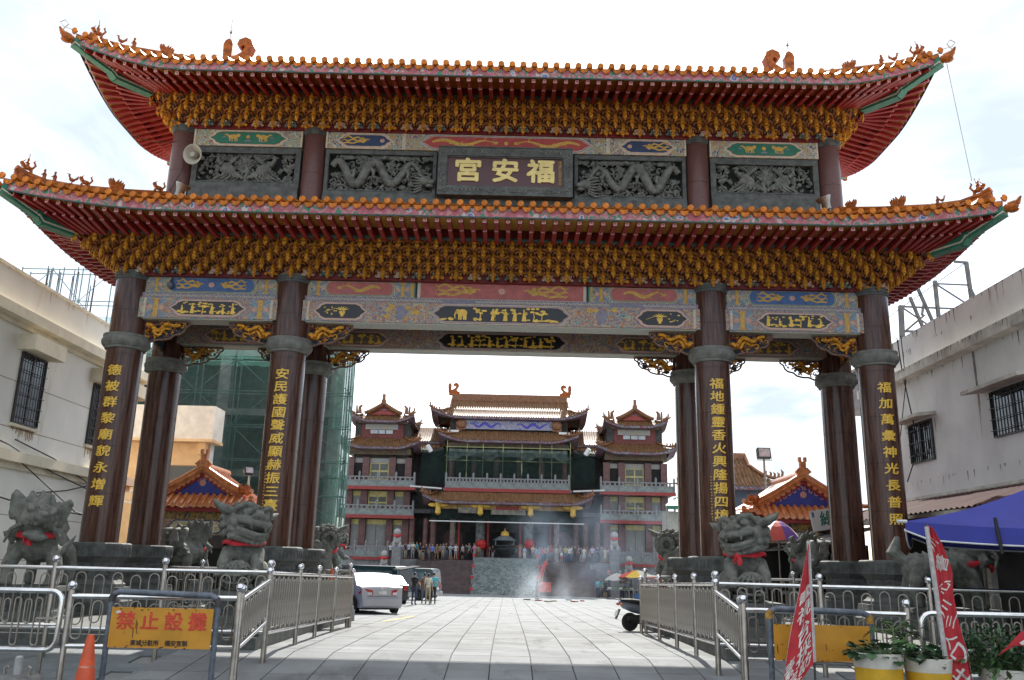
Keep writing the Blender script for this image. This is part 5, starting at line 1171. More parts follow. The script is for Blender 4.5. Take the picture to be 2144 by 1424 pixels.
streaks(lb, -13.45, 1, [(-6, 9, 9.24, 26, .35)], pm('soft_cream_stain', (.62, .54, .42), .95), 7)
# rooftop steel frame on the right
fr = thing('rooftop_sign_frame', 'bare rusty steel sign frame on the roof at the right', 'frame', at(1960, 660, 9)); FM = pm('weathered_steel', (.12, .115, .11), .6, metal=.4, var=.3)
def member(a, b, w): ob('steel_bar', MB().beam(at(*a, 9), at(*b, 9), w, w), [FM], fr)
for a, b, w in (((1893, 790), (1886, 640), .16), ((1967, 680), (1957, 588), .12), ((2036, 640), (2023, 549), .12), ((1886, 642), (2010, 647), .06), ((1890, 694), (1930, 694), .08), ((1957, 594), (2028, 597), .05), ((1998, 548), (2025, 550), .08), ((1886, 642), (1950, 685), .05), ((1958, 594), (2030, 640), .05),
                ((1905, 622), (1934, 690), .1), ((1922, 605), (1958, 685), .1), ((1897, 692), (1935, 660), .08), ((1930, 660), (1934, 636), .08), ((1856, 668), (1886, 645), .03), ((1886, 645), (2022, 550), .03), ((2030, 600), (2042, 625), .08)): member(a, b, w)
gb = thing('grey_rooftop_hut', 'plain grey rooftop block beside the steel frame', 'building', at(1890, 775, 9.7)); p0, p1 = at(1850, 830, 9.7), at(1935, 752, 9.7); ob('hut_wall', MB().box(p0.x, 20, 9.75, 14, p0.z, p1.z), [pm('grey_hut', (.26, .26, .27), .8)], gb); ob('hut_roof', MB().box(p0.x - .1, 20.1, 9.6, 14.1, p1.z, p1.z + .1), [CONCRETE], gb)
# corrugated lean-to canopy on the right
cn = thing('corrugated_canopy', 'faded red corrugated lean-to roof along the white building', 'canopy', (12.4, 2, 3.4)); m = MB(); n = 120; vs = []
for i in range(n + 1):
    y = -7 + 16 * i / n; dz = .025 * (1 if i % 2 else -1); vs += [(13.3, y, 3.95 + dz), (10.9, y, 3.22 + dz)]
m.add(vs, [(2 * i, 2 * i + 1, 2 * i + 3, 2 * i + 2) for i in range(n)]); ob('corrugated_sheet', m, [pm('faded_red_sheet', (.085, .042, .040), .75, var=.35, spec=.1, scale=3, stretch=(.4, 4, 1))], cn)
for y in (-6, -2, 2, 6, 8.6): ob('canopy_post', MB().tube([(11.0, y, 0), (11.0, y, 3.18)], .04, 6), [STEEL_D], cn)
ob('canopy_beam', MB().beam((11.0, -7, 3.15), (11.0, 9, 3.15), .06, .1), [STEEL_D], cn)
# peach house and railing behind the left building
ph = thing('peach_house', 'peach coloured house with a heavy white parapet behind the left columns', 'house', (-16, 18, 0)); PW = pm('peach_wall', (.78, .52, .28), .85, var=.08); PP = pm('pale_parapet', (.78, .70, .60), .85, var=.1)
ob('house_wall', MB().box(-24, -12.75, 15.6, 16.1, -.5, 6.6), [PW], ph); ob('side_wall', MB().box(-12.75, -12.70, 15.62, 16.1, -.5, 6.58), [pm('white_side_wall', (.66, .64, .60), .85)], ph)
ob('parapet', MB().box(-24, -12.42, 14.9, 16.2, 6.62, 8.05), [PP], ph); ob('parapet_rim', MB().box(-24, -12.38, 14.86, 16.24, 6.5, 6.619), [PW], ph)
ob('beam_end', MB().box(-13.1, -12.78, 15.2, 15.59, 6.0, 6.5), [PW], ph)
w = ob('window', MB().box(-14.6, -13.15, 15.55, 15.598, 4.1, 5.55), [pm('brown_window_frame', (.18, .10, .06), .5)], ph)
for z0, z1 in ((4.15, 4.75), (4.85, 5.5)): ob('pane', MB().box(-14.5, -13.25, 15.53, 15.548, z0, z1), [GLASS], w)
rl = thing('white_balcony_railing', 'white metal balcony railing below the peach house window', 'railing', (-14, 14.6, 4))
for z in (3.55, 4.05): ob('rail', MB().tube([(-17, 14.6, z + .5), (-12.9, 14.6, z)], .03, 6), [WHITE], rl)
bm_ = MB().tube([(0, 0, -.5), (0, 0, 0)], .018, 5).mesh('baluster', [WHITE])
for k in range(22): x = -17 + k * .19; link('baluster', bm_, rl, T(x, 14.6, 4.55 - .5 * (x + 17) / 4.1))
# scaffolded building wrapped in green net
sc = thing('scaffolded_building', 'concrete building under construction wrapped in green safety net', 'building', (-15, 26, 0)); SY = 22.0; CC = pm('raw_concrete', (.30, .305, .295), .9, var=.2, scale=1.2)
fl = [-.4, 3.0, 6.2, 9.4, 12.6]
for z in fl[1:]: q = [(-26, SY + 1.2), (-8.6, SY + 1.2), (-12.6, 34), (-26, 34)]; ob('floor_slab', MB().add([(x, y, z - .35) for x, y in q] + [(x, y, z) for x, y in q], [(3, 2, 1, 0), (4, 5, 6, 7), (0, 1, 5, 4), (1, 2, 6, 5), (2, 3, 7, 6), (3, 0, 4, 7)]), [CC], sc)
for x in (-25.5, -22, -18.5, -15, -11.8, -9.0):
    ob('concrete_column', MB().box(x - .3, x + .3, SY + 1.3, SY + 1.9, -.5, 12.25), [CC], sc)
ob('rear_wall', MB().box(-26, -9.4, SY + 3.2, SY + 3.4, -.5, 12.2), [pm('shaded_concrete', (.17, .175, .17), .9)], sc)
ST = pm('scaffold_tube', (.20, .27, .26), .5, metal=.5)
def scaffold(x0, x1, y, z0, z1, dx, dz):
    n = max(1, round((x1 - x0) / dx)); tz = [z0 + dz * k for k in range(int((z1 - z0) / dz) + 1)]
    st = MB().tube([(0, 0, z0), (0, 0, z1)], .035, 5).mesh('standard', [ST]); le = MB().tube([(x0, 0, 0), (x1, 0, 0)], .03, 5).mesh('ledger', [ST])
    for i in range(n + 1):
        for yy in (y, y + .8): link('standard', st, sc, T(x0 + (x1 - x0) * i / n, yy, 0))
    for z in tz:
        for yy in (y, y + .8): link('ledger', le, sc, T(0, yy, z))
    for i in range(n):
        for k, z in enumerate(tz[:-1]):
            xa, xb = x0 + (x1 - x0) * i / n, x0 + (x1 - x0) * (i + 1) / n
            ob('brace', MB().tube([(xa, y, z), (xb, y, z + dz)] if (i + k) % 2 else [(xb, y, z), (xa, y, z + dz)], .022, 4), [ST], sc)
scaffold(-26, -8.0, SY, -.4, 13.0, 1.9, 1.75); scaffold(-26, -19.5, SY, 13.0, 16.6, 1.6, 1.75)
for k in range(16): x = -26 + random.uniform(0, 3.2); ob('rebar', MB().tube([(x, SY + 1.5, 12.5), (x + random.uniform(-.1, .1), SY + 1.5, 16 + random.uniform(0, 1.2))], .03, 4), [FM], sc)
def net_mat():
    m = bpy.data.materials.new('green_safety_net'); m.use_nodes = True; t = m.node_tree; N = t.nodes.new; L = t.links.new; b = t.nodes['Principled BSDF']
    b.inputs['Base Color'].default_value = (.05, .12, .10, 1); b.inputs['Roughness'].default_value = .8
    tr = N('ShaderNodeBsdfTransparent'); tl = N('ShaderNodeBsdfTranslucent'); tl.inputs[0].default_value = (.06, .17, .14, 1); mi = N('ShaderNodeMixShader'); mi.inputs[0].default_value = .5; L(b.outputs[0], mi.inputs[1]); L(tl.outputs[0], mi.inputs[2])
    co = N('ShaderNodeTexCoord'); no = N('ShaderNodeTexNoise'); no.inputs['Scale'].default_value = .8; no.inputs['Detail'].default_value = 5; L(co.outputs['Object'], no.inputs['Vector'])
    mr = N('ShaderNodeMapRange'); mr.inputs[1].default_value = .3; mr.inputs[2].default_value = .7; mr.inputs[3].default_value = .30; mr.inputs[4].default_value = .72; L(no.outputs['Fac'], mr.inputs[0])
    m2 = N('ShaderNodeMixShader'); L(mr.outputs[0], m2.inputs[0]); L(tr.outputs[0], m2.inputs[1]); L(mi.outputs[0], m2.inputs[2]); L(m2.outputs[0], t.nodes['Material Output'].inputs[0]); MATS['net'] = m; return m
NET = net_mat()
def net(name, par, P, nu, nv, amp, seed, mat=None):
    """hanging net through four corners, with folds"""
    rnd = random.Random(seed); a, b, c, d = [V(p) for p in P]; nrm = (b - a).cross(d - a).normalized(); m = MB(); vs = []
    ph = [rnd.uniform(0, 6) for _ in range(6)]
    for j in range(nv + 1):
        for i in range(nu + 1):
            u, v = i / nu, j / nv; p = a.lerp(b, u).lerp(d.lerp(c, u), v); w = sin(u * 17 + ph[0]) + .6 * sin(u * 41 + ph[1] + v * 3) + .5 * sin(v * 9 + u * 6 + ph[2]); vs.append(p + nrm * amp * w)
    m.add(vs, [(j * (nu + 1) + i, j * (nu + 1) + i + 1, (j + 1) * (nu + 1) + i + 1, (j + 1) * (nu + 1) + i) for j in range(nv) for i in range(nu)]); return ob(name, m, [mat or NET], par, smooth=True)
for k, (x0, x1) in enumerate(((-26, -19.7), (-19.7, -15.2), (-15.2, -11.4), (-11.4, -7.85))):
    for q, (z0, z1) in enumerate(((-.4, 4.2), (4.2, 8.6), (8.6, 13.0))):
        net('safety_net', sc, [(x0, SY - .15, z0), (x1, SY - .15, z0), (x1, SY - .15, z1), (x0, SY - .15, z1)], 26, 12, .035, k * 7 + q)
for q, (z0, z1) in enumerate(((-.4, 4.2), (4.2, 8.6), (8.6, 12.9))): net('safety_net', sc, [(-7.85, SY - .1, z0), (-10.3, SY + 9, z0), (-10.3, SY + 9, z1), (-7.85, SY - .1, z1)], 30, 12, .06, 60 + q)
net('safety_net', sc, [(-26, SY - .1, 13.2), (-19.6, SY - .1, 13.2), (-19.6, SY - .1, 13.9), (-26, SY - .1, 13.9)], 20, 4, .04, 5); net('safety_net', sc, [(-22, SY - .1, 10.8), (-16, SY - .1, 10.8), (-16, SY - .1, 11.3), (-22, SY - .1, 11.3)], 20, 4, .04, 6)
scaffold_side = MB()
for y in (SY + 2, SY + 4, SY + 6, SY + 8.5): ob('standard', MB().tube([(-7.95 - (y - SY) * .27, y, -.4), (-7.95 - (y - SY) * .27, y, 13)], .035, 5), [ST], sc)

# ------------------------------------------------------------------ SMALL PAVILIONS
def pavilion(label, cx, cy, hw, hd, ze, zp, seed):
    t = thing('street_pavilion', label, 'pavilion', (cx, cy + hd, GZ(cy))); cyc = cy + hd; Y0 = cy; th = pm('orange_pavilion_tile', (.58, .19, .055), .3, var=.3, scale=5, coat=.5, col2=(.70, .26, .09))
    # built with its ridge along x, then turned so that the gable faces the street
    base, tiles, ends = hip_roof(hd, hw, hd - .55, hw * .70, ze, ze + .42, .28, hw * .55, .24, .07, cx, cyc, 1.0, 4, 7)
    b2, t2 = gable_top(hd - .5, hw * .78, ze + .36, zp, .24, .075, cx, cyc, 1.18, 6, 7); rot = lambda q: rot_mb(q, cx, cyc, 90)
    ob('roof_sheet', rot(base.merge(b2)), [th], t); o = ob('tile_row', rot(tiles.merge(t2)), [th], t, smooth=True); o['kind'] = 'stuff'
    M = T(cx, cyc, 0) @ RZ(90) @ T(-cx, -cyc, 0)
    te = MB().lathe([(.06, 0), (.085, .01), (.085, .04)], 12, R=Matrix.Rotation(radians(90), 3, 'X')).mesh('tile_end', [th], True)
    for p, dr, key, x, p2 in ends:
        if key in 'LF': link('tile_end', te, t, T(*(M @ (p + V((0, 0, .03))))) @ RZ(dr + 90))
    # bargeboards, gable field and ridge
    yf = cyc - hd + .5; gm = MB(); gm.prism([(cx - hw * .72, ze + .40), (cx + hw * .72, ze + .40), (cx, zp - .25)], yf + .12, yf + .2); gb_ = ob('gable_field', gm, [pm('ultramarine_gable', (.03, .045, .30), .5)], t)
    gd = MB()
    for s_ in (-1, 1):
        for q in range(5):
            a0 = random.Random(seed + q).uniform(0, 6); x = cx + s_ * hw * .08 * (q + .6); z = ze + .58 + (zp - ze) * .34 * (1 - q / 5); rr = .12 - .012 * q
            gd.strip([(x + rr * cos(a0 + k * .8) * (1 - k / 9), z + rr * sin(a0 + k * .8) * (1 - k / 9)) for k in range(8)], .035, yf + .115)
    gd.disc(cx, ze + .85, .12, .12, yf + .113, 10); ob('gable_scrolls', gd, [pm('pale_coral', (.62, .30, .22), .6)], gb_)
    for s_ in (-1, 1):
        P = [V((cx + s_ * hw * .80 * (1 - v), yf - .02, ze + .42 + (zp - ze - .42) * v ** 1.18)) for v in [k / 8 for k in range(9)]]
        m = MB(); m.tube([p + V((0, 0, .14)) for p in P], .085, 8); m.tube([p + V((0, .12, .1)) for p in P], .085, 8); m.tube([p + V((0, -.05, .03)) for p in P], .05, 6); ob('gable_ridge', m, [th], t, smooth=True)
        m = MB()
        for v in [.05 + k * .105 for k in range(9)]:
            p = V((cx + s_ * hw * .78 * (1 - v), yf + .02, ze + .40 + (zp - ze - .42) * v ** 1.18)); link('gable_tile_end', te, t, T(*(p + V((0, 0, -.07)))))
        P2 = [V((cx + s_ * hw * (.80 + .2 * v), yf - .02 - .5 * v, ze + .42 - .30 * v + .32 * v * v)) for v in [k / 5 for k in range(6)]]; m = MB(); m.tube([p + V((0, 0, .12)) for p in P2], .08, 7); ob('hip_ridge', m, [th], t, smooth=True)
        link('ridge_figure', FIGS['flame'], t, T(cx + s_ * hw * .80, yf - .1, ze + .5) @ RZ(s_ * -40 + 0) @ Matrix.Scale(.75, 4))
        ob('bargeboard', MB().prism([(cx + s_ * hw * .74 * (1 - v), ze + .36 + (zp - ze - .42) * v ** 1.18 - .02) for v in [k / 6 for k in range(7)]] + [(cx + s_ * hw * .74 * (1 - v), ze + .36 + (zp - ze - .42) * v ** 1.18 - .17) for v in [1 - k / 6 for k in range(7)]], yf + .06, yf + .11), [RED], t)
    m = MB(); m.tube([(cx, yf - .05, zp + .15), (cx, cyc + hd - .5, zp + .15)], .12, 8); m.box(cx - .1, cx + .1, yf, cyc + hd - .55, zp - .1, zp + .13); ob('main_ridge', m, [th], t, smooth=30)
    m = MB(); m.box(cx - .16, cx + .16, yf - .1, yf + .12, zp + .1, zp + .34); m.box(cx - .1, cx + .1, yf - .08, yf + .1, zp + .34, zp + .56); m.box(cx - .14, cx - .05, yf - .06, yf + .08, zp + .56, zp + .72); m.box(cx + .05, cx + .14, yf - .06, yf + .08, zp + .56, zp + .72); m.prism([(cx - .3, zp + .2), (cx - .16, zp + .1), (cx - .16, zp + .34)], yf - .05, yf + .05); m.prism([(cx + .3, zp + .2), (cx + .16, zp + .1), (cx + .16, zp + .34)], yf - .05, yf + .05); ob('ridge_finial', m, [th], t)
    # body
    bw = hw * .82; y1 = cyc + hd * .8; yb = Y0 + .45
    ob('eave_board', MB().box(cx - hw * .93, cx + hw * .93, Y0 + .18, cyc + hd - .2, ze - .17, ze - .04), [RED], t)
    ob('gilt_frieze', MB().box(cx - bw, cx + bw, yb - .05, y1, ze - .42, ze - .17), [painted('black_gilt_frieze', [(.02, .03, .03), (.02, .03, .03), (.45, .25, .03), (.03, .05, .05), (.5, .3, .05), (.02, .02, .02)], 6, 1.5)], t)
    bb = ob('painted_beam', MB().box(cx - bw, cx + bw, yb, y1, ze - .95, ze - .421), [painted('pavilion_scroll', [(.05, .12, .12), (.5, .16, .05), (.45, .38, .22), (.05, .08, .2), (.5, .22, .08), (.1, .22, .16)], 5, 2)], t)
    cartouche(bb, cx, ze - .68, bw * 1.15, .34, yb, pm('pale_floral_field', (.52, .54, .44), .6), 'oct', .22, [(NAVY, .08), (CREAM, .03)], 'phoenix', seed)
    ob('dark_interior', MB().box(cx - bw + .1, cx + bw - .1, yb + .1, y1, GZ(cy), ze - .951), [DARK], t)
    for s_ in (-1, 1): ob('pavilion_post', MB().box(cx + s_ * (bw - .16) - .14, cx + s_ * (bw - .16) + .14, yb - .02, yb + .3, GZ(cy) - .1, ze - .952), [pm('grey_marble', (.28, .27, .25), .5)], t)
    ob('lintel', MB().box(cx - bw + .3, cx + bw - .3, yb + .02, yb + .099, ze - 1.4, ze - .953), [pm('dark_lintel', (.06, .05, .045), .6)], t)
pavilion('small shrine pavilion with blue gable behind the left columns', -10.55, 8.4, 1.95, 1.9, 3.42, 4.72, 1)
pavilion('small shrine pavilion with orange tiles and red bargeboards behind the right columns', 10.75, 8.4, 2.3, 2.2, 3.48, 4.92, 2)
# ------------------------------------------------------------------ TEMPLE at the end of the approach
TT = pm('temple_roof_tile', (.17, .085, .038), .58, var=.4, scale=3, coat=.0, col2=(.25, .13, .06), spec=.22)
TRID = pm('temple_ridge', (.21, .085, .032), .45, var=.35, scale=4)
TRED = pm('temple_red_band', (.27, .035, .030), .6, var=.15)
TCOL = pm('temple_column', (.13, .055, .05), .4, var=.3, scale=2)
TWALL = pm('temple_dark_wall', (.055, .05, .048), .8, var=.4, scale=1.5)
TSTONE = pm('temple_grey_stone', (.20, .20, .205), .8, var=.18, scale=3)
TPANEL = pm('temple_green_grey_panel', (.20, .23, .22), .8, var=.25, scale=3)
TEAVE = painted('temple_eave_paint', [(.20, .025, .02), (.24, .24, .25), (.07, .08, .13), (.22, .035, .03), (.10, .07, .06)], 5, 1.2)
TBRK = painted('temple_brackets', [(.05, .03, .02), (.26, .14, .03), (.05, .03, .02), (.08, .08, .08), (.03, .02, .02)], 4, 2)
TYEL = pm('temple_yellow_frame', (.58, .50, .20), .6)
SHUT = pm('grey_shutter', (.24, .245, .23), .6, var=.08)
SCRN = painted('temple_scroll', [(.36, .36, .34), (.40, .30, .18), (.34, .36, .36), (.3, .3, .32), (.42, .34, .26)], 2.5, 1.5)
CX = .17
tmp = thing('temple_hall', 'three-storey temple with golden brown tiled roofs, corner towers and a broad stair, behind drifting smoke', 'temple', (CX, 78, -1.2))
zc = lambda py, Y, px=1065: at(px, py, Y).z
def roof_part(par, A, B, a, b, ze, zt, cy, lift, ll, cx=CX, ridge=None, gable_a=None, turn=0, ex=1.35, pitch=.27, zr=None, gb=None):
    r = link('tiled_roof', None, par, T(cx, cy, ze))
    rot = (lambda q: rot_mb(q, cx, cy, turn)) if turn else (lambda q: q)
    base, tiles, ends = hip_roof(A, B, a, b, ze, zt, lift, ll, pitch, .075, cx, cy, ex, 4, 6)
    if zr:
        b2, t2 = gable_top(gable_a or a, gb or b, zt - .06, zr, pitch, .075, cx, cy, 1.15, 5, 6); base.merge(b2); tiles.merge(t2)
    ob('roof_sheet', rot(base), [TT], r); ob('tile_row', rot(tiles), [TT], r, smooth=True)['kind'] = 'stuff'
    fa = MB(); le = lambda x, W, l: lift * max(0, (abs(x) - (W - l)) / l) ** 1.6
    for key in 'FBLR':
        W, D = (A, B) if key in 'FB' else (B, A); l = min(ll, W * .9); vs = []; n = 20; s = -1 if key in 'FL' else 1
        for i in range(n + 1):
            u = -W + 2 * W * i / n; z = ze + le(u, W, l); p = (cx + u, cy + s * (D - .04)) if key in 'FB' else (cx + s * (D - .04), cy + u); q = (cx + u * (W - .7) / W, cy + s * (D - .75)) if key in 'FB' else (cx + s * (D - .75), cy + u * (W - .7) / W)
            vs += [(*p, z + .02), (*p, z - .26), (*q, z - .34 - le(u, W, l) * .5)]
        fa.add(vs, [(3 * i + k, 3 * i + k + 1, 3 * i + k + 4, 3 * i + k + 3) for i in range(n) for k in (0, 1)])
    ob('painted_eave', rot(fa), [TEAVE], r)
    hr = MB(); figs = MB()
    for sx in (-1, 1):
        for sy in (-1, 1):
            P = [V((cx + sx * (A + (a - A) * v), cy + sy * (B + (b - B) * v), ze + (zt - ze) * v ** ex + lift * (1 - v) ** 2.2)) for v in (0, .15, .35, .6, .8, 1)]
            hr.tube([p + V((0, 0, .15)) for p in P], .13, 6)
            for k, v in enumerate((.0, .12, .24, .36, .52)):
                p = P[0].lerp(P[-1], v); z = ze + (zt - ze) * v ** ex + lift * (1 - v) ** 2.2; h = .34 if k else .5
                figs.tube([(p.x, p.y, z + .25), (p.x + .05 * sx, p.y, z + .25 + h * .6), (p.x - .08 * sx, p.y, z + .25 + h)], [.1, .09, .02], 5)
            hr.tube([P[0] + V((0, 0, .1)), P[0] + V((sx * .3, sy * .3, .22))], [.12, .03], 6); ob('hip_ridge', rot(hr), [TRID], r); hr = MB()
    ob('ridge_figure', rot(figs), [TRID], r)['kind'] = 'stuff'
    if zr:
        ga = gable_a or a; m = MB(); m.box(cx - ga, cx + ga, cy - .2, cy + .2, zr - .1, zr + (ridge or .5)); m.tube([(cx - ga, cy, zr + (ridge or .5)), (cx + ga, cy, zr + (ridge or .5))], .17, 6)
        for sx in (-1, 1):
            for sy in (-1, 1): m.tube([V((cx + sx * (ga - .05), cy + sy * (gb or b) * (1 - v), zt + .12 + (zr - zt) * v ** 1.15)) for v in (0, .25, .5, .75, 1)], .15, 6)
        ob('main_ridge', rot(m), [TRID], r)
        m = MB()
        for sx in (-1, 1): m.add([(cx + sx * (ga - .15), cy - (gb or b) + .1, zt), (cx + sx * (ga - .15), cy + (gb or b) - .1, zt), (cx + sx * (ga - .15), cy, zr)], [(0, 1, 2)])
        ob('gable', rot(m), [pm('temple_gable_red', (.30, .05, .04), .6)], r)
    return r
def balustrade(par, x0, x1, Y, z, n, h=.95, band=.36):
    ob('floor_band', MB().box(x0 - .15, x1 + .15, Y - .12, Y + .5, z - band, z), [TRED], par)
    g = (x1 - x0) / n; ps = MB(); ps.box(-.1, .1, -.1, .1, 0, h + .3); ps.lathe([(.11, 0), (.13, .1), (.08, .3), (.02, .36)], 8, (0, 0, h + .3)); ps = ps.mesh('balustrade_post', [TSTONE])
    pn = MB(); w = g / 2 - .1; pn.box(-w, w, -.07, .07, 0, .12); pn.box(-w, w, -.07, .07, h - .02, h + .12); pn.box(-w, w, -.05, .05, h * .62, h * .72); pn.box(-w, w, -.04, .04, .12, h * .62, 1)
    for k in (-.6, 0, .6): pn.box(w * k - .1, w * k + .1, -.05, .05, h * .72, h - .02)
    pn = pn.mesh('balustrade_panel', [TSTONE, TPANEL])
    for i in range(n + 1): link('balustrade_post', ps, par, T(x0 + g * i, Y, z))
    for i in range(n): link('balustrade_panel', pn, par, T(x0 + g * (i + .5), Y, z))
# --- central hall
Yf = 73.0
def px2x(px, Y): return at(px, 1000, Y).x
ze = zc(873, Yf); zr = zc(840, 78)
roof_part(tmp, 8.75, 5.0, 6.9, 3.4, ze, ze + 1.0, 78, .9, 3.2, zr=zr, ridge=.62, gable_a=6.75)
for s_ in (-1, 1): link('ridge_end_dragon', CHI, tmp, T(CX + s_ * 6.5, 78, zr + .55) @ Matrix.Diagonal((-s_ * 1.15, 1.2, 1.15, 1)))
z2 = zc(922, 71.6)
roof_part(tmp, 7.7, 5.4, 5.3, 3.2, z2, zc(905, 74), 77, .8, 3.0)
ob('upper_wall', MB().box(CX - 6.6, CX + 6.6, 74.4, 82, z2 - .5, ze + .6), [TWALL], tmp)
mu = ob('mural_board', MB().box(CX - 4.9, CX + 5.0, 73.75, 73.95, zc(900, 73.8), zc(882, 73.8)), [painted('blue_dragon_mural', [(.36, .40, .46), (.06, .07, .38), (.42, .44, .48), (.20, .24, .4), (.46, .30, .32), (.3, .36, .44), (.05, .06, .34)], 1.3, 2.5)], tmp)
m = MB(); zz = zc(891, 73.7)
for s_ in (-1, 1):
    m.strip([(CX + s_ * (.9 + t * .24), zz + .22 * sin(t * 1.05)) for t in range(15)], [.1 + .22 * sin(pi * t / 14) for t in range(15)], 73.74)
ob('painted_dragon', m, [pm('cobalt_dragon', (.07, .06, .42), .5)], mu)
for s_ in (-1, 1):
    m = MB(); m.box(CX + s_ * 5.35 - .5, CX + s_ * 5.35 + .5, 73.6, 73.95, zc(902, 73.8), zc(886, 73.8)); m.ell((CX + s_ * 5.3, 73.5, zc(890, 73.8)), (.6, .2, .5), 8, 5); ob('carved_finial_block', m, [TRID], mu)
    ob('white_ridge_end', MB().beam((CX + s_ * 5.6, 73.3, zc(905, 73.3)), (CX + s_ * 6.7, 72.8, zc(908, 73.3) + .05), .25, .25), [WHITE], tmp)
z1 = zc(1024, 71.5)
balustrade(tmp, px2x(934, 71.5), px2x(1191, 71.5), 71.5, z1, 9, h=1.0)
ob('hall_back_wall', MB().box(CX - 9.5, CX + 9.5, 76.5, 84, -1, z2), [TWALL], tmp)
ob('upper_floor', MB().box(CX - 6.9, CX + 6.9, 71.6, 76.4, z1 - .3, z1 - .02), [TSTONE], tmp)
cm = MB().lathe([(.32, 0), (.32, z2 - z1)], 10).mesh('hall_column', [TCOL], True)
for k in range(6): link('hall_column', cm, tmp, T(CX - 6.2 + k * 2.48, 73.6, z1))
ob('bracket_band', MB().box(CX - 6.6, CX + 6.6, 72.6, 73.2, zc(938, 73), z2 - .2), [TBRK], tmp)
ob('carved_lintel', MB().box(CX - 6.5, CX + 6.5, 73.0, 73.25, zc(957, 73), zc(942, 73)), [pm('pale_green_carving', (.17, .21, .19), .8, var=.5, scale=2)], tmp)
for s_ in (-2.1, 2.1, -6, 6): ob('carved_pendant', MB().prism([(CX + s_ - 1.0, zc(956, 73)), (CX + s_ + 1.0, zc(956, 73)), (CX + s_ + .5, zc(963, 73)), (CX + s_, zc(966, 73)), (CX + s_ - .5, zc(963, 73))], 73.02, 73.2), [MATS['pale_green_carving']], tmp)
for k in range(8): x = px2x((934, 976, 1010, 1052, 1092, 1130, 1155, 1194)[k], 72); ob('bamboo_pole', MB().tube([(x, 72.0, z1), (x, 72.0, z2 - .1)], .05, 5), [pm('bamboo', (.32, .34, .16), .6)], tmp)
for z in (zc(938, 72), zc(966, 72)): ob('bamboo_pole', MB().tube([(CX - 6.8, 72.0, z), (CX + 6.8, 72.0, z)], .05, 5), [MATS['bamboo']], tmp)
NET2 = NET.copy(); NET2.name = 'dark_green_net'
for n_ in NET2.node_tree.nodes:
    if n_.type == 'BSDF_PRINCIPLED': n_.inputs['Base Color'].default_value = (.022, .055, .045, 1)
    if n_.type == 'MAP_RANGE': n_.inputs[3].default_value = .35; n_.inputs[4].default_value = .75
    if n_.type == 'BSDF_TRANSLUCENT': n_.inputs[0].default_value = (.015, .045, .035, 1)
net('temple_net', tmp, [(CX - 6.8, 71.9, z1 + .2), (CX + 6.8, 71.9, z1 + .2), (CX + 6.8, 71.9, zc(948, 72)), (CX - 6.8, 71.9, zc(948, 72))], 60, 8, .05, 3, NET2)
for s_ in (-1, 1): net('temple_net', tmp, [(CX + s_ * 6.9, 73.2, zc(1015, 73)), (CX + s_ * 9.6, 73.6, zc(1015, 73)), (CX + s_ * 9.6, 73.6, zc(940, 73)), (CX + s_ * 6.9, 73.2, zc(940, 73))], 14, 10, .05, 8 + s_, NET2)
# canopy over the entrance
z3 = zc(1051, 69.2)
roof_part(tmp, 8.9, 3.0, 7.4, .9, z3, zc(1033, 71.2), 72.2, .75, 2.2)
ob('canopy_beam', MB().box(CX - 7.3, CX + 7.3, 70.2, 70.6, zc(1068, 70.4), z3 - .1), [pm('gilt_carving', (.36, .21, .05), .5, var=.5, scale=2.5)], tmp)
gp = MB(); gp.lathe([(.05, -1.3), (.3, -1.1), (.26, -.5), (.34, -.2), (.3, 0)], 8); gp.ell((-.55, 0, -.25), (.5, .15, .22), 8, 5); gp.ell((.55, 0, -.25), (.5, .15, .22), 8, 5); gpm = gp.mesh('gilded_pendant', [pm('bright_gilt', (.70, .44, .07), .45, var=.3, scale=3)], True)
for px in (920, 1008, 1112, 1200): link('gilded_pendant', gpm, tmp, T(px2x(px, 70), 70.0, z3 - .15))
net('temple_net', tmp, [(CX - 8.0, 70.4, zc(1093, 70.4)), (CX + 8.0, 70.4, zc(1093, 70.4)), (CX + 8.0, 70.4, zc(1066, 70.4)), (CX - 8.0, 70.4, zc(1066, 70.4))], 50, 6, .05, 21, NET2)
ob('white_bar', MB().box(CX - 8.1, CX + 8.1, 70.25, 70.33, zc(1094, 70.3) - .05, zc(1094, 70.3) + .05), [WHITE], tmp)
ob('horizontal_tablet', MB().box(px2x(1030, 70), px2x(1102, 70), 70.1, 70.2, zc(1078, 70), zc(1066, 70)), [pm('dull_tablet', (.20, .18, .14), .6, var=.4, scale=2)], tmp)
ob('tablet_band', MB().box(px2x(1040, 70), px2x(1088, 70), 70.07, 70.09, zc(1068, 70), zc(1061, 70)), [TRED], tmp)
ob('tablet', MB().box(px2x(962, 70), px2x(1005, 70), 70.1, 70.2, zc(1076, 70), zc(1064, 70)), [MATS['dull_tablet']], tmp)
for s_ in (-1, 1): ob('side_awning', MB().beam((CX + s_ * 7.0, 70.8, z1 - .2), (CX + s_ * 10.3, 70.4, z1 - .05), 1.2, .14), [pm('white_awning', (.62, .62, .62), .6)], tmp)
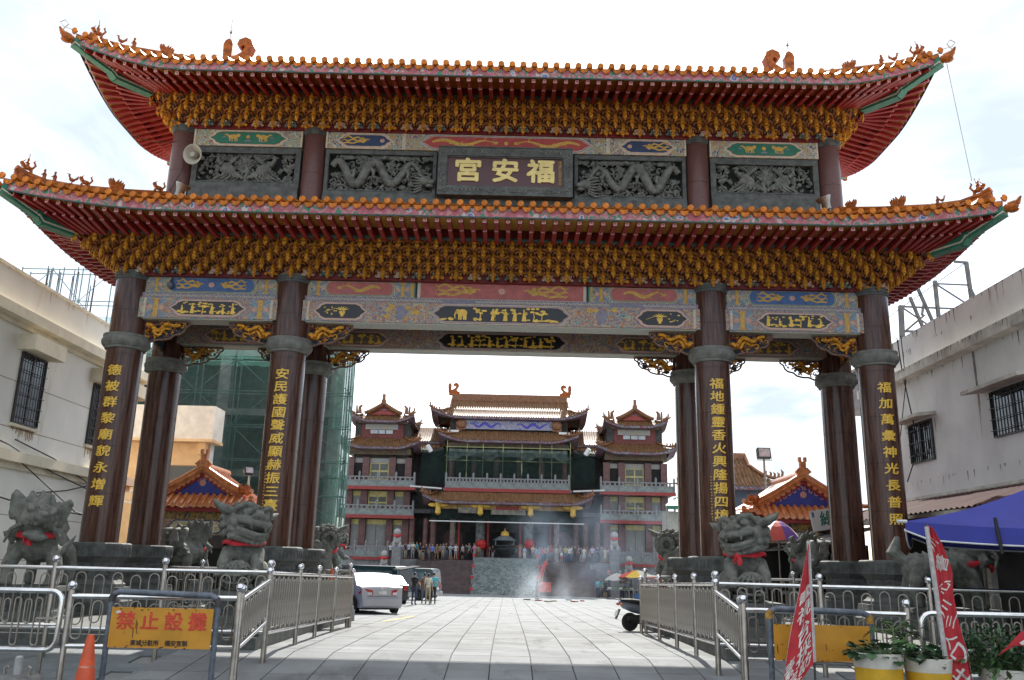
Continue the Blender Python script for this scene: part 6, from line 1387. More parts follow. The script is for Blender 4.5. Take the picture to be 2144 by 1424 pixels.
# terrace, stair, carved slab
ZT = zc(1175, 71); ZG = GZ(66) - .03
ob('terrace', MB().box(CX - 17, CX + 17, 71.2, 84, -2, ZT), [TSTONE], tmp)
n = 20; rs = (ZT - ZG) / n; STEP = pm('dark_red_brown_step', (.105, .075, .072), .8, var=.2, scale=2)
for k in range(n):
    y0 = 66.2 + k * .25
    for x0, x1 in ((CX - 9.3, CX - 3.35), (CX + 3.35, CX + 9.3)): ob('step', MB().box(x0, x1, y0, 71.3, ZG + k * rs - (.1 if k else .3), ZG + (k + 1) * rs), [STEP], tmp)
cs = MB(); cs.add([(CX - 3.3, 66.0, ZG - .3), (CX + 3.3, 66.0, ZG - .3), (CX + 3.3, 70.9, ZT + .2), (CX - 3.3, 70.9, ZT + .2), (CX - 3.3, 71.3, ZG - .3), (CX + 3.3, 71.3, ZG - .3)], [(0, 1, 2, 3), (0, 3, 4), (1, 5, 2), (2, 5, 4, 3)])
slab = ob('carved_slab', cs, [pm('grey_green_slab', (.16, .19, .185), .85, var=.35, scale=2.5, bump=.6, bscale=6)], tmp)
rel = MB(); rnd = random.Random(9); nv = (V((0, ZT + .2 - ZG + .3, -(4.9)))).normalized(); nv = V((0, -abs(nv.y), abs(nv.z)))
for k in range(170):
    u, v = rnd.uniform(-3.0, 3.0), rnd.uniform(.08, .92); p = V((CX + u, 66 + 4.9 * v, ZG - .3 + (ZT + .5 - ZG) * v)); rr = rnd.uniform(.12, .3); a = rnd.uniform(0, 6); up = V((0, 4.9, ZT + .5 - ZG)).normalized()
    rel.tube([p + nv * .06 + V((1, 0, 0)) * rr * cos(a + t) * (1 - t / 7) + up * rr * sin(a + t) * (1 - t / 7) for t in (0, 1, 2, 3, 4, 5)], [.06, .06, .05, .04, .03, .015], 5)
ob('slab_relief', rel, [pm('grey_green_relief', (.23, .27, .26), .85, var=.3, scale=3)], slab)
for s_ in (-1, 1):
    for k in range(4):
        v = k / 3; p = V((CX + s_ * 3.32, 66.1 + 4.7 * v, ZG + (ZT - ZG) * v)); ob('slab_post', MB().box(p.x - .1, p.x + .1, p.y - .1, p.y + .1, p.z - .3, p.z + .75), [TSTONE], tmp)
        if k < 3 or True: ob('post_ribbon', MB().box(p.x - .14, p.x + .14, p.y - .14, p.y + .14, p.z + .42, p.z + .66), [RIBBON], tmp)
ob('slab_rail', MB().box(CX - 3.2, CX + 3.2, 70.9, 71.0, ZT + .2, ZT + .32), [TSTONE], tmp)
for k in range(4): ob('rail_panel', MB().box(CX - 3.2 + k * 1.62, CX - 3.2 + k * 1.62 + 1.5, 70.92, 71.0, ZT - .25, ZT + .19), [TPANEL], tmp)
# entrance level behind the crowd
for px, r, mt in ((912, .35, TCOL), (952, .3, pm('carved_light_column', (.24, .18, .16), .7, var=.4, scale=3)), (1009, .5, pm('carved_grey_column', (.15, .16, .155), .8, var=.5, scale=3)), (1025, .14, TRED), (1092, .14, TRED), (1108, .5, MATS['carved_grey_column']), (1166, .3, MATS['carved_light_column']), (1206, .3, TCOL), (965, .12, TRED), (1153, .12, TRED), (868, .32, TCOL), (1250, .32, TCOL), (896, .3, TCOL), (1226, .3, TCOL)):
    ob('entrance_column', MB().lathe([(r * 1.25, 0), (r * 1.25, .3), (r, .35), (r, zc(1090, 73) - ZT)], 12, (px2x(px, 73), 73, ZT)), [mt], tmp, smooth=True)
for x in (-5.9, 6.2): ob('round_window', MB().lathe([(1.0, -.1), (1.1, -.1), (1.1, .02), (1.0, .02)], 24, (CX + x, 76.4, ZT + 2.2), R=Matrix.Rotation(radians(90), 3, 'X')), [TCOL], tmp)
for x0, x1 in ((-4.6, -3.1), (3.1, 4.6), (-1.8, 1.8)): ob('doorway', MB().box(CX + x0, CX + x1, 76.42, 76.48, ZT, ZT + 3.1), [pm('doorway_black', (.008, .009, .011), .6)], tmp)
# --- corner towers
def tower(s_):
    tx = at(791, 1000, 72).x if s_ < 0 else 2 * CX - at(791, 1000, 72).x; Y = 72.0; hw = 3.95; Lz = lambda py, yy=Y: at(790, py, yy).z
    t = link('corner_tower', None, tmp, T(tx, Y + 4, -1)); f1, f2, f3 = Lz(1166), Lz(1078), Lz(1018)
    ob('tower_wall', MB().box(tx - hw + .9, tx + hw - .9, Y + 1.6, Y + 8, -2, Lz(880)), [TWALL], t)
    for z, zt_, pr in ((-1.2, f1, .2), ):
        ob('tower_base', MB().box(tx - hw, tx + hw, Y + .1, Y + 9, -2, f1 - .37), [TSTONE], t)
    for f, n in ((f1, 3 if s_ < 0 else 3), (f2, 4), (f3, 4)): balustrade(t, tx - hw, tx + hw, Y, f, n if f > f1 else 4, h=.95, band=.34); ob('floor_slab', MB().box(tx - hw, tx + hw, Y + .5, Y + 8.5, f - .3, f - .02), [TSTONE], t)
    for f, g in ((f1, f2), (f2, f3), (f3, Lz(948))):
        cmn = MB().box(-.36, .36, -.2, .2, 0, g - f - .35).mesh('tower_column', [TCOL])
        for x in (-3.2, -1.55, 1.35, 3.1): link('tower_column', cmn, t, T(tx + x, Y + 1.3, f))
        if f == f3:
            for x0, x1 in ((-2.8, -1.95), (1.75, 2.7)): ob('opening', MB().box(tx + x0, tx + x1, Y + 1.5, Y + 1.58, f, g - .9), [DARK], t)
        else:
            for x0, x1 in ((-2.8, -1.95), (1.75, 2.7)): ob('shutter', MB().box(tx + x0, tx + x1, Y + 1.5, Y + 1.58, f, g - .95), [SHUT], t)
        for x0, x1 in ((-2.8, -1.95), (-1.15, .95), (1.75, 2.7)): ob('transom', MB().box(tx + x0, tx + x1, Y + 1.45, Y + 1.56, g - .94, g - .42), [TYEL if f != f3 else SCRN], t)
        if f == f1:
            for x0, x1 in ((-1.15, -.12), (-.08, .95)): ob('shutter', MB().box(tx + x0, tx + x1, Y + 1.5, Y + 1.58, f, g - .95), [SHUT], t)
        else:
            w = ob('yellow_door', MB().box(tx - 1.15, tx + .95, Y + 1.48, Y + 1.56, f, g - .95), [TYEL], t)
            for x0, x1 in ((-1.0, -.16), (-.02, .8)):
                for q in range(3): hh = (g - .95 - f) / 3; ob('pane', MB().box(tx + x0, tx + x1, Y + 1.44, Y + 1.475, f + q * hh + .1, f + (q + 1) * hh - .08), [pm('dim_pane', (.10, .105, .085), .2)], w)
    ob('tower_brackets', MB().box(tx - hw + .5, tx + hw - .6, Y + .7, Y + 7.5, Lz(950), Lz(936)), [TBRK], t)
    roof_part(t, 4.35, 4.6, 2.5, 2.5, Lz(934, Y - .4), Lz(914, 73), Y + 4.2, .75, 2.4, tx)
    zb = Lz(908, 73); zt2 = Lz(884, 73); ob('lantern_wall', MB().box(tx - 2.3, tx + 2.3, 73.5, 78.5, zb - .8, zt2 + .4), [TRED if False else pm('dull_red_wall', (.16, .04, .035), .7)], t)
    ob('name_panel', MB().box(tx - 1.9, tx + 1.7, 73.4, 73.49, Lz(899, 73.4), Lz(888, 73.4)), [SCRN], t)
    for k in range(3): ob('lattice_light', MB().box(tx - 1.3 + k * .85, tx - .55 + k * .85, 73.38, 73.48, Lz(906, 73.4) - .1, Lz(900, 73.4)), [pm('pale_lattice', (.45, .48, .5), .5)], t)
    ob('lantern_brackets', MB().box(tx - 2.7, tx + 2.7, 73.1, 78.9, Lz(886, 73), Lz(880, 73)), [TBRK], t)
    zr = Lz(851, 74); r = roof_part(t, 3.8, 3.55, 2.6, 2.3, Lz(879, 72.5), Lz(870, 73.5), Y + 4.2, .75, 2.2, tx, zr=zr, ridge=.25, gable_a=2.7, turn=90, gb=1.9)
    yf = 73.0
    m = MB()
    for s2 in (-1, 1): m.tube([V((tx + s2 * 2.1 * (1 - v), yf + .2, Lz(868, 73.3) + .15 + (zr + .1 - Lz(868, 73.3)) * v ** 1.25)) for v in (0, .2, .4, .6, .8, 1)], .2, 6); m.tube([(tx + s2 * 2.55, yf, Lz(866, 73)), (tx + s2 * 2.6, yf, Lz(866, 73) + .7), (tx + s2 * 2.35, yf, Lz(866, 73) + .95)], [.22, .18, .12], 6); m.tube([(tx + s2 * 2.9, yf, Lz(866, 73)), (tx + s2 * 2.95, yf, Lz(866, 73) + .9)], [.14, .1], 6)
    m.box(tx - .25, tx + .25, yf - .1, yf + .5, zr + .1, zr + .6); m.box(tx - .16, tx + .16, yf, yf + .3, zr + .6, zr + 1.25); ob('gable_ridge', m, [TRID], t)
    ob('front_gable', MB().prism([(tx - 1.45, Lz(868, 73.4)), (tx + 1.45, Lz(868, 73.4)), (tx, zr - .4)], yf + .45, yf + .5), [MATS['temple_gable_red']], t); ob('gable_scroll', MB().prism([(tx - .8, Lz(866, 73.4) + .5), (tx + .8, Lz(866, 73.4) + .5), (tx, zr - .45)], yf + .40, yf + .445), [pm('pale_blue_scroll', (.25, .34, .42), .6)], t)
for s_ in (-1, 1): tower(s_)
# wings between towers and hall
for s_ in (-1, 1):
    xw = CX + s_ * 9.6; zw = at(880, 925, 76).z
    roof_part(tmp, 2.6, 4.0, 2.6, .3, zw, zw + 2.1, 79.5, .01, 1.0, xw)
    ob('wing_wall', MB().box(xw - 1.9, xw + 1.9, 76.4, 83, -1, zw + .1), [TWALL], tmp); ob('wing_balcony', MB().box(xw - 1.9, xw + 1.9, 75.6, 76.39, at(880, 1075, 76).z, at(880, 1066, 76).z), [TSTONE], tmp)
    roof_part(tmp, 2.4, 2.6, 2.0, 1.2, at(880, 942, 74).z, at(880, 930, 75).z, 76.5, .4, 1.5, xw)
    ob('upturned_tip', MB().beam((CX + s_ * 8.35, 71.5, at(883, 946, 72).z), (CX + s_ * 8.75, 71.2, at(883, 934, 72).z), .3, .4), [WHITE], tmp)
for s_ in (-1, 1):     # low balustrades beside the stair, statues with red scarves
    x0, x1 = (px2x(752, 70), px2x(820, 70)) if s_ < 0 else (px2x(1295, 70), px2x(1366, 70))
    balustrade(tmp, x0, x1, 70.0, at(785, 1166, 70).z if s_ < 0 else at(1330, 1181, 70).z, 3, h=1.0, band=.3); ob('podium', MB().box(x0 - 3, x1, 70.1, 72, -2, (at(785, 1166, 70).z) - .31), [TSTONE], tmp)
    for px, py in (((832, 1130), (805, 1176)) if s_ < 0 else ((1286, 1137), (1316, 1188))):
        p = at(px, py, 68.5); t = thing('guardian_statue', f"pale stone guardian lion, red scarf, on a post {'left' if s_ < 0 else 'right'} of the stair, {'upper' if py < 1150 else 'lower'}", 'statue', (p.x, 68.5, ZG))
        m = MB(); m.ell((p.x, 68.5, p.z), (.42, .5, .5), 8, 6); m.ell((p.x, 68.2, p.z + .75), (.36, .36, .36), 8, 6); m.tube([(p.x - .3, 68.4, p.z - .2), (p.x - .3, 68.1, p.z - .8)], .15, 6); m.tube([(p.x + .3, 68.4, p.z - .2), (p.x + .3, 68.1, p.z - .8)], .15, 6); ob('statue_body', m, [pm('pale_statue_stone', (.36, .35, .34), .8)], t, smooth='full')
        ob('statue_post', MB().box(p.x - .45, p.x + .45, 68.0, 69.1, ZG - .3, p.z - .75), [TSTONE], t); ob('scarf', MB().tube([(p.x - .36, 68.2, p.z + .45), (p.x, 67.85, p.z + .3), (p.x + .36, 68.2, p.z + .45)], .12, 6), [RIBBON], t)
# incense burner on the terrace
bp = V((px2x(1060, 71.8), 71.9, ZT)); t = thing('incense_burner', 'large dark bronze incense burner with gilded finial before the temple doors', 'burner', bp); m = MB(); m.lathe([(.5, 0), (.4, .3), (.95, .7), (1.15, 1.2), (1.0, 1.45), (1.2, 1.5), (1.2, 1.6), (.2, 1.6)], 20, bp); ob('bowl', m, [pm('dark_bronze', (.035, .04, .04), .4, metal=.5)], t, smooth=True)
m = MB(); m.lathe([(1.3, 2.1), (.7, 2.5), (.4, 2.6), (.1, 2.9)], 8, bp); ob('canopy', m, [pm('grey_bronze', (.16, .19, .2), .5)], t); m = MB(); m.ell(bp + V((0, -.3, 2.75)), (.45, .15, .35), 8, 5); m.tube([bp + V((0, 0, 2.9)), bp + V((0, 0, 3.4))], [.12, .02], 6); ob('finial', m, [MATS['bright_gilt']], t)
for x in (-1, 1): ob('pillar', MB().tube([bp + V((x * .95, -.5, 1.5)), bp + V((x * .95, -.5, 2.15))], .07, 6), [MATS['grey_bronze']], t)
for px in (1008, 1108): p = at(px, 1140, 72.6); t = thing('red_lantern', f"round red lantern hanging before the {'left' if px < 1050 else 'right'} carved entrance column", 'lantern', p); ob('shade', MB().lathe([(.15, -.5), (.45, -.4), (.6, 0), (.45, .4), (.15, .5)], 14, p), [pm('lantern_red', (.55, .03, .03), .6)], t, smooth=True); ob('cord', MB().tube([p + V((0, 0, .5)), p + V((0, 0, 2))], .02, 4), [DARK], t); ob('tassel', MB().lathe([(.06, -.9), (.03, -.5)], 6, p), [MATS['bright_gilt']], t)
# tower of the side building at the right and the green canopy behind
sr = thing('side_temple_roof', 'small dark hall with tiled roof behind the right pavilion', 'building', at(1560, 1040, 40)); p = at(1556, 1020, 42); roof_part(sr, 3.2, 3, 1.4, 1.2, p.z, p.z + 1.5, 44, .5, 2.0, p.x - .6, zr=p.z + 2.4, ridge=.2); ob('side_wall', MB().box(p.x - 3, p.x + 1.9, 41.6, 47, -2, p.z), [pm('blue_grey_hall', (.06, .075, .10), .7)], sr)
gc = thing('green_canopy', 'small green and white canopy at the right foot of the temple tower', 'canopy', at(1408, 1058, 60)); p = at(1409, 1060, 60); ob('canopy_cloth', MB().add([(p.x - .9, 59, p.z), (p.x + 2, 59, p.z), (p.x + 2, 62, p.z + 1.0), (p.x + .6, 62, p.z + 1.0)], [(0, 1, 2, 3)]).box(p.x - .9, p.x + 2, 58.98, 59, p.z - .35, p.z), [GREEN], gc); ob('canopy_leg', MB().tube([(p.x - .8, 59, p.z), (p.x - .8, 59, GZ(59))], .05, 6), [STEEL_D], gc); ob('canopy_box', MB().box(p.x - .7, p.x + 2, 60, 62, GZ(60), p.z - .5), [pm('beige_stall', (.4, .38, .33), .8)], gc)
# ------------------------------------------------------------------ VEHICLES
def car_paint(n, c, metal=0): return pm(n, c, .32, metal=metal, var=.04, coat=.35)
TYRE = pm('tyre', (.018, .018, .018), .8); RIM = pm('alloy_rim', (.4, .4, .41), .3, metal=.8); LAMP = pm('red_lamp', (.45, .02, .015), .15, coat=.8); AMB = pm('amber_lamp', (.6, .22, .03), .2); PLATE = pm('number_plate', (.7, .7, .68), .4); BUMP = pm('black_trim', (.025, .025, .025), .6)
WHM = MB().lathe([(.18, -.1), (.29, -.105), (.315, -.06), (.315, .06), (.29, .105), (.18, .1)], 22, R=Matrix.Rotation(radians(90), 3, 'X'))
RMM = MB(); RMM.lathe([(.0, -.075), (.06, -.085), (.07, -.07), (.17, -.06), (.185, -.1), (.19, .1)], 18, R=Matrix.Rotation(radians(90), 3, 'X'))
WHM = WHM.mesh('wheel', [TYRE], True); RMM = RMM.mesh('rim', [RIM], True)
def vehicle(name, label, cat, loc, heading, L, W, prof, belt, glass, paint, wheels, wr=1.0, rear=None, tum=.16):
    """prof: side outline (x from rear 0 to front L); glass: side-window outline; heading: degrees, +x is the driving direction"""
    M = T(*loc) @ RZ(heading) @ T(-L / 2, 0, 0); t = link(name, None, None, M); tag(t, label, cat)
    hw = W / 2; top = max(z for _, z in prof)
    def yw(x, z):
        e = max(0, min(1, (min(x, L - x) + .02) / .35)); e = .86 + .14 * e ** .5
        return hw * e * (1 if z <= belt else 1 - tum * (z - belt) / (top - belt)) * (1 - .05 * max(0, (.45 - z)) / .45)
    b = MB(); n = len(prof); segs = 5; vs = []
    for x, z in prof:
        y = yw(x, z)
        for k in range(segs + 1):
            u = -1 + 2 * k / segs; cr = .03 * (1 - u * u) if z > belt * .6 else 0; vs.append((x, y * u, z + cr))
    fs = [(i * (segs + 1) + k, i * (segs + 1) + k + 1, ((i + 1) % n) * (segs + 1) + k + 1, ((i + 1) % n) * (segs + 1) + k) for i in range(n) for k in range(segs)]
    b.add(vs, fs)
    for s_ in (0, segs): b.add([vs[i * (segs + 1) + s_] for i in range(n)], [tuple(range(n)) if s_ else tuple(range(n))[::-1]])
    me = b.mesh('body', [paint], 32); o = link('body', me, t, M)
    bv = o.modifiers.new('b', 'BEVEL'); bv.width = .035; bv.segments = 2; bv.limit_method = 'ANGLE'; bv.angle_limit = radians(30)
    for s_ in (-1, 1):
        ob('side_window', MB().add([(x, s_ * (yw(x, z) + .012), z) for x, z in glass], [tuple(range(len(glass)))]), [GLASS if L < 4.6 else pm('van_sky_reflection_glass', (.14, .20, .24), .15, spec=.4)], t, M)  # pale blue of the reflected sky is put into the van window colour
        for j in range(len(wheels)):
            w = link('wheel', WHM, t, M @ T(wheels[j], s_ * (hw - .10), .315 * wr) @ Matrix.Scale(wr, 4)); link('rim', RMM, w, M @ T(wheels[j], s_ * (hw - .10), .315 * wr) @ (RZ(0) if s_ < 0 else RZ(180)) @ Matrix.Scale(wr, 4))
            ob('wheel_arch', MB().lathe([(.0, 0), (.345 * wr, 0), (.345 * wr, .01), (0, .01)], 20, (wheels[j], s_ * (hw - .005), .33 * wr), R=Matrix.Rotation(radians(90), 3, 'X')), [BUMP], t, M)
    if rear: rear(t, M, yw)
    ob('underbody', MB().box(.25, L - .25, -hw + .15, hw - .15, .16, .45), [BUMP], t, M); return t
def sedan_rear(t, M, yw):
    ob('rear_window', MB().add([(.62, -.56, 1.02), (.62, .56, 1.02), (1.28, .46, 1.37), (1.28, -.46, 1.37)], [(0, 1, 2, 3)]), [pm('sky_reflection_glass', (.12, .16, .17), .2, spec=.3)], t, M)  # rear window colour carries the pale sky reflection
    for s_ in (-1, 1):
        m = MB(); m.prism([(s_ * .36, .70), (s_ * .38, .86), (s_ * .62, .92), (s_ * .80, .90), (s_ * .83, .74), (s_ * .6, .67)], 0, .25, fr=lambda p: V((p.y - .025 + abs(p.x) ** 4 * .25, p.x, p.z))); o = ob('tail_light', m, [LAMP], t, M)
        ob('reflector', MB().prism([(s_ * .40, .71), (s_ * .41, .79), (s_ * .58, .80), (s_ * .58, .70)], 0, .05, fr=lambda p: V((p.y - .04 + abs(p.x) ** 4 * .25, p.x, p.z))), [PLATE], o, M)
    ob('number_plate', MB().box(-.03, -.005, -.17, .17, .72, .86), [PLATE], t, M); ob('badge', MB().ell((-.02, 0, .93), (.015, .06, .035), 10, 6), [CHROME], t, M)
    ob('rear_bumper', MB().box(-.10, .14, -.76, .76, .30, .56), [MATS['silver_paint']], t, M); ob('boot_seam', MB().box(-.012, -.004, -.58, .58, .645, .655), [BUMP], t, M)
SED = [(.05, .22), (.0, .45), (.0, .70), (.04, .93), (.12, 1.0), (.55, 1.03), (1.25, 1.40), (1.6, 1.47), (2.3, 1.46), (2.75, 1.32), (3.35, 1.0), (4.1, .88), (4.38, .74), (4.45, .5), (4.4, .22)]
SEDG = [(.85, 1.04), (1.38, 1.34), (1.65, 1.40), (2.3, 1.39), (2.65, 1.27), (3.0, 1.06)]
car_paint('silver_paint', (.46, .47, .49), .0)
vehicle('parked_car', 'silver saloon car with red tail lights parked beside the left railing', 'car', (-5.35, 14.0, GZ(12.6)), 116, 4.45, 1.74, SED, .98, SEDG, MATS['silver_paint'], (.85, 3.5), 1.0, sedan_rear)
def plain_rear(t, M, yw): 
    for s_ in (-1, 1): ob('tail_light', MB().box(-.03, .02, s_ * .62 - .09, s_ * .62 + .09, .7, .95), [LAMP], t, M)
vehicle('parked_car', 'white car of which the roof shows behind the silver saloon', 'car', (-7.3, 20.5, GZ(20)), 100, 4.45, 1.72, SED, .98, SEDG, car_paint('white_car_paint', (.72, .72, .70)), (.85, 3.5), 1.0, plain_rear)
vehicle('parked_car', 'dark car with its boot raised behind the people by the van', 'car', (-6.5, 28.0, GZ(27)), 112, 4.4, 1.72, SED, .98, SEDG, car_paint('black_car_paint', (.02, .025, .03)), (.85, 3.5), 1.0, plain_rear)
VAN = [(.04, .3), (.0, .6), (.02, 1.0), (.10, 1.85), (.22, 1.96), (3.2, 1.98), (3.6, 1.85), (4.3, 1.15), (4.65, .95), (4.7, .4), (4.6, .28)]
VANG = [(.35, 1.15), (.38, 1.72), (3.15, 1.75), (3.75, 1.22), (3.6, 1.12)]
def van_rear(t, M, yw):
    ob('rear_window', MB().add([(-.005, -.66, 1.12), (-.005, .66, 1.12), (.075, .58, 1.78), (.075, -.58, 1.78)], [(0, 1, 2, 3)]), [GLASS], t, M); plain_rear(t, M, yw)
    ob('rear_bumper', MB().box(-.10, .1, -.82, .82, .32, .55), [pm('grey_bumper', (.35, .35, .34), .5)], t, M); ob('number_plate', MB().box(-.04, -.01, -.2, .2, .66, .82), [PLATE], t, M)
vehicle('parked_van', 'dark teal van with bluish windows behind the silver saloon', 'van', (-7.5, 30.6, GZ(29)), 150, 4.7, 1.8, VAN, 1.05, VANG, car_paint('teal_van_paint', (.03, .07, .09)), (.9, 3.7), 1.05, van_rear)
vehicle('parked_van', 'grey van with pale rear edge nearest the temple stair', 'van', (-6.45, 37.0, GZ(36)), 165, 4.7, 1.8, VAN, 1.05, VANG, car_paint('grey_van_paint', (.10, .13, .15), .3), (.9, 3.7), 1.05, van_rear)
hb = ob('raised_tailgate', MB().beam(at(833, 1193, 24.5), at(872, 1186, 25), 1.3, .06), [MATS['black_car_paint']]); tag(hb, 'raised black tailgate above the people beside the dark car', 'tailgate')
PK = [(.0, .5), (.0, 1.0), (2.35, 1.02), (2.4, 1.75), (2.55, 1.88), (3.5, 1.86), (4.15, 1.15), (4.85, .98), (4.95, .5), (4.85, .3), (.1, .32)]
vehicle('pickup_truck', 'blue pickup truck half hidden behind the left railing and stone lion', 'truck', (-7.0, 10.6, GZ(10)), 95, 4.95, 1.75, PK, 1.05, [(2.5, 1.12), (2.6, 1.72), (3.45, 1.72), (3.95, 1.15)], car_paint('blue_truck_paint', (.05, .09, .42)), (.9, 4.0), 1.1, plain_rear)
def scooter(label, x, y, hd, col):
    z = GZ(y); M = T(x, y, z) @ RZ(hd); t = link('motor_scooter', None, None, M); tag(t, label, 'scooter')   # +x is forward
    for wx in (-.62, .62): w = ob('wheel', MB().lathe([(.13, -.05), (.22, -.055), (.255, 0), (.22, .055), (.13, .05)], 20, (wx, 0, .255), R=Matrix.Rotation(radians(90), 3, 'X')), [TYRE], t, M, smooth=True); ob('rim', MB().lathe([(.02, -.04), (.14, -.045), (.14, .045), (.02, .04)], 14, (wx, 0, .255), R=Matrix.Rotation(radians(90), 3, 'X')), [RIM], w, M)
    b = MB(); b.tube([(-.95, 0, .80), (-.8, 0, .72), (-.5, 0, .64), (-.1, 0, .55), (.12, 0, .42)], [.05, .13, .17, .16, .1], 10, sq=.85); ob('rear_cowl', b, [col], t, M, smooth=True)
    ob('seat', MB().tube([(-.9, 0, .85), (-.6, 0, .82), (-.2, 0, .78), (.05, 0, .72)], [.06, .14, .15, .1], 10, sq=.55), [RUBBER], t, M, smooth=True)
    f = MB(); f.tube([(.1, 0, .28), (.38, 0, .3), (.5, 0, .6), (.46, 0, .95)], [.14, .15, .18, .12], 8, sq=.6); f.tube([(.62, 0, .26), (.5, 0, .9)], .04, 6); ob('front_shield', f, [col], t, M, smooth=True)
    h = MB(); h.tube([(.44, -.33, 1.02), (.46, 0, .98), (.44, .33, 1.02)], .025, 6); h.tube([(.46, .28, 1.0), (.44, .34, 1.2)], .008, 4); ob('handlebar', h, [BUMP], t, M)
    ob('tail_light', MB().ell((-.98, 0, .74), (.04, .11, .045), 8, 5), [LAMP], t, M)
    for s_ in (-1, 1): ob('indicator', MB().ell((-.93, s_ * .14, .73), (.05, .04, .035), 8, 5), [AMB], t, M)
    ob('mudguard', MB().beam((-.93, 0, .6), (-1.05, 0, .33), .14, .02), [BUMP], t, M); ob('number_plate', MB().beam((-1.0, 0, .56), (-1.06, 0, .42), .2, .012), [PLATE], t, M)
    ob('engine', MB().box(-.6, .0, -.1, .12, .2, .45), [BUMP], t, M); ob('exhaust', MB().tube([(-.1, -.16, .25), (-.75, -.19, .36)], [.05, .065], 8), [BUMP], t, M); ob('carrier', MB().tube([(-.98, -.1, .86), (-1.05, 0, .88), (-.98, .1, .86)], .015, 5), [BUMP], t, M)
scooter('silver and black scooter with orange tail light parked past the right railing', 4.45, 4.1, 14, car_paint('scooter_silver', (.22, .25, .30), .5))

# ------------------------------------------------------------------ PEOPLE
SKIN = pm('skin', (.42, .25, .17), .6, var=.05); HAIR = pm('black_hair', (.015, .013, .012), .5)
def person_mb(pose):
    b = MB(); c = lambda p0, p1, r0, r1: capsule(b, p0, p1, r0, r1, 8); st = .09 if pose != 'stride' else .1
    for s_ in (-1, 1):
        fy = (-.16 * s_ if pose == 'stride' else 0)
        hip, kn, an = V((s_ * .09, 0, .88)), V((s_ * (st + .01), fy * .6 - .02, .48)), V((s_ * (st + .02), fy + .02, .09)); c(hip, kn, .088, .062); c(kn, an, .06, .042); b.ell(an + V((0, -.06, -.045)), (.045, .12, .045), 8, 5)
        sh = V((s_ * .18, .0, 1.40))
        if pose == 'crossed': el, ha = V((s_ * .24, -.06, 1.14)), V((-s_ * .06, -.20, 1.18))
        elif pose == 'hips': el, ha = V((s_ * .36, .06, 1.16)), V((s_ * .17, -.04, 1.0))
        elif pose == 'phone' and s_ > 0: el, ha = V((s_ * .26, -.2, 1.22)), V((s_ * .12, -.32, 1.50))
        elif pose == 'forward': el, ha = V((s_ * .23, -.1, 1.15)), V((s_ * .14, -.34, 1.08))
        elif pose == 'up': el, ha = V((s_ * .33, -.02, 1.5)), V((s_ * .12, -.08, 1.66))
        else: el, ha = V((s_ * .24, .02 + fy * .4, 1.12)), V((s_ * .25, -.05 - fy * .5, .86))
        c(sh, el, .052, .042); c(el, ha, .04, .03); b.ell(ha + (ha - el).normalized() * .06, (.03, .035, .06), 7, 5)
    b.ell((0, .01, .93), (.165, .115, .13), 10, 6); b.ell((0, 0, 1.12), (.15, .10, .18), 10, 6); b.ell((0, -.005, 1.30), (.185, .115, .16), 10, 6); c((-.15, 0, 1.41), (.15, 0, 1.41), .06, .06)
    c((0, 0, 1.45), (0, -.015, 1.55), .052, .05); b.ell((0, -.02, 1.63), (.078, .095, .115), 10, 7); b.ell((0, -.115, 1.62), (.016, .022, .02), 6, 4); b.ell((0, -.06, 1.55), (.05, .05, .035), 8, 5)
    for s_ in (-1, 1): b.ell((s_ * .08, -.01, 1.62), (.014, .025, .035), 6, 4)
    return b
PMESH = {}
def person_mesh(pose, shorts, dress):
    k = (pose, shorts, dress)
    if k in PMESH: return PMESH[k]
    me = voxel(person_mb(pose), [SKIN, WHITE, NAVY, HAIR, BUMP], .021, 'person', 1)
    for p in me.polygons:
        c = p.center; arm = abs(c.x) > .21 or (pose in ('crossed', 'phone', 'forward') and c.y < -.13 and c.z < 1.56) or (pose == 'up' and abs(c.x) > .1 and c.z > 1.42)
        if c.z > 1.62 and (c.y > -.04 or c.z > 1.69): i = 3
        elif c.z > 1.56 and c.y > .03: i = 3
        elif c.z > 1.47: i = 0
        elif c.z < .085: i = 4
        elif c.z > .95 or (dress and c.z > .5):
            i = 1
            if arm and (c.z < 1.24 or (pose in ('crossed', 'phone', 'forward', 'up') and (c.y < -.13 or c.z > 1.45))): i = 0
        elif arm: i = 0
        else: i = 0 if ((shorts or dress) and c.z < .52) else 2
        p.material_index = i
    PMESH[k] = me; return me
CL = dict(white=(.62, .62, .60), blue=(.10, .20, .52), pale_blue=(.42, .50, .62), pink=(.62, .22, .42), black=(.02, .02, .022), red=(.50, .05, .05), yellow=(.60, .52, .12), grey=(.26, .27, .28), cream=(.56, .52, .42), green=(.10, .34, .14), orange=(.55, .16, .08), teal=(.08, .34, .42), navy=(.03, .04, .08), khaki=(.38, .32, .22), brown=(.20, .12, .08), lilac=(.48, .42, .58), denim=(.12, .17, .26), salmon=(.58, .30, .28))
def cloth(c): return pm(f'{c}_cloth', CL[c], .8, var=.12, scale=9)
def person(label, x, y, z, facing, h, top, bottom, pose='stand', shorts=False, dress=False, grp=None, hat=None):
    o = link('person', person_mesh(pose, shorts, dress), None, T(x, y, z) @ RZ(facing) @ Matrix.Scale(h / 1.745, 4)); tag(o, label, 'person', grp)
    for i, m in ((1, cloth(top)), (2, cloth(bottom))): o.material_slots[i].link = 'OBJECT'; o.material_slots[i].material = m
    if hat: ob('cap', MB().lathe([(.14, 1.68), (.10, 1.70), (.09, 1.75), (.02, 1.78)], 10, (0, -.01, 0)), [cloth(hat)], o, WM[o])
    return o
G1 = 'crowd on the temple terrace'
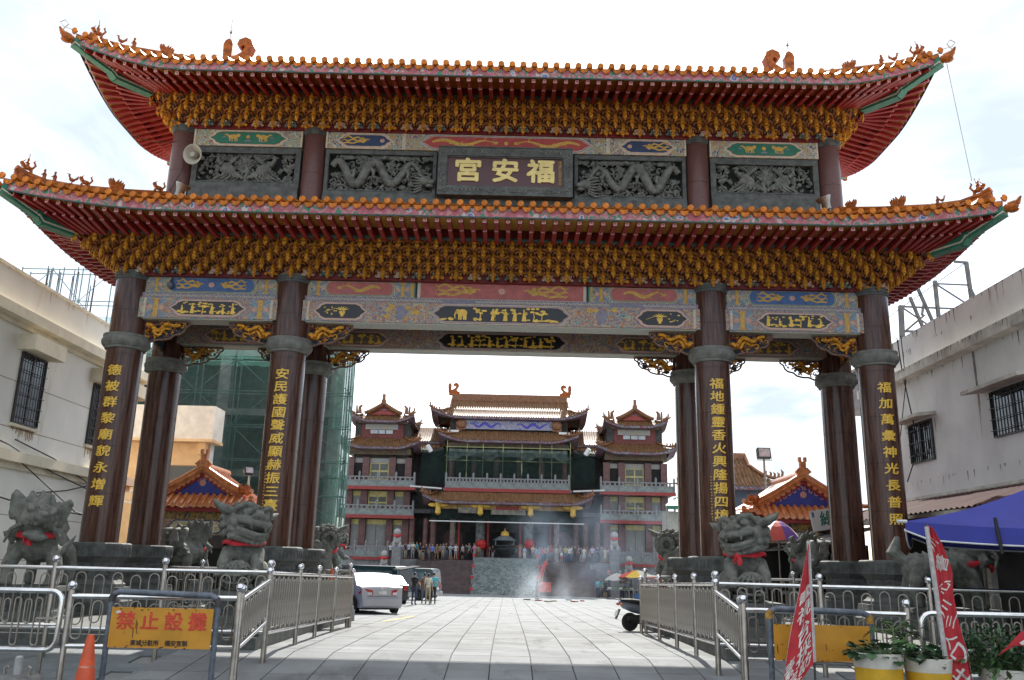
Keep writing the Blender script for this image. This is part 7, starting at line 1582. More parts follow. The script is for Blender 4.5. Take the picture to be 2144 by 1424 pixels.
# px, foot py, top, bottom, pose, shorts, dress, hat, words
CROWD = [(838, 1178, 'blue', 'black', 'stand', 0, 0, 'blue top at the left end of the crowd'), (845, 1188, 'white', 'black', 'stand', 0, 0, 'white shirt standing below the left end of the crowd'), (826, 1186, 'white', 'black', 'phone', 0, 0, 'white top and dark trousers by the left stair post, arm raised'), (853, 1176, 'lilac', 'grey', 'stand', 0, 0, 'lilac shirt and grey trousers near the left end'),
 (872, 1176, 'cream', 'grey', 'crossed', 0, 0, 'cream shirt with folded arms left of the dark doorway'), (864, 1178, 'pale_blue', 'black', 'stand', 0, 0, 'pale blue top behind the cream shirt'), (887, 1177, 'black', 'khaki', 'stand', 0, 0, 'black top and khaki trousers by the dark doorway'), (893, 1178, 'black', 'grey', 'crossed', 1, 0, 'black shirt and grey shorts, arms folded'), (900, 1178, 'navy', 'black', 'stand', 0, 0, 'navy clothes at the edge of the steps'), (912, 1180, 'blue', 'black', 'stand', 0, 0, 'bright blue shirt and black trousers above the van'),
 (921, 1184, 'brown', 'brown', 'stride', 0, 0, 'brown clothes walking down the first step'), (934, 1176, 'grey', 'khaki', 'stand', 1, 0, 'grey shirt and khaki shorts left of the two white shirts'), (949, 1173, 'pale_blue', 'grey', 'crossed', 1, 0, 'pale blue shirt and grey shorts with folded arms'), (960, 1174, 'white', 'grey', 'hips', 1, 0, 'white shirt and grey shorts, hands on hips'), (965, 1175, 'red', 'black', 'stand', 1, 0, 'red top, a child beside the white shirt'),
 (974, 1174, 'white', 'black', 'stand', 1, 0, 'white T-shirt and black shorts left of the pink top'), (987, 1174, 'grey', 'black', 'stand', 0, 0, 'grey shirt standing back beside the pink top'), (998, 1174, 'pink', 'grey', 'crossed', 0, 0, 'pink shirt with folded arms beside the left lantern'), (1027, 1176, 'salmon', 'white', 'crossed', 0, 0, 'salmon top and white trousers left of the incense burner'), (1058, 1172, 'grey', 'black', 'forward', 0, 0, 'grey top bending at the incense burner'), (1063, 1173, 'red', 'black', 'stand', 0, 0, 'red top behind the incense burner'),
 (1076, 1177, 'white', 'navy', 'forward', 0, 0, 'white shirt and navy trousers right of the incense burner'), (1092, 1181, 'salmon', 'salmon', 'up', 0, 1, 'pale pink dress with raised arms'), (1101, 1177, 'pale_blue', 'white', 'stand', 0, 0, 'pale blue shirt and white trousers beside the pink dress'), (1124, 1176, 'lilac', 'grey', 'stand', 0, 0, 'lilac shirt in the smoke'), (1131, 1174, 'teal', 'grey', 'phone', 0, 0, 'teal top holding up a phone in the smoke'), (1137, 1176, 'red', 'denim', 'stand', 0, 0, 'red shirt and jeans in the smoke'),
 (1149, 1177, 'grey', 'denim', 'stand', 0, 0, 'grey shirt and jeans left of the red vest'), (1155, 1179, 'red', 'grey', 'stand', 1, 0, 'red vest and grey shorts left of the yellow shirt'), (1166, 1178, 'cream', 'khaki', 'stand', 0, 0, 'cream clothes in the row left of the yellow shirt'), (1174, 1178, 'grey', 'navy', 'stand', 0, 0, 'grey shirt and navy trousers beside the yellow shirt'), (1177, 1180, 'white', 'red', 'stand', 1, 0, 'white top and red shorts, a child in front of the yellow shirt'), (1185, 1178, 'yellow', 'denim', 'stand', 0, 0, 'yellow shirt and jeans'),
 (1193, 1179, 'white', 'navy', 'stand', 0, 0, 'white shirt right behind the yellow shirt'), (1198, 1180, 'cream', 'denim', 'crossed', 0, 0, 'cream shirt and jeans with folded arms right of the yellow shirt'), (1212, 1181, 'salmon', 'brown', 'stand', 1, 0, 'salmon top and brown shorts'), (1223, 1183, 'white', 'pale_blue', 'stand', 1, 0, 'long white shirt and pale blue shorts near the right end'), (1234, 1181, 'grey', 'black', 'stand', 0, 0, 'small figure in grey near the right end'), (1246, 1181, 'khaki', 'white', 'up', 1, 0, 'khaki top and white shorts, arms raised'),
 (1256, 1184, 'orange', 'brown', 'stand', 0, 0, 'orange shirt near the right stair end'), (1266, 1190, 'cream', 'cream', 'stand', 0, 1, 'long cream dress on the right stair end'), (1274, 1185, 'lilac', 'black', 'stand', 0, 0, 'lilac shirt beside the cream dress'), (1282, 1188, 'pale_blue', 'navy', 'stand', 0, 0, 'pale blue shirt and navy trousers at the right stair end'), (1293, 1190, 'red', 'red', 'stand', 0, 1, 'red dress beside the right guardian statue'),
 (857, 1176, 'navy', 'khaki', 'hips', 0, 0, 'navy shirt and khaki trousers near the left end'), (880, 1176, 'teal', 'black', 'stand', 0, 0, 'teal shirt half hidden by the cream shirt'), (906, 1175, 'brown', 'grey', 'crossed', 0, 0, 'brown shirt before the dark left doorway'), (928, 1176, 'khaki', 'black', 'stand', 0, 0, 'khaki shirt behind the brown clothes'), (941, 1175, 'black', 'denim', 'phone', 0, 0, 'black shirt and jeans, holding up a phone'), (954, 1174, 'navy', 'black', 'stand', 0, 0, 'navy top between two pale shirts'),
 (981, 1175, 'black', 'black', 'stand', 0, 0, 'all black clothes left of the pink shirt'), (1006, 1175, 'khaki', 'brown', 'stand', 0, 0, 'khaki top right of the pink shirt'), (1036, 1174, 'black', 'grey', 'hips', 0, 0, 'black top close to the incense burner'), (1084, 1175, 'grey', 'black', 'stand', 0, 0, 'grey top behind the pale pink dress'), (1112, 1175, 'black', 'navy', 'stand', 0, 0, 'black top below the right lantern'), (1118, 1177, 'cream', 'brown', 'crossed', 0, 0, 'cream top right of the right lantern'),
 (1143, 1175, 'orange', 'black', 'stand', 0, 0, 'orange top in the thick of the smoke'), (1160, 1176, 'teal', 'denim', 'stand', 0, 0, 'teal top right of the red vest'), (1204, 1178, 'black', 'black', 'stand', 0, 0, 'all black clothes right of the folded cream shirt'), (1217, 1180, 'navy', 'khaki', 'hips', 0, 0, 'navy shirt left of the long white shirt'), (1229, 1180, 'brown', 'denim', 'stand', 0, 0, 'brown shirt right of the long white shirt'), (1240, 1180, 'lilac', 'navy', 'stand', 0, 0, 'lilac top left of the raised arms'), (1251, 1182, 'black', 'navy', 'crossed', 0, 0, 'black top left of the orange shirt'), (1261, 1183, 'grey', 'black', 'phone', 0, 0, 'grey top holding a phone near the right end')]
for px, py, tp, bt, po, sh, dr, w in CROWD:
    Y = 70.9 if py < 1179.5 - (1065 - px) * .022 + 4 else 70.2; kid = 'child' in w or 'small' in w
    p = at(px, 1178, Y - (.6 if 'below' in w else 0)); zz = ZT
    yy = 71.4 + random.uniform(0, 1.6) ** 1.3
    if py > 1178 + (px - 1065) * .023 + 3.5: yy = 70.9; 
    k = max(0, min(n - 1, int((yy - 66.2) / .25))); zz = ZT if yy > 71.2 or abs(px2x(px, yy) - CX) > 9.2 else (ZG + (k + 1) * rs)
    if yy <= 71.2 and abs(px2x(px, yy) - CX) < 3.3: yy = 71.5; zz = ZT
    if abs(px2x(px, yy) - CX) > 9.2: yy = max(yy, 71.45); zz = ZT
    person('person in ' + w, px2x(px, yy), yy, zz, random.uniform(-50, 50) + (160 if 'bending' in w else 0), (1.15 if kid else random.uniform(1.54, 1.82)), tp, bt, po, bool(sh), bool(dr), G1)
def ground_person(label, px, Y, facing, h, top, bottom, pose, **k): x = at(px, 1200, Y).x; person(label, x, Y, GZ(Y), facing, h, top, bottom, pose, **k)
ground_person('person in dark clothes with long hair facing the dark car', 869, 25.0, 150, 1.66, 'black', 'navy', 'forward')
ground_person('person in dark top and jeans, left of the two by the van', 890, 28.0, 175, 1.66, 'brown', 'denim', 'stand')
ground_person('person in beige shirt and trousers by the van', 898, 27.6, 175, 1.62, 'cream', 'khaki', 'stand')
ground_person('person in teal shirt and black trousers, hands behind the back, by the van', 909, 27.8, 185, 1.7, 'teal', 'black', 'hips')
ground_person('person in bright teal shirt and dark trousers walking to the stair at right', 1252, 62, 180, 1.72, 'teal', 'navy', 'stand')
ground_person('person in dark clothes and shorts beside the grey umbrella', 1267, 62, 185, 1.68, 'black', 'black', 'stand', shorts=True)
ground_person('person in green shirt on the lower steps at right', 1263, 65.2, 170, 1.6, 'green', 'black', 'stand')
ground_person('person in white shirt sitting place behind the stall table'.replace('sitting place ', ''), 1302, 60.5, 0, 1.6, 'white', 'navy', 'forward', hat='white')
ground_person('person in pale blue shirt behind the stall under the striped umbrella', 1312, 60.5, -20, 1.55, 'pale_blue', 'navy', 'stand')
ground_person('person in grey shirt standing by the fence end near the stall', 1321, 60.8, 40, 1.7, 'grey', 'black', 'stand')
for px, Y, w, tp in ((1275, 68.2, 'salmon shirt on the right steps', 'salmon'), (1294, 68.4, 'white shirt and white hat on the right steps', 'white')):
    x = px2x(px, Y); k = int((Y - 66.2) / .25); person('person in ' + w, x, Y, ZG + (k + 1) * rs if abs(x - CX) < 9.3 else ZG + 1.2, 10, 1.66, tp, 'navy', 'stand', hat='white' if 'hat' in w else None)
ground_person('person in black bending over the smoking firecrackers', 1124, 60, 120, 1.7, 'black', 'black', 'forward')
# ------------------------------------------------------------------ BARRIER BOARDS, CONES, POTS, FLAGS
YB = pm('yellow_sign_paint', (.58, .27, .022), .55, var=.10, scale=3, tint=((.28, .12, .03), 4, .66, (1, 1, 1))); OLDP = pm('old_blue_grey_pipe', (.13, .15, .18), .55, metal=.3, var=.3, scale=9); RUSTP = pm('yellow_rust_pipe', (.42, .23, .04), .6, var=.4, scale=14)
RLET = pm('red_sign_letter', (.62, .06, .03), .6, var=.25, scale=20); BLET = pm('black_sign_letter', (.03, .025, .02), .6); RSPOT = pm('rust_spot', (.09, .04, .02), .8, var=.4, scale=20)
def barrier(label, x0, x1, Y, zt, b0, b1, bx, letters, tail=0):
    t = thing('barrier_sign', label, 'sign', ((x0 + x1) / 2, Y, GZ(Y))); r = .045
    zr = zt; P = [(x0, Y, zr - .10), (x0 + .03, Y, zr - .03), (x0 + .11, Y, zr), (x1 - .11, Y, zr - .03), (x1 - .03, Y, zr - .07), (x1, Y, zr - .14)]
    ob('top_rail', MB().tube(P, r, 12), [OLDP], t, smooth=True)
    for x, z in ((x0, zr - .09), (x1, zr - .13)):
        l = ob('leg', MB().tube([(x, Y, GZ(Y) + .42), (x, Y, z)], r * .92, 10), [OLDP], t, smooth=True); ob('elbow', MB().tube([(x, Y, z - .05), (x, Y, z + .005), (x + (.03 if x == x0 else -.03), Y, z + .06)], r * 1.14, 10), [RUSTP if letters is None else pm('dark_elbow', (.05, .045, .045), .5)], l, smooth=True)
        ob('leg_foot', MB().tube([(x, Y, GZ(Y)), (x, Y, GZ(Y) + .419)], r * .93, 10), [RUSTP], l, smooth=True); ob('foot_plate', MB().box(x - .16, x + .16, Y - .05, Y + .05, GZ(Y), GZ(Y) + .03), [RUSTP], l)
    bd = ob('board', MB().box(bx[0], bx[1], Y - .055, Y - .045, b0, b1), [YB], t)
    rm = MB()
    for i in range(26):
        x = random.uniform(*bx); z = random.choice((b0 + random.uniform(.0, .03), b1 - random.uniform(.0, .03), random.uniform(b0, b1))); rm.disc(x, z, random.uniform(.005, .022), random.uniform(.004, .012), Y - .0565, 6, 0, random.random())
    for i in range(3): x = random.uniform(*bx); z = b1 - random.uniform(.1, .3); rm.strip([(x, z), (x + .004, z - random.uniform(.08, .16))], .012, Y - .0566)
    ob('rust_spots', rm, [RSPOT], bd)['kind'] = 'stuff'
    if letters:
        n = len(letters[0])
        for i, ch in enumerate(letters[0]):
            m = MB().merge(text_mb(ch, .275, .0015, .006), T(bx[0] + (.22 + .235 * i * 1.46), Y - .057, b1 - .20) @ Matrix.Diagonal((1.0, 1, .95, 1)) @ UPR); ob('red_character', m, [RLET], bd)
        m = MB()
        for i, ch in enumerate(letters[1]):
            if ch != ' ': m.merge(text_mb(ch, .082, .001, .002), T(bx[0] + .36 + i * .082, Y - .0572, b0 + .065) @ UPR)
        ob('black_lettering', m, [BLET], bd); ob('white_tag', MB().disc(bx[0] + .1, b1 - .07, .035, .022, Y - .0575, 12), [WHITE], bd)
    return t
barrier('weathered yellow barrier board with red characters forbidding stalls', -5.40, -3.86, -8.9, 1.17, .41, .96, (-5.36, -3.90), ('禁止設攤', '東城分駐所 福安宮製'))
barrier('plain rusty yellow barrier board behind the red flag', 4.10, 5.56, -8.9, 1.14, .44, .93, (4.14, 5.52), None)
CONE = pm('orange_cone_plastic', (.62, .085, .025), .5, var=.15, scale=6, tint=((.03, .02, .02), 3.2, .64, (1, 1, .6)))
def cone(label, x, y, z, h, r):
    t = thing('traffic_cone', label, 'cone', (x, y, z)); ob('cone_body', MB().lathe([(r, .03), (r * .97, .06), (r * .24, h - .02), (r * .18, h)], 24, (x, y, z)), [CONE], t, smooth=40); ob('cone_base', MB().box(x - r * 1.25, x + r * 1.25, y - r * 1.25, y + r * 1.25, z, z + .03), [pm('cone_base', (.30, .06, .03), .6, var=.3)], t)
    a = h * .62; ra = r * (.97 - .73 * (a - .06) / (h - .08)); ob('worn_band', MB().lathe([(ra + .003, a), (ra - .006, a + .035)], 24, (x, y, z), cap=False), [pm('worn_pale_orange', (.58, .22, .14), .6, var=.4, scale=25)], t)
cone('orange traffic cone with a black smear at the left by the barrier board', -5.43, -9.35, GZ(-9.35), 1.12, .20)
cone('orange traffic cone standing at the left railing by the blue pickup', -4.30, 1.6, .34, 1.15, .17); cone('orange traffic cone standing at the right railing before the rear lion', 4.42, 2.2, .34, 1.18, .17)
t = thing('stone_weight', 'round studded grey weight with an iron stub at the lower left edge', 'weight', (-6.02, -10.0, GZ(-10))); p = V((-6.02, -10.0, -.62)); ob('drum', MB().lathe([(.34, 0), (.38, .45), (.36, .66), (.31, .74), (.26, .77), (0, .775)], 28, p), [pm('old_grey_weight', (.14, .14, .13), .8, var=.35, scale=9, bump=.4)], t, smooth=40)
st = MB().ell((0, 0, 0), (.03, .03, .03), 7, 5).mesh('stud', [pm('pale_stud', (.30, .29, .27), .7)], True)
for k in range(24): a = 2 * pi * k / 24; link('stud', st, t, T(p.x + .365 * cos(a), p.y + .365 * sin(a), p.z + .63))
ob('stub', MB().lathe([(.055, .77), (.05, .98), (.03, 1.0)], 10, p), [pm('galvanised_stub', (.35, .35, .35), .6, var=.3)], t)
for k in (-1, 1): ob('eye_bolt', MB().tube([(p.x + k * .16, p.y, p.z + .76), (p.x + k * .17, p.y, p.z + .85), (p.x + k * .13, p.y, p.z + .87)], .018, 6), [STEEL_D], t)
# pots
POTW = pm('pot_white', (.66, .63, .55), .6, var=.12, scale=5); POTY = pm('pot_yellow', (.66, .38, .02), .55, var=.12, scale=5); SOIL = pm('soil', (.05, .035, .025), .9)
def pot(label, x, y, r, zt, band):
    z = GZ(y); t = thing('planter_pot', label, 'pot', (x, y, z)); ob('pot_body', MB().lathe([(r * .78, 0), (r * .93, zt - z - band)], 26, (x, y, z), cap=True), [POTY], t, smooth=True)
    ob('white_rim', MB().lathe([(r * .932, zt - z - band), (r, zt - z), (r * 1.0, zt - z + .01), (r * .92, zt - z), (r * .9, zt - z - .06)], 26, (x, y, z), cap=False), [POTW], t, smooth=40); ob('soil', MB().lathe([(.01, 0), (r * .91, 0)], 20, (x, y, zt - .06), cap=False), [SOIL], t); return t
pot('white and yellow planter pot nearest the plain yellow barrier', 5.36, -9.55, .335, .62, .18); pot('white and yellow planter pot in the middle behind the right flag pole', 6.03, -9.55, .315, .57, .17); pot('white planter pot at the right edge below the bushy plant', 7.12, -9.6, .40, .46, .20)
LEAF = pm('leaf_green', (.045, .115, .030), .45, var=.4, scale=5, rand=.30); LEAF2 = pm('leaf_dark_green', (.028, .075, .026), .5, var=.4, scale=5, rand=.3); STEMG = pm('stem_green', (.14, .18, .08), .6)
def leaf_mesh(kind):
    m = MB()
    if kind == 'vine': pl = [(0, 0), (-.5, .1), (-.62, .45), (-.35, .75), (0, 1.05), (.35, .75), (.62, .45), (.5, .1)]
    elif kind == 'palm':
        pl = []
        for k in range(7):
            a = radians(-120 + 40 * k); l = 1.0 - .1 * abs(k - 3); pl += [(l * .33 * sin(a - .3), l * .33 * cos(a - .3)), (l * .75 * sin(a - .16), l * .75 * cos(a - .16)), (l * sin(a), l * cos(a)), (l * .75 * sin(a + .16), l * .75 * cos(a + .16))]
    else: pl = [(0, 0), (-.16, .3), (-.12, .7), (0, 1), (.12, .7), (.16, .3)]
    n = len(pl); c = (0, .35 if kind != 'palm' else .02); f = lambda x, y: (x, y, -.22 * (y - .1) ** 2 + .12 * abs(x))
    m.add([f(*c)] + [f(*p) for p in pl], [(0, 1 + i, 1 + (i + 1) % n) for i in range(n)]); return m
LV = {k: leaf_mesh(k).mesh('leaf', [LEAF if k != 'vine' else LEAF2]) for k in ('vine', 'palm', 'thin')}
def plant(label, x, y, z, kind, n, spread, hgt, ls, seed, stems=0, drop=.0):
    rnd = random.Random(seed); t = thing('potted_plant', label, 'plant', (x, y, z)); m = MB()
    for k in range(n):
        a = rnd.uniform(0, 2 * pi); rr = spread * sqrt(rnd.random()); zz = z + hgt * rnd.random() * (1 - .5 * rr / spread) - drop * max(0, rr / spread - .6) * rnd.random() * 2.5
        p = V((x + rr * cos(a), y + rr * sin(a) * .75, zz)); s = ls * rnd.uniform(.6, 1.15)
        link('leaf', LV[kind], t, T(*p) @ RZ(math.degrees(a) - 90 + rnd.uniform(-50, 50)) @ RX(rnd.uniform(-40, 55)) @ Matrix.Scale(s, 4))
        m.tube([(x + rr * .3 * cos(a), y + rr * .3 * sin(a) * .75, z), (x + rr * .8 * cos(a), y + rr * .7 * sin(a) * .75, (z + zz) / 2 + .03), tuple(p)], .006 if kind != 'thin' else .004, 3)
    ob('stem', m, [STEMG], t)['kind'] = 'stuff'; return t
plant('low dark vine leaves spilling over the pot nearest the plain barrier', 5.38, -9.58, .60, 'vine', 110, .44, .24, .12, 3, drop=.12)
pp = thing('papaya_seedling', 'young papaya with broad lobed leaves rising above the first pot', 'plant', (5.62, -9.5, .5)); rnd = random.Random(8)
for k, (dx_, hh) in enumerate(((0, .52), (.16, .42))):
    ob('stem', MB().tube([(5.62 + dx_, -9.5, .45), (5.63 + dx_ * 1.1, -9.48, .45 + hh)], .014, 6), [STEMG], pp)
    for q in range(13):
        a = rnd.uniform(0, 2 * pi); L = rnd.uniform(.1, .32); p0 = V((5.63 + dx_ * 1.1, -9.48, .42 + hh - rnd.uniform(0, .1))); p1 = p0 + V((L * cos(a), L * sin(a) * .8, rnd.uniform(-.04, .14))); ob('leaf_stalk', MB().tube([p0, p1], .006, 4), [STEMG], pp); link('leaf', LV['palm'], pp, T(*p1) @ RZ(math.degrees(a) - 90) @ RX(rnd.uniform(-45, 15)) @ Matrix.Scale(rnd.uniform(.11, .17), 4))
plant('low vine leaves in the middle pot behind the right flag pole', 6.06, -9.55, .55, 'vine', 80, .38, .22, .11, 5, drop=.08)
plant('bushy fine-leaved plant overhanging the white pot at the right edge', 7.05, -9.5, .42, 'thin', 290, .72, .62, .17, 7, drop=.25)
rnd = random.Random(77); m = MB(); bush = [o for o in bpy.data.objects if o.get('label', '').startswith('bushy fine')][0]
for k in range(2600):
    a = rnd.uniform(0, 2 * pi); rr = .80 * sqrt(rnd.random()); p = V((7.1 + rr * cos(a), -9.45 + rr * sin(a) * .6, .42 + rnd.random() * .72 * (1 - .5 * rr / .8) - .3 * max(0, rr - .5) * rnd.random())); d = V((rnd.uniform(-1, 1), rnd.uniform(-1, 1), rnd.uniform(-.6, .8))).normalized(); q = d.cross(V((rnd.uniform(-1, 1), .3, 1))).normalized(); L = rnd.uniform(.05, .10); m.add([p, p + d * L * .5 + q * L * .2, p + d * L, p + d * L * .5 - q * L * .2], [(0, 1, 2, 3)])
ob('fine_leaves', m, [LEAF2], bush)['kind'] = 'stuff'
# flags
def flag(name, label, pole0, pole1, edge, cols, mat, Y, nu=20, nv=30, amp=.055, seed=1, text=None, rpole=.016):
    """cloth between the pole line and a free edge, both given in metres (x, z) from top to bottom"""
    t = thing(name, label, 'flag', (pole1[0], Y, GZ(Y))); rnd = random.Random(seed)
    ob('pole', MB().tube([(pole0[0], Y, pole0[1]), (pole1[0], Y, pole1[1])], rpole, 8), [pm('dark_bamboo_pole', (.06, .05, .045), .6)], t, smooth=True); ob('pole_sleeve', MB().tube([(pole0[0], Y, pole0[1] - .03), (pole0[0] + (pole1[0] - pole0[0]) * cols, Y, pole0[1] + (pole1[1] - pole0[1]) * cols)], rpole * 1.7, 8), [pm('grey_sleeve', (.48, .46, .45), .8, var=.2, scale=20)], t, smooth=True)
    ed = [V(e) for e in edge]; P = lambda v: V(pole0).lerp(V(pole1), cols * v)
    def E_(v): k = v * (len(ed) - 1); i = min(int(k), len(ed) - 2); return ed[i].lerp(ed[i + 1], k - i)
    ph = rnd.uniform(0, 6)
    def S_(u, v, off=0): q = P(v).lerp(E_(v), u); return V((q.x, Y - .02 - off + amp * (sin(u * 8 + ph + v * 2) * u + .5 * sin(u * 17 + v * 5) * u), q.y))
    m = MB(); m.add([S_(i / nu, j / nv) for j in range(nv + 1) for i in range(nu + 1)], [(j * (nu + 1) + i, j * (nu + 1) + i + 1, (j + 1) * (nu + 1) + i + 1, (j + 1) * (nu + 1) + i) for j in range(nv) for i in range(nu)]); ob('cloth', m, [mat], t, smooth='full')
    for s in (0.0, .985):
        m = MB(); m.add([S_(s + .015 * q, j / nv, .004) for j in range(nv + 1) for q in (0, 1)], [(2 * j, 2 * j + 1, 2 * j + 3, 2 * j + 2) for j in range(nv)]); ob('white_hem', m, [WHITE], t)
    for ch, u0, v0, su, sv, rot in (text or []):
        g = text_mb(ch, 1, .0, .012, 3); c, s = cos(radians(rot)), sin(radians(rot)); m = MB(); m.add([S_(u0 + su * (q.x * c - q.y * s), v0 - sv * (q.x * s + q.y * c), .006) for q in g.v], g.f); ob('white_character', m, [pm('white_print', (.70, .66, .62), .7)], t)
    return t
a0, a1 = at(1692, 1140, -9.4), at(1707, 1424, -9.4)
x_ = lambda px, py, Y: (lambda q: (q.x, q.z))(at(px, py, Y))
def fl_text(): return [('電', .48, .40, -.85, .10, 0), ('視', .42, .525, -.70, .125, 0), ('台', .38, .66, -.58, .125, 0), ('採', .34, .79, -.54, .125, -4), ('訪', .30, .91, -.46, .11, -10), ('素', .82, .78, -.34, .115, 0), ('粽', .76, .90, -.44, .12, -6), ('食', .56, .98, -.26, .06, -12)]
flag('advertising_flag', 'red flag with white characters hanging limp before the plain yellow barrier', x_(1692, 1128, -9.4), x_(1708, 1445, -9.4), [x_(1690, 1150, -9.4), x_(1681, 1200, -9.4), x_(1668, 1270, -9.4), x_(1654, 1340, -9.4), x_(1640, 1440, -9.4), x_(1638, 1470, -9.4)], .82, CARMINE, -9.4, seed=2, text=fl_text())
flag('advertising_flag', 'red flag twisted round its leaning pole before the blue canopy', x_(1940, 1098, -9.7), x_(1990, 1450, -9.7), [x_(1946, 1104, -9.7), x_(1968, 1140, -9.7), x_(1991, 1195, -9.7), x_(1994, 1240, -9.7), x_(2006, 1290, -9.7), x_(2030, 1370, -9.7), x_(2046, 1470, -9.7)], .98, CARMINE, -9.7, seed=5, amp=.05, text=[('川', .40, .14, .8, .08, 35), ('書', .60, .27, .75, .11, 60), ('心', .5, .42, .7, .09, 50), ('川', .34, .55, .7, .09, 35), ('三', .55, .65, .6, .08, 60), ('人', .3, .74, .6, .08, 40), ('ワ', .60, .82, .8, .11, 40), ('井', .58, .94, .8, .11, 50)], rpole=.02)
t = thing('red_pennant', 'tip of a red pennant entering from the right edge above the bushy plant', 'flag', at(2144, 1360, -10)); m = MB(); m.add([at(2088, 1373, -10), at(2112, 1350, -10.02), at(2135, 1325, -9.98), at(2190, 1290, -10), at(2190, 1370, -10.03), at(2146, 1352, -10), at(2125, 1352, -10.02)], [(0, 1, 6), (1, 2, 5, 6), (2, 3, 4, 5)]); ob('pennant_cloth', m, [CARMINE], t); m = MB(); m.add([at(2134, 1346, -10.05), at(2160, 1330, -10.05), at(2160, 1345, -10.05), at(2140, 1351, -10.05)], [(0, 1, 2, 3)]); ob('white_mark', m, [MATS['white_print']], t); ob('pennant_pole', MB().tube([at(2190, 1280, -10), at(2192, 1480, -10)], .015, 6), [MATS['dark_bamboo_pole']], t)
# blue canopy umbrella
bc = V((0, 0, 0)); UC = V((10.45, -5.42, 0)); UM = T(*UC) @ RZ(-26); t = thing('blue_market_umbrella', 'large blue market umbrella with white piping at the right edge', 'umbrella', (UC.x, UC.y, 0)); BL = pm('blue_canvas', (.028, .036, .30), .55, var=.1, scale=2); m = MB(); R_ = 2.4; ze_, zp_ = 2.60, 3.42; cs_ = [(-R_, -1.7), (R_, -1.7), (R_, 1.7), (-R_, 1.7)]
for k in range(4):
    (xa, ya), (xb, yb) = cs_[k], cs_[(k + 1) % 4]; N_ = 10; vs = []
    for i in range(N_ + 1):
        for j in range(7):
            u, v = i / N_, j / 6; x = (xa + (xb - xa) * u) * (1 - v); y = (ya + (yb - ya) * u) * (1 - v); sag = -.13 * sin(pi * u) * (1 - v) ** 1.5 - .10 * sin(pi * v); vs.append((bc.x + x, bc.y + y, ze_ + (zp_ - ze_) * v + sag))
    m.add(vs, [(i * 7 + j, i * 7 + j + 1, (i + 1) * 7 + j + 1, (i + 1) * 7 + j) for i in range(N_) for j in range(6)])
ob('canopy', m, [BL], t, UM, smooth=40); m = MB(); hm = MB()
for k in range(4):
    (xa, ya), (xb, yb) = cs_[k], cs_[(k + 1) % 4]; N_ = 12; vs = []; hp = []
    for i in range(N_ + 1):
        u = i / N_; z = ze_ - .13 * sin(pi * u); d = .30 * min(1, min(u, 1 - u) * 9 + .55); x, y = bc.x + xa + (xb - xa) * u, bc.y + ya + (yb - ya) * u; vs += [(x, y, z), (x, y, z - d)]; hp.append((x, y, z - d))
    m.add(vs, [(2 * i, 2 * i + 1, 2 * i + 3, 2 * i + 2) for i in range(N_)]); hm.tube(hp, .016, 5)
ob('valance', m, [BL], t, UM, smooth=40); ob('white_piping', hm, [WHITE], t, UM)
ob('umbrella_pole', MB().tube([(bc.x, bc.y, 0), (bc.x, bc.y, zp_ - .02)], .035, 8), [STEEL_D], t, UM)
for xx, yy in cs_: ob('umbrella_rib', MB().tube([(bc.x, bc.y, zp_ - .40), (bc.x + xx * .99, bc.y + yy * .99, ze_ - .10)], .022, 6), [pm('pale_rib', (.5, .5, .48), .5)], t, UM); ob('rib_tip', MB().tube([(bc.x + xx * .99, bc.y + yy * .99, ze_), (bc.x + xx * 1.05, bc.y + yy * 1.05, ze_ + .0)], .035, 6), [WHITE], t, UM)
ob('furled_strap', MB().tube([(bc.x - .95, bc.y - 1.73, 2.66), (bc.x - .90, bc.y - 1.75, 2.05)], .03, 6), [RUBBER], t, UM)
# far umbrellas and stall
def parasol(label, px, py, Y, r, cols, seed=0):
    p = at(px, py, Y); t = thing('parasol', label, 'umbrella', (p.x, Y, GZ(Y))); n = 8
    for k in range(n):
        m = MB(); a0, a1 = 2 * pi * k / n, 2 * pi * (k + 1) / n; vs = []
        for j in range(5):
            v = j / 4; rr = r * v; z = p.z + .55 - .62 * v ** 1.7
            for q in range(4): a = a0 + (a1 - a0) * q / 3; vs.append((p.x + rr * cos(a), Y + rr * sin(a), z - .05 * v * sin(pi * q / 3)))
        m.add(vs, [(j * 4 + q, j * 4 + q + 1, (j + 1) * 4 + q + 1, (j + 1) * 4 + q) for j in range(4) for q in range(3)]); ob('canopy_panel', m, [pm('parasol_' + cols[k % len(cols)], dict(red=(.58, .08, .06), yellow=(.66, .42, .05), pale=(.62, .60, .48), grey=(.42, .39, .36), greeny=(.36, .46, .34), purple=(.16, .06, .32), white=(.7, .68, .66))[cols[k % len(cols)]], .7, var=.06)], t)
    ob('parasol_pole', MB().tube([(p.x, Y, GZ(Y)), (p.x, Y, p.z + .6)], .03, 6), [STEEL_D], t); return t
parasol('faded grey parasol over the left part of the stall', 1292, 1213, 60, 1.15, ['grey']); parasol('striped red, yellow and cream parasol over the stall', 1334, 1207, 59.5, 1.75, ['red', 'yellow', 'pale', 'greeny'])
parasol('purple and red street parasol beside the right lion', 1630, 1126, 6.8, .75, ['purple', 'white', 'red'])
p = at(1300, 1240, 59); t = thing('vendor_stall', 'low vendor stall with goods under the parasols at right', 'stall', (p.x, 59, GZ(59))); ob('stall_top', MB().box(p.x - 1.3, p.x + 1.5, 58.6, 59.6, GZ(59) + .75, GZ(59) + .8), [pm('stall_top', (.3, .31, .28), .7)], t)
for dx_ in (-1.2, 1.4): ob('stall_leg', MB().box(p.x + dx_ - .05, p.x + dx_ + .05, 58.7, 58.8, GZ(59), GZ(59) + .75), [BUMP], t)
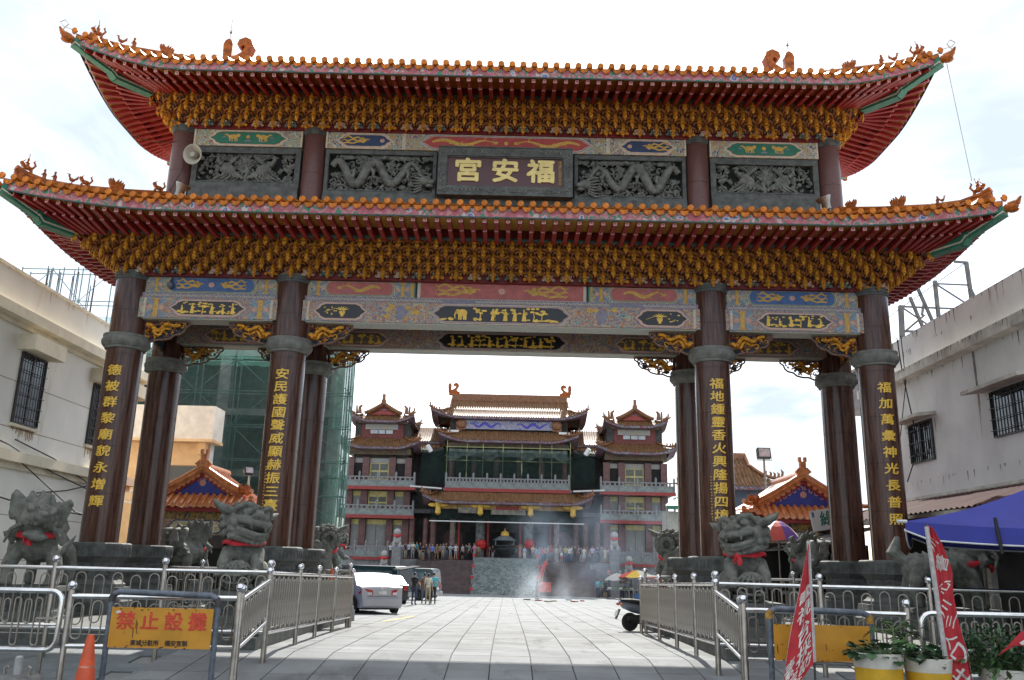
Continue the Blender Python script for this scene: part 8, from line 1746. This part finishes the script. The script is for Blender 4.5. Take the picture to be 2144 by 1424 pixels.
for k in range(5): ob('goods', MB().ell((p.x - 1 + k * .5, 59, GZ(59) + .88), (.22, .25, .12), 8, 5), [pm(('pale_goods', 'green_goods')[k % 2], ((.5, .5, .46), (.14, .26, .14))[k % 2], .7)], t)
ob('blue_crate', MB().box(p.x + 1.2, p.x + 1.7, 58.4, 58.9, GZ(59), GZ(59) + .5), [BLUE], t)
# floodlights on poles
def flood(label, px, py, Y, w, base_py, tilt=12, yaw=0):
    p = at(px, py, Y); t = thing('floodlight', label, 'floodlight', (p.x, Y, GZ(Y))); M = T(*p) @ RZ(yaw) @ RX(-tilt); m = MB(); m.box(-w, w, -.02, .22, -w * .8, w * .8); ob('housing', m, [pm('dark_green_housing', (.03, .045, .045), .5)], t, M); ob('glass', MB().box(-w * .82, w * .82, -.035, -.021, -w * .64, w * .64), [pm('pale_lens', (.42, .40, .42), .12, var=.3, scale=4)], t, M)
    ob('yoke', MB().tube([(-w * 1.08, .08, 0), (-w * 1.08, .08, -w * 1.1), (w * 1.08, .08, -w * 1.1), (w * 1.08, .08, 0)], .018, 5), [STEEL_D], t, M); ob('pole', MB().tube([(p.x, Y + .08, GZ(Y)), (p.x, Y + .08, p.z - w)], .045, 8), [STEEL_D], t)
flood('square floodlight on a pole rising behind the right pavilion', 1600, 948, 13.5, .27, 1010); flood('small dark floodlight on a pole behind the left pavilion', 522, 985, 13.5, .18, 1010, 20, 40)
# shop board behind the right columns
p = at(1694, 1070, 6.3); q = at(1760, 1120, 6.3); t = thing('shop_board', 'white shop board with a green character behind the right rear column', 'sign', (p.x, 6.3, q.z)); M = T(p.x, 6.3, p.z) @ RY(-9); ob('board', MB().box(0, 1.5, -.03, .03, -.66, 0), [pm('white_board', (.58, .55, .53), .5, var=.05)], t, M); ob('green_character', MB().merge(text_mb('綠', .50, .003, .012), T(.52, -.034, -.34) @ UPR), [pm('sign_green', (.02, .14, .09), .5)], t, M); ob('blue_tag', MB().box(.05, .12, -.034, -.031, -.22, -.06), [BLUE], t, M); ob('board_post', MB().box(.1, .16, .04, .1, -3.2, -.02), [pm('wood_post', (.32, .22, .10), .7)], t, M)
# low market awning behind the right lion
t = thing('market_awning', 'pale-edged dark market awning behind the right lion', 'awning', (10.3, 6, 2.2)); ob('awning_sheet', MB().beam((9.0, 7, 2.35), (11.6, 7, 3.05), 3.0, .05), [pm('dark_awning', (.05, .05, .055), .7)], t); ob('awning_edge', MB().beam((9.0, 5.48, 2.33), (11.6, 5.48, 3.03), .03, .11), [WHITE], t)
for x in (9.4, 11.0): ob('awning_post', MB().tube([(x, 5.6, 0), (x, 5.6, 2.4)], .05, 6), [STEEL_D], t)
ob('awning_back', MB().box(8.9, 12.5, 8.0, 8.1, -.1, 2.6), [DARK], t)
# firecrackers: red box, litter, smoke
p = at(1142, 1237, 59.5); t = thing('firecracker_frame', 'red firecracker sheet on a stick hanging in the smoke', 'firecracker', (p.x, 59.5, GZ(59.5))); ob('red_sheet', MB().box(p.x - .5, p.x + .5, 59.4, 59.5, p.z - .1, p.z + .75), [pm('faded_red_sheet_paper', (.60, .12, .10), .7, var=.3, scale=4)], t)
for k in range(5): ob('firecracker_bundle', MB().lathe([(.16, 0), (.18, .2), (.16, .4)], 8, (p.x - .5 + .15 * k - .1, 59.6, p.z + .9 + .33 * k)), [pm('firecracker_red', (.50, .05, .04), .7)], t)
ob('stick', MB().tube([(p.x - .7, 59.6, p.z - 1.0), (p.x + .1, 59.6, p.z + 2.8)], .03, 5), [pm('bamboo_stick', (.4, .32, .14), .6)], t)
LIT = [pm('litter_dark', (.05, .05, .05), .8), pm('litter_red', (.3, .05, .04), .8), pm('litter_pale', (.3, .25, .18), .8)]
for k, (px, py) in enumerate(((1123, 1254), (1127, 1260), (1147, 1264), (1189, 1257), (1197, 1263), (1204, 1263), (1103, 1257), (1220, 1260), (1161, 1262))):
    d = _f + _r * ((px - 1072) / FPX) - _u * ((py - 712) / FPX); s = (GZ(45) - CAMP.z) / d.z; y = CAMP.y + d.y * s; y = max(30, min(60, y)); x = at(px, py, y).x
    m = MB()
    for q in range(3): m.cbox((x + random.uniform(-.15, .15), y + random.uniform(-.15, .15), GZ(y) + .05), (random.uniform(.15, .4), .15, .07), Matrix.Rotation(random.uniform(0, 3), 3, 'Z'))
    tag(ob('firecracker_litter', m, [LIT[k % 3]]), 'scrap of burnt firecracker paper on the pale paving before the stair', 'litter', 'burnt firecracker scraps')
def smoke(name, c, r, dens, seed, col=(.84, .92, 1.0), scale=.8):
    m = MB(); m.ell((0, 0, 0), (1, 1, 1), 16, 10); mt = bpy.data.materials.new('smoke_volume'); mt.use_nodes = True; t = mt.node_tree; t.nodes.clear(); N = t.nodes.new; L = t.links.new
    co = N('ShaderNodeTexCoord'); le = N('ShaderNodeVectorMath'); le.operation = 'LENGTH'; L(co.outputs['Object'], le.inputs[0]); fo = N('ShaderNodeMapRange'); fo.inputs[1].default_value = .25; fo.inputs[2].default_value = 1; fo.inputs[3].default_value = 1; fo.inputs[4].default_value = 0; L(le.outputs['Value'], fo.inputs[0])
    mp = N('ShaderNodeMapping'); mp.inputs['Scale'].default_value = (r[0] * scale, r[1] * scale, r[2] * scale * .7); mp.inputs['Location'].default_value = (seed, seed * .7, 0); L(co.outputs['Object'], mp.inputs['Vector']); no = N('ShaderNodeTexNoise'); no.inputs['Scale'].default_value = .6; no.inputs['Detail'].default_value = 5; no.inputs['Roughness'].default_value = .62; no.inputs['Distortion'].default_value = .6; L(mp.outputs[0], no.inputs['Vector'])
    nr = N('ShaderNodeMapRange'); nr.inputs[1].default_value = .42; nr.inputs[2].default_value = .72; L(no.outputs['Fac'], nr.inputs[0]); mu_ = N('ShaderNodeMath'); mu_.operation = 'MULTIPLY'; L(fo.outputs[0], mu_.inputs[0]); L(nr.outputs[0], mu_.inputs[1]); m2 = N('ShaderNodeMath'); m2.operation = 'MULTIPLY'; m2.inputs[1].default_value = dens; L(mu_.outputs[0], m2.inputs[0])
    pv = N('ShaderNodeVolumePrincipled'); pv.inputs['Color'].default_value = (*col, 1); pv.inputs['Anisotropy'].default_value = .55; L(m2.outputs[0], pv.inputs['Density']); o_ = N('ShaderNodeOutputMaterial'); L(pv.outputs[0], o_.inputs['Volume'])
    o = ob(name, m, [mt], None, T(*c) @ Matrix.Diagonal((*r, 1))); tag(o, kind='stuff'); return o
p = at(1100, 1244, 47); smoke('firecracker_smoke', (p.x, 47, GZ(47) + .8), (2.3, 1.5, 1.9), .26, 3)
p = at(1150, 1240, 46); smoke('firecracker_smoke', (p.x, 46, GZ(46) + 1.0), (2.9, 1.6, 2.3), .30, 9)
p = at(1200, 1246, 45); smoke('firecracker_smoke', (p.x, 45, GZ(45) + .6), (1.9, 1.3, 1.2), .34, 14)
p = at(1165, 1140, 50); smoke('drifting_smoke', (p.x + .5, 50, 3.0), (6.2, 2.2, 4.4), .11, 17, (.62, .78, 1.0), .6)
p = at(1310, 1100, 50); smoke('drifting_smoke', (p.x, 50, 4.0), (5.5, 2.0, 5), .065, 23, (.62, .78, 1.0), .5)
